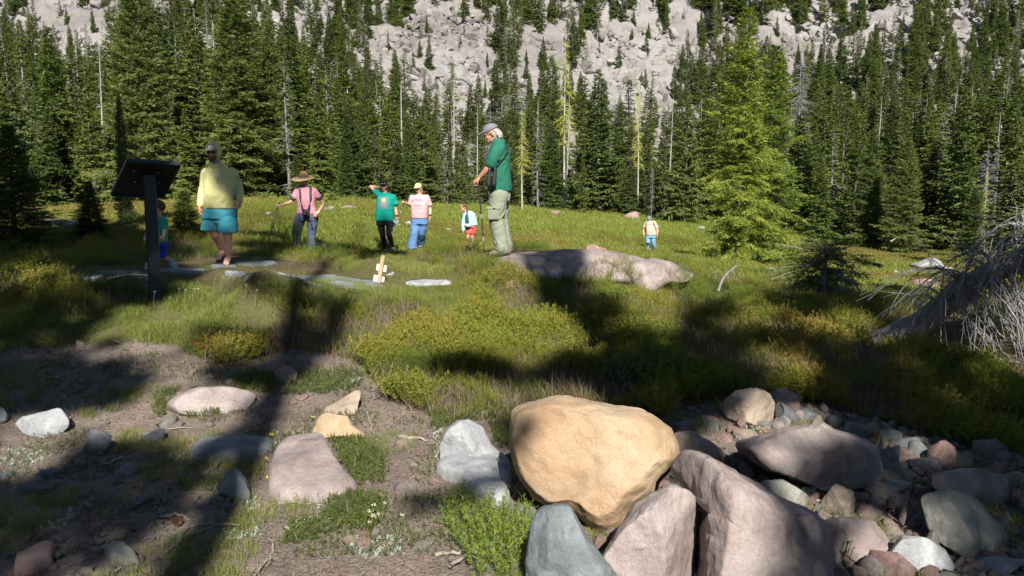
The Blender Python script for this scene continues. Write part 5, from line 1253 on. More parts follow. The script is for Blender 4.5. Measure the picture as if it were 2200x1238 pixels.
def leg(b, pts, k=1., r=(.085, .058, .056, .036)):
    H, K, A_ = [np.array(x) for x in pts]; side = np.array([0, .018*k, 0])
    b.limb([H, lerp(H, K, .5), K], [r[0]*k, r[0]*.85*k, r[1]*k]); b.limb([K, lerp(K, A_, .33)+side, lerp(K, A_, .75), A_], [r[1]*.95*k, r[2]*k, r[3]*1.1*k, r[3]*k])
def bare_foot(b, A_, toe, k=1.):
    A_ = np.array(A_); toe = np.array(toe); d = unit(toe-A_); b.limb([A_, A_*.5+toe*.5+np.array([0, 0, .0]), toe], [.036*k, (.042*k), .034*k]); s = np.cross(d, [0, 0, 1.])
    for i, o in enumerate((-.03, -.014, 0, .013, .026)): b.limb([toe+s*o*k, toe+s*o*k+d*(.045-abs(i-1)*.006)*k], [.012*k, .010*k], 8)
def draped(text, par, shirt, P0, P1, z, size, mat, name='print', dy=-1.5, lines=None):
    "flat print wrapped onto the front of the shirt: text centred at local x,z, facing the viewer"
    cu = bpy.data.curves.new(name, 'FONT'); cu.body = text; cu.size = size; cu.align_x = 'CENTER'; cu.align_y = 'CENTER'; cu.resolution_u = 2
    o = bpy.data.objects.new('t', cu); COL.objects.link(o); dg = bpy.context.evaluated_depsgraph_get(); me = bpy.data.meshes.new_from_object(o.evaluated_get(dg)); bpy.data.objects.remove(o)
    return drape_mesh(me, par, shirt, P0, P1, z, mat, name)
def drape_mesh(me, par, shirt, x0, rot, z0, mat, name='print', off=.004):
    bm = bmesh.new(); bm.from_mesh(shirt.data); T = BVHTree.FromBMesh(bm); bm.free(); b2 = bmesh.new(); b2.from_mesh(me)
    bmesh.ops.triangulate(b2, faces=b2.faces)
    for v in b2.verts:
        x, y = v.co.x, v.co.y; X = x0+x*math.cos(rot)-y*math.sin(rot); Z = z0+x*math.sin(rot)+y*math.cos(rot)
        h = T.ray_cast(Vector((X, -2, Z)), Vector((0, 1, 0))); v.co = (X, (h[0].y if h[0] else 0)-off, Z)
    b2.to_mesh(me); b2.free(); me.materials.clear(); me.materials.append(mat); me.name = name; return link(name, me, par)
def pole(label, top, tip, par_none=None, grip=.11, mat=None):
    top = np.array(top); tip = np.array(tip); d = unit(tip-top); c = tip.copy(); t = thing('trekking_pole', label, 'trekking pole', c)
    A = Acc(); A.tube(np.stack([top-c, lerp(top, tip, .45)-c, lerp(top, tip, .46)-c, lerp(top, tip, .75)-c, lerp(top, tip, .76)-c, tip-c]), [.0095, .0095, .008, .008, .0065, .0045], 8); link('shaft', A.mesh('shaft', flat_mat('black_pole_shaft', (.03,.03,.035), .35, .5)), t)
    Body().limb([top-c-d*.02, top-c+d*grip*.5, top-c+d*grip], [.018, .0145, .015], 10).solid('grip', flat_mat('black_foam_grip', (.02,.02,.02), .8), t, rm=False)
    for f in (.45, .75): Body().limb([lerp(top, tip, f)-c, lerp(top, tip, f)-c+d*.04], [.0125, .0125], 8).solid('clamp', flat_mat('grey_clamp', (.25,.25,.25), .4), t, rm=False)
    Body().limb([lerp(top, tip, .96)-c, lerp(top, tip, .97)-c], [.022, .022], 10).solid('basket', flat_mat('black_basket', (.02,.02,.02)), t, rm=False)
    return t
def strap(par, pts, mat, w=.018, name='strap'):
    A = Acc(); P = np.array(pts); t = np.linspace(0, len(P)-1, len(P)*5); Q = np.stack([np.interp(t, range(len(P)), P[:, k]) for k in range(3)], -1)
    for _ in range(2): Q[1:-1] = (Q[:-2]+2*Q[1:-1]+Q[2:])/4
    A.tube(Q, np.tile([[w, .004]], (len(Q), 1)), 8); return link(name, A.mesh(name, mat), par)
black = flat_mat('black_webbing', (.018,.018,.02), .6); dsole = flat_mat('dark_sole', (.03,.03,.03), .9)

# --- man in the yellow hoodie
def hoodie_man():
    s = Person('man in a pale yellow hooded shirt and turquoise shorts walking in sandals past the sign', 480, 566, 10.8); t = s.root; k = 1.02
    C = s.p(459.5, 326, 0); R = rotm(-.06, .16); b = Body(); head(b, C, R, 1.02)
    b.limb([C+[0, .02, -.06], s.p(462, 360, .02)], [.062, .068]); b.loft(s.rings([(472, 476, 24, .09, 0), (473, 440, 28, .115, 0), (472, 400, 26, .115, 0), (469, 372, 21, .09, 0), (464, 357, 10, .06, 0)]))
    b1, b2 = s.P([(443, 371, 0), (437, 404, .03), (430, 440, -.03)]), s.P([(499, 370, 0), (512, 398, .04), (515, 427, -.10)])
    arm(b, b1, 1.15); arm(b, b2, 1.15); hand(b, b1[2], s.p(429, 458, -.05)-b1[2], (-1, -.2, 0), 1.1, .45, 1); hand(b, b2[2], s.p(511, 448, -.14)-b2[2], (.6, -.7, 0), 1.1, .5, -1)
    L1 = s.P([(455, 480, .02), (462, 504, .10), (479, 541, .36)]); L2 = s.P([(488, 480, 0), (489, 507, -.08), (490, 551, .0)])
    leg(b, L1, 1.12); leg(b, L2, 1.12); bare_foot(b, L1[2], s.p(471, 554, .20), 1.1); bare_foot(b, L2[2]+[0, 0, -.02], s.p(486, 565, -.16), 1.15)
    b.solid('body', SKP, t, .008, 3)
    yl = cloth_mat('yellow_hoodie_cloth', (.58,.56,.26), .7, 7)
    b = Body(); b.loft(s.rings([(475, 448, 34.5, .165, -.01), (475, 440, 35, .17, -.02), (474, 420, 34, .185, -.03), (473, 400, 33, .18, -.02), (471, 380, 30.5, .155, 0), (470, 369, 27, .13, 0), (467, 360, 20, .10, 0), (464, 352, 12, .08, .0)]))
    b.limb([b1[0]+[.03, 0, .02], b1[0], lerp(b1[0], b1[1], .5), b1[1]], [.05, .070, .066, .060]); b.limb([b1[1], lerp(b1[1], b1[2], .55), b1[2]], [.064, .058, .046]); b.limb([b2[0]+[-.03, 0, .02], b2[0], lerp(b2[0], b2[1], .5), b2[1]], [.05, .070, .066, .060]); b.limb([b2[1], lerp(b2[1], b2[2], .55), b2[2]], [.064, .058, .046])
    b.limb(s.P([(452, 352, -.06), (462, 358, -.09), (474, 352, -.06)]), [.03, .03, .03]); b.limb(s.P([(450, 351, .05), (462, 352, .09), (477, 350, .05)]), [.05, .05, .05])
    sh = b.solid('hoodie', yl, t, .011, 5, .0045, 11, 3)
    # hood: a shell open in front
    th = np.linspace(0, 2*math.pi, 40, endpoint=False); ph = np.linspace(0, math.pi*.70, 24); V = []
    for f in ph:
        rr = math.sin(f)
        V.append(np.stack([.104*rr*np.cos(th), .0+.135*math.cos(f)+0*th, .016+.136*rr*np.sin(th)], -1))
    V = np.concatenate(V)@R.T+C; n = len(ph); i = np.arange(n-1)[:, None]*40; j = np.arange(40)[None]; kk = (j+1) % 40
    Fq = np.stack([i+j, i+kk, i+40+kk, i+40+j], -1).reshape(-1, 4); bm = bmesh.new(); vs = [bm.verts.new(v) for v in V]
    for f in Fq: bm.faces.new([vs[x] for x in f])
    bmesh.ops.remove_doubles(bm, verts=bm.verts, dist=1e-4); bmesh.ops.recalc_face_normals(bm, faces=bm.faces); bmesh.ops.solidify(bm, geom=bm.faces[:], thickness=.012); me = bpy.data.meshes.new('hood'); bm.to_mesh(me); bm.free(); me.materials.append(yl); me.polygons.foreach_set('use_smooth', np.ones(len(me.polygons), bool)); link('hood', me, t)
    cap(t, C+[0, 0, .0], R, 1.0, cloth_mat('pale_cap_cloth', (.62,.62,.58), .2), name='cap'); face_bits(t, C, R, 1.02, (.12,.06,.03), True)
    bd = Body(); q = lambda x, y, z: C+R@np.array([x, y, z])*1.02; bd.limb([q(-.05, -.05, -.055), q(-.04, -.085, -.088), q(0, -.099, -.108), q(.04, -.085, -.088), q(.05, -.05, -.055)], [.016, .02, .022, .02, .016]).limb([q(-.03, -.1, -.058), q(0, -.108, -.048), q(.03, -.1, -.058)], [.007, .008, .007], 8).solid('beard', flat_mat('ginger_beard', (.16,.07,.03), .9), t, .007, 2)
    tq = cloth_mat('turquoise_shorts_cloth', (.06,.32,.41), .6, 8); b = Body(); b.loft(s.rings([(471, 470, 37, .17, .02), (474, 458, 35, .165, 0), (475, 443, 33.5, .16, 0)]))
    b.loft(s.rings([(453, 495, 20, .135, .08), (455, 482, 20, .14, .05), (458, 466, 19, .14, .02)])); b.loft(s.rings([(489.5, 500, 20, .13, -.05), (490, 484, 20, .14, -.03), (488, 466, 19, .14, 0)])); b.ell(s.p(471.5, 474, .02), (.11, .13, .07)); b.solid('shorts', tq, t, .010, 3, .004, 10, 5)
    for A_, T_ in ((L1[2], s.p(471, 554, .20)), (L2[2]+[0, 0, -.02], s.p(486, 565, -.16))):
        d = unit(T_-A_); d2 = np.array([d[0], d[1], 0]); hl = A_-[0, 0, .0]-d*.0
        o = Body().limb([A_-d2*.06+[0, 0, -.052], lerp(A_, T_, .6)+[0, 0, -.045], T_+d*.05+[0, 0, -.026]], [(.045, .014), (.05, .013), (.045, .012)]).solid('sandal', dsole, t, .008, 2)
        sd = np.cross(d, [0, 0, 1.]); 
        for f in (.25, .5, .75, .95):
            c = lerp(A_, T_, f); strap(o, [c+sd*.048+[0, 0, -.03], c+sd*.03+[0, 0, .028-.01*f]+d*.02, c+[0, 0, .042-.012*f]+d*.0, c-sd*.03+[0, 0, .028-.01*f]-d*.02, c-sd*.048+[0, 0, -.03]], black, .008)
        strap(o, [A_+sd*.04+[0, 0, .0], A_+d*.05+[0, 0, .02], A_-sd*.04, A_-d*.04+[0, 0, .01], A_+sd*.04], black, .008)
    blu = flat_mat('slate_print', (.16,.24,.30)); draped('ANGLING', t, sh, float(s.p(518, 403)[0])-.035, math.pi/2*.97, float(s.p(518, 405)[2]), .085, blu, 'sleeve_print')
hoodie_man()

# --- toddler half hidden behind the sign post
def toddler():
    s = Person('small child in a green shirt and blue shorts half hidden behind the sign post', 342, 578, 9.0); t = s.root; k = .55
    C = s.p(337, 450, 0); R = rotm(-1.1, .1); b = Body(); head(b, C, R, .82); b.limb([C+[.01, 0, -.05], s.p(341, 470)], [.035, .035]); b.loft(s.rings([(343, 530, 14, .07, 0), (344, 500, 14, .075, 0), (343, 475, 12, .06, 0), (342, 467, 6, .04, 0)]))
    a1 = s.P([(352, 474, -.05), (354, 490, -.06), (352, 506, -.12)]); a2 = s.P([(331, 474, .03), (320, 490, 0), (315, 505, -.05)])
    arm(b, a1, .66); arm(b, a2, .66); hand(b, a1[2], (-.4, -.5, -.6), (.6, -.6, 0), .62, .3); hand(b, a2[2], (-.4, -.2, -.7), (-.6, -.6, 0), .62, .3)
    L1 = s.P([(349, 535, .02), (350, 551, .0), (370, 563, .05)]); L2 = s.P([(337, 535, 0), (328, 553, -.03), (318, 571, 0)]); leg(b, L1, .62); leg(b, L2, .62); b.solid('body', SKP, t, .006, 3)
    b = Body(); b.loft(s.rings([(343, 522, 15, .085, 0), (344, 500, 14.5, .085, 0), (343, 480, 13.5, .075, 0), (342, 469, 9, .06, 0), (342, 466, 6, .05, 0)])); b.limb([s.p(347, 474, -.03), lerp(a1[0], a1[1], .9)], [.045, .044]); b.limb([s.p(337, 474, .02), lerp(a2[0], a2[1], .9)], [.045, .044])
    b.limb([a1[0]+[-.02, 0, 0], a1[0], lerp(a1[0], a1[1], .85)], [.042, .044, .042]); b.limb([a2[0]+[.02, 0, 0], a2[0], lerp(a2[0], a2[1], .85)], [.042, .044, .042])
    sh = b.solid('shirt', cloth_mat('sea_green_shirt_cloth', (.04,.32,.21), .5), t, .008, 4, .003, 16, 2)
    b = Body(); b.loft(s.rings([(345, 532, 15, .08, 0), (344, 520, 14, .08, 0)])); b.limb([L1[0], lerp(L1[0], L1[1], .75)], [.062, .055]); b.limb([L2[0], lerp(L2[0], L2[1], .75)], [.062, .055]); b.solid('shorts', cloth_mat('royal_blue_cloth', (.03,.05,.42), .5), t, .008, 4)
    Body().ell(C+R@np.array([0, .022, .035]), (.070, .083, .074), R, 20).solid('hair', flat_mat('brown_hair', (.10,.055,.03), .8), t, .006, 1, .003, 60, 1)
    face_bits(t, C, R, .82); wt = flat_mat('blue_white_shoe', (.30,.42,.55)); ws = flat_mat('white_sole', (.6,.6,.6))
    shoe(t, s.p(368, 568, .06), s.p(380, 576, .0), .72, wt, ws, h=.02); shoe(t, s.p(322, 576, .0), s.p(309, 579, -.06), .72, wt, ws, h=.02)
    draped('KIL', t, sh, float(s.p(351, 512)[0]), 0, float(s.p(351, 513)[2]), .05, flat_mat('pale_yellow_print', (.6,.6,.35)), 'print')
toddler()

# --- woman in the straw hat
def hat_woman():
    s = Person('woman in a wide straw hat and pink polo leaning on a trekking pole', 655, 546, 15.0); t = s.root
    C = s.p(652.5, 386, 0); R = rotm(-.1, .1); b = Body(); head(b, C, R, .95); b.limb([C+[0, .01, -.05], s.p(655, 403)], [.05, .055]); b.loft(s.rings([(658, 470, 21, .11, 0), (659, 440, 18, .10, 0), (657, 415, 19, .10, 0), (656, 404, 12, .07, 0)]))
    a1 = s.P([(638, 411, 0), (624, 435, -.10), (604, 441, -.28)]); a2 = s.P([(676, 411, 0), (696, 438, .05), (683, 457, -.12)]); arm(b, a1, .88); arm(b, a2, .88)
    hand(b, a1[2], (-1, -.25, .05), (0, -.3, 1), .95, 1.0, 1); hand(b, a2[2], s.p(674, 468, -.14)-a2[2], (.5, -.8, .2), .95, .35, -1)
    L1 = s.P([(646, 466, 0), (637, 498, -.04), (640, 538, 0)]); L2 = s.P([(672, 466, 0), (670, 500, 0), (669, 538, .03)]); leg(b, L1, .9); leg(b, L2, .9); b.solid('body', SK, t, .008, 3)
    pk = cloth_mat('dusty_pink_polo_cloth', (.44,.21,.26), .5); b = Body(); b.loft(s.rings([(660, 459, 22.5, .13, 0), (659, 446, 19.5, .12, 0), (658, 430, 20, .13, -.01), (657, 415, 21, .12, 0), (656, 406, 17, .10, 0), (655, 401, 8, .07, 0)]))
    b.limb([s.p(643, 409), lerp(a1[0], a1[1], .62)], [.062, .054]); b.limb([s.p(671, 409), lerp(a2[0], a2[1], .5)], [.062, .054]); b.limb([a2[0]+[-.03, 0, 0], a2[0], lerp(a2[0], a2[1], .5)], [.058, .06, .054]); b.limb([a1[0]+[.03, 0, 0], a1[0], lerp(a1[0], a1[1], .6)], [.058, .06, .054]); b.solid('polo_shirt', pk, t, .010, 4, .004, 13, 7)
    for a_, f in ((a1, .62), (a2, .5)): p = lerp(a_[0], a_[1], f); d = unit(a_[1]-a_[0]); Body().limb([p, p+d*.02], [.056, .055]).solid('dark_cuff', flat_mat('navy_trim', (.03,.03,.05)), t, rm=False)
    b = Body(); b.loft(s.rings([(660, 474, 24, .13, 0), (660, 464, 23, .13, 0), (660, 456, 21, .12, 0)])); b.limb([L1[0], lerp(L1[0], L1[1], .5), L1[1]], [.11, .102, .088]); b.limb([L1[1], lerp(L1[1], L1[2], .5), L1[2]], [.088, .082, .088]); b.limb([L2[0], lerp(L2[0], L2[1], .5), L2[1]], [.11, .10, .085]); b.limb([L2[1], lerp(L2[1], L2[2], .5), L2[2]], [.085, .082, .085])
    b.solid('trousers', cloth_mat('navy_grey_trouser_cloth', (.075,.095,.15), .6), t, .011, 4, .007, 10, 4)
    for (x, y) in ((640, 546), (669, 546)): shoe(t, s.p(x, y-3, .08), s.p(x-2, y, -.14), .95, flat_mat('brown_boot', (.12,.09,.07)), dsole)
    st = cloth_mat('straw_hat_straw', (.42,.29,.15), .6, 60); b = Body(); q = lambda x, y, z: C+R@np.array([x, y, z])
    b.ell(q(0, .01, .085), (.088, .10, .085), R, 24); b.ell(q(0, .01, .058), (.095, .11, .02), R, 24); o = b.solid('straw_hat_crown', st, t, .008, 2)
    th = np.linspace(0, 2*math.pi, 48, endpoint=False); V = []
    for r_, z_ in ((.085, .052), (.14, .05), (.19, .035), (.235, .008), (.237, .0), (.19, .025), (.14, .040), (.085, .04)):
        V.append(np.stack([np.cos(th)*r_*1.02, .01+np.sin(th)*r_*1.05, z_+.022*np.cos(2*th+.4)*(r_/.235)**2], -1))
    V = np.concatenate(V)@R.T+C; i = np.arange(8)[:, None]*48; j = np.arange(48)[None]; kk = (j+1) % 48; i2 = ((np.arange(8)+1) % 8)[:, None]*48
    me = make_mesh('hat_brim', V, np.stack([i+j, i+kk, i2+kk, i2+j], -1).reshape(-1, 4), True, st); link('hat_brim', me, t)
    face_bits(t, C, R, .95, shades=True); Body().ell(C+R@np.array([0, .035, -.005]), (.080, .078, .085), R).solid('hair', flat_mat('greyish_hair', (.35,.30,.25)), t, .008, 1)
    Body().limb([lerp(a2[1], a2[2], .93)+[-.0, 0, 0], lerp(a2[1], a2[2], 1.0)], [.030, .029]).solid('wristwatch', flat_mat('pale_watch', (.6,.58,.5)), t, rm=False)
    # camera on its strap
    c = s.p(657, 457, -.20)+s.org; cm = thing('camera', 'black camera hanging on a wide neck strap before the straw hat woman', 'camera', c); gb = flat_mat('black_camera_body', (.015,.015,.017), .35, .5)
    Body().loft([(np.array([0, 0, -.07]), .055, .035), (np.array([0, 0, -.06]), .065, .04), (np.array([0, 0, .035]), .065, .04), (np.array([0, 0, .05]), .04, .03), (np.array([0, 0, .07]), .03, .02)], 28, 5).solid('body', gb, cm, .006, 1)
    Body().limb([[0, -.02, -.01], [0, -.11, -.03]], [.04, .036], 18).solid('lens', gb, cm, rm=False); w = lambda x, y, d: s.p(x, y, d)+s.org-c
    strap(cm, [w(645, 403, .02), w(644, 406, -.10), w(645, 425, -.16), w(648, 443, -.16), w(652, 453, -.20)], black, .022); strap(cm, [w(667, 402, .02), w(667, 406, -.10), w(667, 425, -.16), w(665, 440, -.16), w(662, 453, -.20)], black, .022)
    strap(cm, [w(662, 462, -.2), w(668, 470, -.2), w(669, 480, -.2)], black, .01, 'loose_strap'); Body().ell(w(669, 482, -.2), (.02, .01, .03)).solid('strap_clip', black, cm, rm=False)
    pole('black trekking pole planted on a path stone by the straw hat woman', s.p(598.5, 440, -.29)+s.org, np.array(at(566, 553, 14.3)))
hat_woman()

# --- woman in the teal tee
def teal_woman():
    s = Person('woman in a teal printed tee and black leggings with one hand behind her head', 832, 545, 16.8); t = s.root
    C = s.p(824.6, 401, 0); R = rotm(.0, -.05); b = Body(); head(b, C, R, .95); b.limb([C+[0, .01, -.05], s.p(827, 417)], [.05, .055]); b.loft(s.rings([(827, 480, 17, .12, 0), (827, 450, 16, .11, 0), (828, 425, 18, .10, 0), (828, 416, 10, .07, 0)]))
    a1 = s.P([(812, 418, 0), (796, 401, .03), (815, 403, .13)]); a2 = s.P([(846, 424, 0), (850, 450, .03), (853, 465, -.03)]); arm(b, a1, .92); arm(b, a2, .92); hand(b, a1[2], (1, .3, -.1), (0, .8, .6), .95, .5); hand(b, a2[2], (-.05, -.1, -1), (1, 0, 0), .95, .7, -1)
    L1 = s.P([(818, 480, 0), (822, 507, -.03), (828, 537, .05)]); L2 = s.P([(838, 480, 0), (836, 505, -.12), (844, 531, .08)]); leg(b, L1, .98); leg(b, L2, .98); b.solid('body', SK, t, .008, 3)
    tl = cloth_mat('teal_tee_cloth', (.004,.24,.185), .5); b = Body(); b.loft(s.rings([(826, 474, 20.5, .15, 0), (827, 455, 19.5, .145, 0), (828, 438, 19, .14, -.01), (829, 426, 19.5, .12, 0), (829, 419, 14, .10, 0), (828, 414, 7, .07, 0)]))
    b.limb([s.p(817, 421), s.p(808, 413, .01), s.p(805, 411, .02)], [.068, .062, .062]); b.limb([s.p(841, 423), lerp(a2[0], a2[1], .5), s.p(851, 437)], [.068, .064, .062]); b.limb([a2[0]+[-.03, 0, 0], a2[0], lerp(a2[0], a2[1], .55)], [.06, .062, .060]); b.limb([a1[0]+[.03, 0, 0], a1[0], lerp(a1[0], a1[1], .4)], [.06, .062, .060]); sh = b.solid('tee_shirt', tl, t, .010, 4, .004, 11, 9)
    b = Body(); b.loft(s.rings([(827, 484, 19, .135, 0), (827, 470, 18, .13, 0)])); leg(b, L1, 1.1); leg(b, L2, 1.1); b.solid('leggings', cloth_mat('black_legging_cloth', (.018,.018,.024), .3), t, .010, 3)
    cr = flat_mat('cream_shoe', (.5,.47,.40)); shoe(t, s.p(828, 541, .10), s.p(827, 545, -.15), .98, cr, dsole); shoe(t, s.p(844, 536, .12), s.p(846, 543, -.10), .98, cr, dsole)
    cap(t, C, R, .97, cloth_mat('black_cap_cloth', (.02,.02,.03), .3)); face_bits(t, C, R, .95); dh = flat_mat('dark_brown_hair', (.045,.028,.02), .6)
    b = Body().ell(C+R@np.array([0, .03, -.01]), (.082, .078, .085), R)
    for q_ in (-1, 1): b.limb([C+[q_*.07, .03, -.03], C+[q_*.085, .03, -.12], C+[q_*.08, -.02, -.19]], [.03, .028, .015])
    b.solid('hair', dh, t, .008, 2, .004, 40, 1); wh = flat_mat('white_badge', (.7,.7,.7))
    for q_ in (-1, 1): Body().ell(C+R@np.array([q_*.03, -.098, .062]), (.018, .006, .012), R, 10).solid('cap_sunglass_lens', wh, t, rm=False)
    # print: patterned block with a bright roundel, flat on the shirt
    def grid(w, h, n, m, roundel=False):
        V, Fq = [], []
        for i in range(n*m):
            x, y = i % n, i//n; x0, y0, x1, y1 = (x/n-.5)*w, (y/m-.5)*h, ((x+.8)/n-.5)*w, ((y+.6)/m-.5)*h; k0 = len(V); V += [(x0, y0, 0), (x1, y0, 0), (x1, y1, 0), (x0, y1, 0)]; Fq.append([k0, k0+1, k0+2, k0+3])
        return make_mesh('print', V, Fq)
    x0, z0 = float(s.p(826.5, 435)[0]), float(s.p(826.5, 435)[2])
    drape_mesh(grid(.22, .27, 8, 12), t, sh, x0, 0, z0, flat_mat('purple_print', (.20,.17,.34)), 'print_block'); 
    def disc(r, n=24, y=0):
        V = [(0, y, 0)]+[(r*math.cos(a), y+r*math.sin(a), 0) for a in np.linspace(0, 2*math.pi, n, endpoint=False)]; return make_mesh('print', V, [[0, i+1, (i+1) % n+1] for i in range(n)])
    drape_mesh(disc(.045), t, sh, x0, 0, z0+.05, flat_mat('gold_print', (.62,.45,.05)), 'print_roundel', .007)
    for i in range(5): 
        me = make_mesh('print', [(-.06+i*.004, 0, 0), (.06-i*.004, 0, 0), (.06-i*.004, .008, 0), (-.06+i*.004, .008, 0)], [[0, 1, 2, 3]]); drape_mesh(me, t, sh, x0, 0, z0-.03-i*.018, flat_mat('ochre_print', (.45,.33,.12)), 'print_line', .007)
    Body().limb([lerp(a2[1], a2[2], .9), lerp(a2[1], a2[2], 1.0)], [.031, .030]).solid('wristwatch', black, t, rm=False)
    h = thing('sun_hat', 'grey green sun hat held by the teal shirt woman at her side', 'hat', s.p(852, 476, -.03)+s.org); Body().ell([0, 0, -.0], (.075, .06, .04), rotm(0, .3, .5)).ell([0, 0, -.03], (.11, .09, .012), rotm(0, .3, .6)).solid('hat_cloth', cloth_mat('grey_green_hat_cloth', (.18,.24,.20)), h, .008, 2)
    pole('slim grey trekking pole dangling beside the teal shirt woman', s.p(851, 474, -.06)+s.org, s.p(840, 506, -.15)+s.org, grip=.08)
teal_woman()

# --- woman in the pink printed tee
def pink_woman():
    s = Person('woman in a light pink printed tee, yellow cap and wide blue jeans', 900, 538, 17.6); t = s.root
    C = s.p(898.5, 405, 0); R = rotm(-.2, .16); b = Body(); head(b, C, R, .95); b.limb([C+[0, .02, -.05], s.p(901, 420, .02)], [.05, .058]); b.loft(s.rings([(901, 480, 16, .13, 0), (901, 450, 17, .13, 0), (901, 428, 17, .11, 0), (901, 419, 10, .07, .01)]))
    a1 = s.P([(885, 425, 0), (881, 441, .0), (871, 436, -.24)]); a2 = s.P([(918, 425, 0), (924, 448, .04), (924.5, 464, -.04)]); arm(b, a1, .98); arm(b, a2, .98); hand(b, a1[2], (-.5, -.5, .3), (0, .1, 1), .95, 1.0); hand(b, a2[2], (0, -.15, -1), (1, 0, 0), .95, .4, -1)
    L1 = s.P([(893, 478, 0), (890, 500, -.08), (886, 531, -.02)]); L2 = s.P([(909, 478, 0), (906, 500, .05), (904, 523, .35)]); leg(b, L1, .98); leg(b, L2, .98); b.solid('body', SKP, t, .008, 3)
    b = Body(); b.loft(s.rings([(901, 469, 17.5, .16, -.01), (901, 455, 18, .165, -.02), (901, 440, 18, .16, -.02), (901, 429, 18.5, .135, 0), (901, 422, 14, .11, 0), (901, 418, 7, .075, .01)])); b.limb([s.p(890, 425), lerp(a1[0], a1[1], .5), s.p(881.5, 439, 0)], [.07, .066, .064]); b.limb([s.p(913, 425), lerp(a2[0], a2[1], .5), s.p(923, 439, .02)], [.07, .066, .064])
    b.limb([a2[0]+[-.03, 0, 0], a2[0], lerp(a2[0], a2[1], .6)], [.065, .066, .064]); b.limb([a1[0]+[.03, 0, 0], a1[0], lerp(a1[0], a1[1], .6)], [.065, .066, .064]); sh = b.solid('tee_shirt', cloth_mat('light_pink_tee_cloth', (.62,.36,.39), .5), t, .010, 4, .004, 11, 19)
    b = Body(); b.loft(s.rings([(901, 482, 18, .15, 0), (901, 466, 17, .145, 0)])); b.limb([L1[0], lerp(L1[0], L1[1], .5), L1[1]], [.115, .11, .092]); b.limb([L1[1], lerp(L1[1], L1[2], .5), L1[2]], [.092, .10, .125]); b.limb([L2[0], lerp(L2[0], L2[1], .5), L2[1]], [.115, .11, .092]); b.limb([L2[1], lerp(L2[1], L2[2], .5), L2[2]], [.092, .10, .12])
    b.solid('jeans', cloth_mat('blue_denim', (.11,.21,.40), .6), t, .011, 4, .008, 10, 6); ws = flat_mat('white_shoe', (.6,.58,.55)); shoe(t, s.p(886, 534, .05), s.p(882, 538, -.15), .95, ws, dsole); shoe(t, s.p(905, 527, .4), s.p(903, 532, .22), .95, ws, dsole)
    cap(t, C, R, .98, cloth_mat('light_yellow_cap_cloth', (.68,.62,.27), .3)); face_bits(t, C, R, .95, shades=True); hr = flat_mat('auburn_hair', (.25,.11,.05), .6); Body().ell(C+R@np.array([0, .045, -.015]), (.078, .066, .08), R).limb([C+[.07, .03, -.03], C+[.085, .0, -.12]], [.03, .02]).solid('hair', hr, t, .008, 2, .004, 40, 1)
    dk = flat_mat('dark_print', (.06,.05,.06)); x0 = float(s.p(899, 433)[0])
    for tx, py, sz in (('Doesn\'t Go', 428.5, .040), ('PATIENT', 432.5, .072), ('Public', 441, .075), ('and everywhere', 447.5, .034)):
        draped(tx, t, sh, x0, -.03, float(s.p(899, py)[2]), sz, dk if py < 445 else flat_mat('red_print', (.45,.1,.12)), 'print')
    Body().limb([lerp(a2[1], a2[2], .9), lerp(a2[1], a2[2], .98)], [.031, .030]).solid('wristwatch', black, t, rm=False)
    pole('black trekking pole held out by the pink shirt woman', s.p(869, 434, -.27)+s.org, s.p(853, 478, -.5)+s.org)
pink_woman()

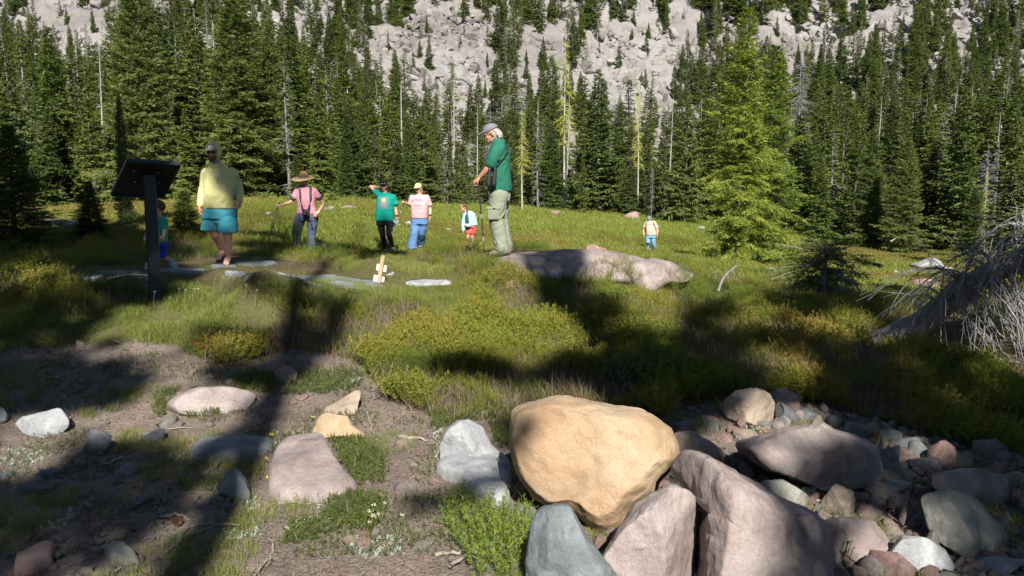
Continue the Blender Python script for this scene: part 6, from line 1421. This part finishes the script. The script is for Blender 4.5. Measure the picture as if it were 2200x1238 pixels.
# --- girl bending in the meadow
def girl():
    s = Person('girl in a light blue jacket and red shorts bending down in the meadow', 1010, 540, 21.0); t = s.root; k = .85
    C = s.p(996, 446, -.05); R = rotm(-1.05, .45); b = Body(); head(b, C, R, .9); b.limb([C+[.02, 0, -.03], s.p(1003, 457)], [.045, .05]); b.loft(s.rings([(1013, 495, 9, .10, .02), (1011, 480, 10, .10, 0), (1008, 465, 11, .09, 0), (1006, 457, 8, .06, 0)]))
    a1 = s.P([(1000, 462, -.06), (996, 478, -.08), (995, 494, -.12)]); a2 = s.P([(1015, 462, .02), (1020, 478, -.02), (1006, 485, -.18)]); arm(b, a1, .85); arm(b, a2, .85); hand(b, a1[2], (0, -.1, -1), (-1, 0, 0), .85, .3); hand(b, a2[2], (-1, -.2, .1), (0, -1, 0), .85, .5, -1)
    L1 = s.P([(1008, 492, 0), (1005, 512, -.04), (1008, 534, .05)]); L2 = s.P([(1017, 492, 0), (1014, 512, .02), (1018, 535, .10)]); leg(b, L1, .82); leg(b, L2, .82); b.solid('body', SKP, t, .010, 3)
    b = Body(); b.loft(s.rings([(1012, 484, 14, .14, .02), (1011, 474, 13, .14, .02), (1009, 464, 12, .12, .02), (1007, 457, 9, .09, .02)])); b.limb([s.p(1003, 461, -.03)]+[a1[0], a1[1], a1[2]], [.06, .062, .056, .046]); b.limb([s.p(1012, 461, .0)]+[a2[0], a2[1], a2[2]], [.06, .062, .056, .046]); b.limb(s.P([(1005, 457, .04), (1012, 458, .08), (1018, 461, .04)]), [.05, .055, .045])
    b.solid('jacket', cloth_mat('light_blue_jacket_cloth', (.32,.62,.72), .6), t, .012, 4, .008, 11, 9)
    b = Body(); b.loft(s.rings([(1004, 482, 4, .06, -.12), (1003, 470, 4.5, .07, -.10), (1002, 460, 4, .06, -.06)])); b.solid('dark_top', cloth_mat('dark_top_cloth', (.05,.06,.07), .3), t, .012, 3)
    b = Body(); b.loft(s.rings([(1012, 490, 11, .13, 0), (1011, 478, 9.5, .12, 0)])); b.limb([L1[0], lerp(L1[0], L1[1], .35)], [.095, .095]); b.limb([L2[0], lerp(L2[0], L2[1], .35)], [.095, .095]); b.solid('shorts', cloth_mat('red_shorts_cloth', (.60,.10,.07), .5), t, .012, 3)
    hr = flat_mat('brown_hair_girl', (.09,.05,.03), .6); Body().ell(C+R@np.array([0, .02, .025]), (.078, .088, .08), R).limb([C+R@np.array([.03, .06, .03]), C+R@np.array([.06, .05, -.09]), s.p(1003, 462, -.12)], [.035, .028, .016]).solid('hair', hr, t, .008, 2, .004, 40, 1); face_bits(t, C, R, .88)
    ws = flat_mat('grey_shoe', (.3,.3,.3)); shoe(t, s.p(1009, 538, .08), s.p(1006, 541, -.1), .85, ws, dsole); shoe(t, s.p(1018, 538, .12), s.p(1015, 541, -.06), .85, ws, dsole)
girl()

# --- man in green in profile on the outcrop
def green_man():
    s = Person('grey haired man in green tee and cargo trousers on the outcrop', 1078, 550, 10.0); t = s.root
    C = s.p(1055, 288, 0); R = rotm(-math.pi/2+.12, .32); b = Body(); head(b, C, R, 1.0); b.limb([C+[.03, 0, -.04], s.p(1068, 312, 0)], [.058, .066]); b.loft([(s.p(1074, 415), .12, .15), (s.p(1073, 370), .11, .15), (s.p(1073, 328), .09, .14), (s.p(1071, 312), .06, .08)])
    a1 = s.P([(1069, 322, -.19), (1053, 358, -.20), (1031, 381, -.14)]); a2 = s.P([(1069, 322, .19), (1053, 356, .18), (1030, 384, .0)]); arm(b, a1, 1.12); arm(b, a2, 1.1)
    hand(b, a1[2], (-.75, .15, -.65), (-.5, -.3, .8), 1.08, 1.0); hand(b, a2[2], (-.7, -.1, -.6), (-.6, .3, .7), 1.08, 1.0, -1)
    L1 = s.P([(1073, 420, -.09), (1066, 468, -.10), (1078, 532, -.10)]); L2 = s.P([(1077, 420, .09), (1076, 468, .10), (1087, 528, .12)]); leg(b, L1, 1.08); leg(b, L2, 1.08); b.solid('body', SKT, t, .008, 3)
    g = cloth_mat('deep_green_tee_cloth', (.022,.135,.09), .6, 7); b = Body(); b.loft([(s.p(1074, 411), .158, .195), (s.p(1073.5, 398), .160, .20), (s.p(1072, 375), .152, .205), (s.p(1072, 350), .148, .21), (s.p(1073, 328), .142, .215), (s.p(1074, 314), .120, .18), (s.p(1072, 304), .085, .11), (s.p(1069, 299), .065, .075)])
    for a_, dy in ((a1, -1), (a2, 1)): b.limb([s.p(1073, 318, dy*.14), lerp(a_[0], a_[1], .3), lerp(a_[0], a_[1], .80)], [.092, .092, .080])
    b.solid('tee_shirt', g, t, .010, 4, .006, 9, 33)
    kh = cloth_mat('khaki_trouser_cloth', (.235,.255,.19), .6, 8); b = Body(); b.loft([(s.p(1073, 432), .145, .185), (s.p(1073, 418), .143, .185), (s.p(1074, 405), .138, .175)])
    for L_, rr in ((L1, (.128, .115, .100, .092, .100)), (L2, (.125, .11, .092, .085, .095))):
        b.limb([L_[0], lerp(L_[0], L_[1], .5), L_[1]], rr[:3]); b.limb([L_[1], lerp(L_[1], L_[2], .6), L_[2]], rr[2:])
    tr = b.solid('cargo_trousers', kh, t, .010, 4, .008, 9, 41); p = s.p(1060, 455, -.215)
    Body().loft([(p+[0, .01, -.105], .075, .024), (p+[0, 0, 0], .085, .028), (p+[0, 0, .04], .085, .03)], 20, 5).solid('cargo_pocket', kh, t, .008, 2); Body().loft([(p+[0, -.006, .03], .09, .03), (p+[0, -.004, .065], .09, .03)], 20, 6).solid('pocket_flap', kh, t, .008, 1)
    Body().loft([(p+[.01, -.036, .040], .014, .006), (p+[.01, -.036, .052], .014, .006)], 8, 5).solid('pocket_tab', black, t, rm=False)
    bt = flat_mat('brown_hiking_shoe', (.17,.135,.10), .9); shoe(t, s.p(1092, 546, -.10), s.p(1046, 550, -.13), 1.12, bt, dsole); shoe(t, s.p(1096, 543, .12), s.p(1056, 547, .10), 1.12, bt, dsole)
    cp_ = cloth_mat('grey_cap_cloth', (.17,.18,.20), .8, 14); cap(t, C, R, 1.04, cp_, name='cap'); hg = flat_mat('grey_hair', (.38,.35,.32), .8)
    b = Body().ell(C+R@np.array([0, .045, -.02]), (.082, .078, .088), R); RR = np.random.default_rng(2)
    for i in range(22):
        a_ = RR.uniform(-1.3, 1.3); o = np.array([math.sin(a_)*.078, .03+math.cos(a_)*.07, .02]); b.limb([C+R@o, C+R@(o*[1.1, 1.15, 1]+[0, .012, -.06]), C+R@(o*[1.1, 1.15, 1]+[0, .015, -.09-RR.uniform(0, .02)])], [.02, .018, .009], 8)
    b.solid('hair', hg, t, .006, 1, .005, 50, 3); face_bits(t, C, R, 1.0, (.3,.28,.25), True); q = lambda x, y, z: C+R@np.array([x, y, z])
    Body().limb([q(-.05, -.045, -.06), q(-.035, -.072, -.092), q(0, -.082, -.106), q(.035, -.072, -.092), q(.05, -.045, -.06)], [.010, .012, .013, .012, .010]).solid('beard', flat_mat('grey_beard', (.26,.21,.18), .9), t, .007, 2)
    c = s.p(1056, 379, -.25)+s.org; bi = thing('binoculars', 'black binoculars hanging at the side of the green shirt man', 'binoculars', c); gb = flat_mat('black_rubber', (.02,.02,.022), .5, .4)
    for x, z in ((-.035, -.01), (.035, .0)): Body().limb([[x-.005, 0, -.10+z], [x, 0, -.02+z], [x+.01, 0, .06+z], [x+.012, 0, .10+z]], [.036, .032, .024, .022], 16).solid('barrel', gb, bi, rm=False)
    Body().limb([[-.03, 0, .0], [.04, 0, .01]], [.018, .018], 10).solid('bridge', gb, bi, rm=False); w = lambda x, y, d: s.p(x, y, d)+s.org-c
    strap(bi, [w(1060, 365, -.25), w(1070, 355, -.235), w(1082, 340, -.225), w(1092, 322, -.18), w(1087, 307, -.10), w(1078, 299, .02), w(1070, 306, .1)], black, .012); strap(bi, [w(1052, 366, -.25), w(1060, 350, -.24), w(1074, 333, -.235), w(1086, 318, -.2), w(1084, 307, -.11)], black, .010)
    pole('black and silver trekking pole held in both hands by the green shirt man', s.p(1027, 388, -.08)+s.org, np.array(at(1042, 552, 9.85)))
green_man()

# --- far man in khaki tee
def far_man():
    s = Person('man in tan tee, backpack straps, cap and blue jeans far out on the meadow', 1400, 543, 34.0); t = s.root
    C = s.p(1394.5, 470, 0); R = rotm(-.3, .4); b = Body(); head(b, C, R, 1.0); b.limb([C+[0, .02, -.05], s.p(1396, 476)], [.055, .06]); b.loft(s.rings([(1398, 506, 10, .14, 0), (1397, 490, 11, .14, 0), (1397, 478, 10, .11, 0)]))
    a1 = s.P([(1387, 479, 0), (1383, 494, .02), (1383, 505, -.05)]); a2 = s.P([(1408, 479, 0), (1413, 494, .02), (1412, 504, -.08)]); arm(b, a1, 1.1); arm(b, a2, 1.1); hand(b, a1[2], (0, -.1, -1), (-1, 0, 0), 1.05, .4); hand(b, a2[2], (-.1, -.2, -1), (1, 0, 0), 1.05, .4, -1)
    L1 = s.P([(1392, 509, 0), (1392, 524, -.05), (1395, 540, .0)]); L2 = s.P([(1403, 509, 0), (1404, 523, 0), (1407, 537, .2)]); leg(b, L1, 1.); leg(b, L2, 1.); b.solid('body', SKP, t, .012, 2)
    b = Body(); b.loft(s.rings([(1398, 505, 11.2, .18, 0), (1398, 496, 12, .19, -.02), (1397, 486, 11.8, .17, 0), (1397, 479, 10.5, .13, 0), (1396, 475, 5, .08, 0)])); b.limb([s.p(1390, 479), lerp(a1[0], a1[1], .65)], [.09, .075]); b.limb([s.p(1405, 479), lerp(a2[0], a2[1], .65)], [.09, .075]); b.solid('tee_shirt', cloth_mat('tan_tee_cloth', (.60,.46,.34), .5), t, .014, 3, .007, 10, 2)
    b = Body(); b.loft(s.rings([(1398, 511, 11, .16, 0), (1398, 503, 10.5, .155, 0)])); b.limb(L1, [.115, .095, .088]); b.limb(L2, [.115, .095, .088]); b.solid('jeans', cloth_mat('faded_blue_denim', (.16,.33,.50), .5), t, .014, 3, .007, 10, 8)
    Body().limb([lerp(L1[0], L1[1], .8), L1[1], lerp(L1[1], L1[2], .45)], [.103, .102, .098]).solid('knee_brace', cloth_mat('black_brace_cloth', (.03,.035,.04)), t, rm=False)
    shoe(t, s.p(1395, 541, .08), s.p(1394, 544, -.15), 1., bt_ := flat_mat('grey_brown_shoe', (.25,.22,.18)), dsole); shoe(t, s.p(1407, 538, .28), s.p(1408, 541, .05), 1., bt_, dsole); cap(t, C, R, 1.03, cloth_mat('blue_grey_cap_cloth', (.14,.19,.25), .4)); face_bits(t, C, R, 1., shades=True)
    c = s.p(1397, 488, .2)+s.org; bp = thing('backpack', 'small olive backpack worn by the far man on the meadow', 'backpack', c); ol = cloth_mat('olive_pack_cloth', (.12,.13,.08)); w = lambda x, y, d: s.p(x, y, d)+s.org-c
    Body().loft([([0, .06, -.22], .12, .07), ([0, .07, -.1], .15, .10), ([0, .06, .12], .14, .09), ([0, .04, .2], .09, .05)], 24, 4).solid('pack_body', ol, bp, .012, 2)
    for x0, x1 in ((1390, 1388), (1403, 1408)): strap(bp, [w(x0, 475, .1), w(x0, 477, -.12), w(x1-.5, 486, -.19), w(x1, 496, -.17), w(x1, 501, .05)], ol, .03)
    strap(bp, [w(1388, 482, -.18), w(1397, 481, -.20), w(1406, 482, -.18)], ol, .012, 'chest_strap')
far_man()
def orange_person():
    s = Person('tiny far off person in an orange top and white shorts beside the lone fir', 1626, 530, 50.0)
    z = float(gz(s.org[0], 50))-s.org[2]; H = float(s.p(1626, 481)[2])-z; t = s.root; t.location.z += z; k = max(.85, min(1.15, H/1.7)); pt = lambda x, y, q: np.array([x, y, q*k*1.7])
    C = pt(0, 0, .93); R = rotm(.5); b = Body(); head(b, C, R, k); b.limb([C, pt(0, 0, .83)], [.05*k, .06*k]); b.loft([(pt(0, 0, .5), .15*k, .1*k), (pt(0, 0, .8), .17*k, .1*k)])
    for q in (-1, 1): a = [pt(q*.17, 0, .79), pt(q*.24, .03, .64), pt(q*.22, -.06, .52)]; arm(b, a, k); hand(b, a[2], (0, -.1, -1), (q, 0, 0), k, .4, -q); leg(b, [pt(q*.09, 0, .5), pt(q*.1, -.03, .27), pt(q*.1, .02, .05)], k*.95)
    b.solid('body', SK, t, .014, 2); b = Body(); b.loft([(pt(0, 0, .52), .17*k, .13*k), (pt(0, 0, .8), .19*k, .12*k), (pt(0, 0, .835), .1*k, .08*k)])
    for q in (-1, 1): b.limb([pt(q*.14, 0, .79), pt(q*.21, .01, .70)], [.075*k, .065*k])
    b.solid('top', cloth_mat('orange_top_cloth', (.62,.22,.12)), t, .014, 2); b = Body(); b.loft([(pt(0, 0, .45), .18*k, .13*k), (pt(0, 0, .54), .165*k, .125*k)])
    for q in (-1, 1): b.limb([pt(q*.09, 0, .48), pt(q*.1, -.02, .33)], [.11*k, .10*k]); shoe(t, pt(q*.1, .05, .0), pt(q*.11, -.2, .0), k, dsole, dsole)
    b.solid('shorts', cloth_mat('white_shorts_cloth', (.7,.7,.66)), t, .014, 2); Body().ell(C+[0, .02, .03], (.085*k, .1*k, .09*k)).solid('hair', flat_mat('light_hair', (.4,.3,.18)), t, .012, 1)
orange_person()
# ------------------------------------------------------------------ information panel and small stake
def box_obj(name, c, ax, half, mat, parent, bev=.004):
    bm = bmesh.new(); bmesh.ops.create_cube(bm, size=2); Rm = np.stack([unit(np.array(a, float)) for a in ax], 1)
    for v in bm.verts: v.co = Vector(np.array(c)+Rm@(np.array(v.co[:])*np.array(half)))
    bmesh.ops.recalc_face_normals(bm, faces=bm.faces); bmesh.ops.bevel(bm, geom=bm.edges[:], offset=bev, segments=2, affect='EDGES'); me = bpy.data.meshes.new(name); bm.to_mesh(me); bm.free(); me.materials.append(mat); return link(name, me, parent)
def sign():
    Y = 7.0; base = at(334, 622, Y); base[2] = float(gz(base[0], base[1])); t = thing('information_panel', 'black slanted information panel on a single leaning post, seen from behind', 'sign', base)
    mt = flat_mat('black_powder_coat', (.012,.013,.015), .45, .4); mp = flat_mat('dark_slate_paint', (.022,.034,.045), .5, .4); q = lambda x, y, d=0: at(x, y, Y+d)-base
    TL, TR, BL, BR = q(275, 345, -.22), q(386, 353, -.04), q(240, 418, .18), q(350, 421, .36)
    c = (TL+TR+BL+BR)/4; ex = unit((TR-TL)+(BR-BL)); ey = (TL+TR)/2-(BL+BR)/2; ey = unit(ey-ex*(ey@ex)); ez = np.cross(ex, ey); hw = np.linalg.norm(TR-TL)/2; hh = np.linalg.norm((TL+TR)/2-(BL+BR)/2)/2
    # real panels are rhomboid only by perspective: keep a true sheared frame thin plate
    V = []; 
    for dz in (-.012, .012):
        for p in (TL, TR, BR, BL): V.append(p+ez*dz)
    bm = bmesh.new(); vs = [bm.verts.new(v) for v in V]
    for f in ([0,1,2,3],[7,6,5,4],[0,4,5,1],[1,5,6,2],[2,6,7,3],[3,7,4,0]): bm.faces.new([vs[i] for i in f])
    bmesh.ops.recalc_face_normals(bm, faces=bm.faces); bmesh.ops.bevel(bm, geom=bm.edges[:], offset=.004, segments=2, affect='EDGES'); me = bpy.data.meshes.new('panel'); bm.to_mesh(me); bm.free(); me.materials.append(mt); link('panel', me, t)
    for a_, b_, nm in ((TL, TR, 'frame_rail'), (BL, BR, 'frame_rail'), (TL, BL, 'frame_rail'), (TR, BR, 'frame_rail')):
        e_ = unit(b_-a_); box_obj(nm, (a_+b_)/2, (e_, np.cross(ez, e_), ez), (np.linalg.norm(b_-a_)/2-.004, .014, .019), mp, t, .003)
    side = -ez if (ez@(np.array([0, 0, CAMZ])-base)) < 0 else ez
    plate = q(318, 376, .03)+side*.022; box_obj('mounting_plate', plate, (ex, ey, ez), (.145, .12, .008), mt, t)
    for a, b_ in ((-.115, .10), (.09, .10), (-.115, -.09), (.09, -.09)):
        p = plate+ex*a+ey*b_+side*.010; Body().ell(p, (.007, .007, .007), None, 10).solid('bolt', flat_mat('steel_bolt', (.45,.45,.45), .3, .6), t, rm=False)
    top, bot = q(322, 376, .0), np.array([0, 0, -.25]); d = unit(top-bot); a1 = unit(np.cross(d, rotm(.42)@np.array([0, 1, 0]))); a2 = np.cross(a1, d)
    R_ = box_obj('post', (top+bot)/2, (a1, a2, d), (.048, .048, np.linalg.norm(top-bot)/2), mp, t)
    s = q(322, 600, -.05); Body().ell(s, (.008, .004, .008), None, 10).solid('bolt', flat_mat('steel_bolt', (.45,.45,.45), .3, .6), t, rm=False)
    box_obj('post_unlit_face', (top+bot)/2-a1*.0+a2*0+np.array([-.052, .0, 0]), (a1, a2, d), (.012, .05, np.linalg.norm(top-bot)/2-.01), mt, t)  # black strip put in for the unlit left face of the post
sign()
def stake():
    Y = float(gp(814, 606).y); base = at(814, 608, Y); base[2] = float(gz(base[0], base[1])); t = thing('wooden_stake', 'short leaning wooden stake with two small white boards in the grass', 'stake', base); q = lambda x, y, d=0: at(x, y, Y+d)-base
    top, bot = q(824, 549), q(813, 612); d = unit(top-bot); a1 = unit(np.cross(d, [.2, 1, 0])); a2 = np.cross(a1, d); box_obj('post', (top+bot)/2, (a1, a2, d), (.024, .02, np.linalg.norm(top-bot)/2), M['stake'], t)
    wh = flat_mat('white_board_paint', (.66,.66,.64), .7)
    for x, y, w in ((819.5, 576, .066), (814, 600, .072)): box_obj('board', q(x, y, .03), (a1, a2, d), (w, .006, .042), wh, t)
stake()
# ------------------------------------------------------------------ unseen trees behind the viewer, crowns shaped to cast the shade outlined below
SH = [[(0,1010),(120,985),(155,950),(165,922),(245,932),(355,928),(372,955),(368,1000),(350,1030),(405,985),(412,958),(470,945),(520,885),(560,845),(600,848),(545,905),(460,965),(430,1005),(380,1065),(330,1095),(285,1140),(230,1155),(190,1185),(150,1165),(110,1205),(60,1290),(-300,1320),(-300,1000)],  # includes a bystander's shadow, cast by added foliage clumps
 [(-250,745),(180,752),(300,752),(370,785),(355,822),(280,842),(120,860),(0,872),(-250,880)], [(400,790),(470,810),(560,800),(640,790),(700,745),(745,690),(765,640),(690,640),(655,690),(600,740),(540,770),(430,775)],
 [(-300,450),(240,480),(375,500),(400,572),(520,578),(585,585),(590,600),(500,608),(400,612),(420,640),(300,655),(240,700),(330,738),(200,742),(-300,745)], [(380,640),(420,700),(640,700),(600,715),(430,730),(350,690)],
 [(1150,540),(1228,540),(1240,615),(1290,645),(1310,705),(1420,725),(1500,650),(1640,640),(1700,650),(1850,640),(1960,650),(1900,690),(1960,740),(2100,780),(2400,840),(2400,1100),(2000,1090),(1960,1000),(1900,950),(1700,868),(1560,846),(1480,915),(1440,880),(1320,872),(1290,830),(1215,800),(1160,790),(1190,745),(1280,740),(1225,690),(1175,660),(1150,600)],
 [(1448,915),(1462,1000),(1560,1110),(1600,1180),(1620,1320),(2000,1320),(1860,1238),(1700,1080),(1560,985),(1500,940)], [(1740,925),(1800,930),(1760,985),(1690,1015),(1650,1062),(1900,1065),(1900,950),(1800,915)],
 [(1960,990),(2400,990),(2400,1320),(2090,1320),(2010,1130),(1900,1070)], [(870,1045),(960,1032),(1092,990),(1095,1012),(1000,1050),(870,1062)], [(1090,880),(1170,853),(1150,900),(1092,935)], [(900,778),(1010,776),(1200,800),(1180,812),(950,788)],
 [(530,492),(610,500),(640,530),(560,560),(510,540)], [(720,522),(870,528),(870,545),(720,545)], [(1415,572),(1480,580),(1460,602),(1420,598)], [(1640,640),(1760,600),(1860,640),(1760,660)], [(1860,560),(1960,640),(1880,640)]]
LIT = [[(1560,845),(1790,850),(1810,940),(1700,1000),(1570,970)], [(1740,1055),(1960,1080),(2070,1180),(2070,1300),(1880,1300),(1740,1130)], [(1305,683),(1445,693),(1445,728),(1305,715)], [(1175,715),(1285,725),(1290,775),(1180,768)], [(1560,648),(1670,652),(1660,728),(1540,690)], [(2030,770),(2110,770),(2140,880),(2050,880)], [(1600,735),(1760,790),(1720,850),(1620,810)],
 [(1560,870),(1680,870),(1680,925),(1560,925)], [(1900,900),(1990,910),(1960,950)], [(390,640),(560,640),(640,650),(620,690),(430,690)], [(360,595),(460,595),(460,612),(360,612)], [(1770,1040),(1900,1090),(1880,1125),(1770,1110)], [(1580,940),(1720,930),(1700,990),(1620,990)], [(1990,690),(2090,700),(2150,760),(2060,780),(1990,740)], [(1330,620),(1400,640),(1400,700),(1310,660)], [(1935,1080),(1985,1080),(2000,1140),(1940,1140)], [(130,745),(350,722),(350,750),(200,760)]]
FIX = [(7.0, [(238,342),(388,350),(352,425),(236,422)]), (7.0, [(303,425),(343,425),(347,520),(310,620),(300,500)]), (9.0, [(305,436),(362,436),(362,560),(340,575),(305,575)]), (11.5, [(-80,250),(110,400),(110,600),(-80,620)]), (15., [(235,190),(300,250),(300,450),(235,450)]), (13.5, [(110,420),(440,440),(430,520),(110,500)]),
 (10.8, [(442,352),(500,350),(478,366),(446,378)]), (10.8, [(455,395),(475,392),(498,415),(492,428),(470,415)]), (10.8, [(432,500),(508,502),(505,575),(462,570)]), (10.8, [(448,320),(478,315),(478,345),(450,345)]), (10.8, [(436,470),(470,455),(475,490),(440,490)]),
 (15.0, [(632,378),(676,378),(672,402),(640,402)]), (15.0, [(640,470),(655,460),(650,540),(635,540)]), (16.8, [(812,388),(838,388),(836,414),(812,414)]), (16.8, [(812,480),(842,480),(846,540),(826,540)]), (7.4, [(1870,740),(2010,600),(2110,590),(2200,560),(2200,640),(2080,680),(1990,760)])]
# lit outlines stay open; added foliage blocks the sun for the other outlines
def shade_trees():
    X, Y = np.meshgrid(np.arange(-9, 11, .13), np.arange(5.8, 17, .15)); X2, Y2 = np.meshgrid(np.arange(-6, 6, .07), np.arange(2.2, 5.8, .085)); X = np.append(X.ravel(), X2.ravel()); Y = np.append(Y.ravel(), Y2.ravel()); X = X+rng.normal(0, .025, X.size); Y = Y+rng.normal(0, .025, Y.size)
    Z = gz(X, Y); px, py, f = proj(X, Y, Z+.08); m = np.zeros(len(X), bool)
    for p in SH: m |= inpoly(px, py, p)
    for p in LIT: m &= ~inpoly(px, py, p)
    n = fbm(np.stack([X*1.6, Y*1.1, 0*X], -1), 2, 90); m &= (n > -.55)
    m |= (px < -50) & (px > -700) & (n > -.2); m |= (px > 2250) & (n > -.2)
    G = [np.stack([X, Y, Z], -1)[m]]; SZ = [np.clip(G[0][:, 1]/7.5, .38, 1)]
    for Yd, poly in FIX:
        P = np.array(poly); s = (.07 if Yd in (10.8, 15.0, 16.8) else .13)*F/Yd; gx, gy = np.meshgrid(np.arange(P[:, 0].min(), P[:, 0].max(), s), np.arange(P[:, 1].min(), P[:, 1].max(), s)); gx, gy = gx.ravel(), gy.ravel(); k = inpoly(gx, gy, poly)
        if k.any(): G.append(at(gx[k], gy[k], np.full(k.sum(), Yd))); SZ.append(np.full(k.sum(), .4 if Yd in (10.8, 15.0, 16.8) else .9))
    G = np.concatenate(G); SZ = np.concatenate(SZ); TX = np.array([-7.5, -4.6, -2.2, .15, 2.85, 5.6, 8.6, 11.5]); TY = -7.0
    y1 = TY+rng.normal(0, .75, len(G)); t = (G[:, 1]-y1)/(-TOSUN[1]); P = G+t[:, None]*TOSUN; own = np.abs(P[:, :1]-TX[None]).argmin(1)
    LM = ['farthest left', 'second from left', 'third from left', 'fourth from left', 'fifth from left', 'sixth from left', 'seventh from left', 'farthest right']
    for i, x0 in enumerate(TX):
        Q = P[own == i]; near = SZ[own == i]
        if len(Q) < 20: continue
        z0 = float(gz(x0, TY)); root = thing('shade_pine', 'tall unseen pine behind the viewer, crown shaped for shade, %s of its row' % LM[i], 'tree', (x0, TY, z0)); Q = Q-np.array([x0, TY, z0]); top = Q[:, 2].max()+.6
        T = Acc(); zz = np.linspace(-.4, top, 16); T.tube(np.stack([.08*np.sin(zz*.5+i), .08*np.cos(zz*.4), zz], -1), .17*(1-.85*np.clip(zz/top, 0, 1)), 10)
        A = Acc(); nb = 12; n = len(Q); R = np.random.default_rng(i)
        for b in range(nb):
            c = Q+R.normal(0, .085, (n, 3))*near[:, None]; d = unit(R.normal(0, 1, (n, 3))+[0, 0, .2]); A.add(*blades(c-d*.1*near[:, None], d, unit(R.normal(0, 1, (n, 3))), R.uniform(.2, .34, n)*near, R.uniform(.07, .12, n)*near, R.uniform(.2, .7, n)))
        idx = R.permutation(n)[:max(6, n//14)]
        for j in idx:
            e = Q[j]; h = e[2]-.15*abs(e[0])-.1; T.tube(np.array([[0, 0, h-.1*abs(e[0])], [e[0]*.5, e[1]*.5, h*.5+e[2]*.5-.05], e]), [.03, .018, .006], 5)
        link('trunk', T.mesh('trunk', M['bark']), root); link('crown', A.mesh('crown', M['fir'], False), root)
shade_trees()
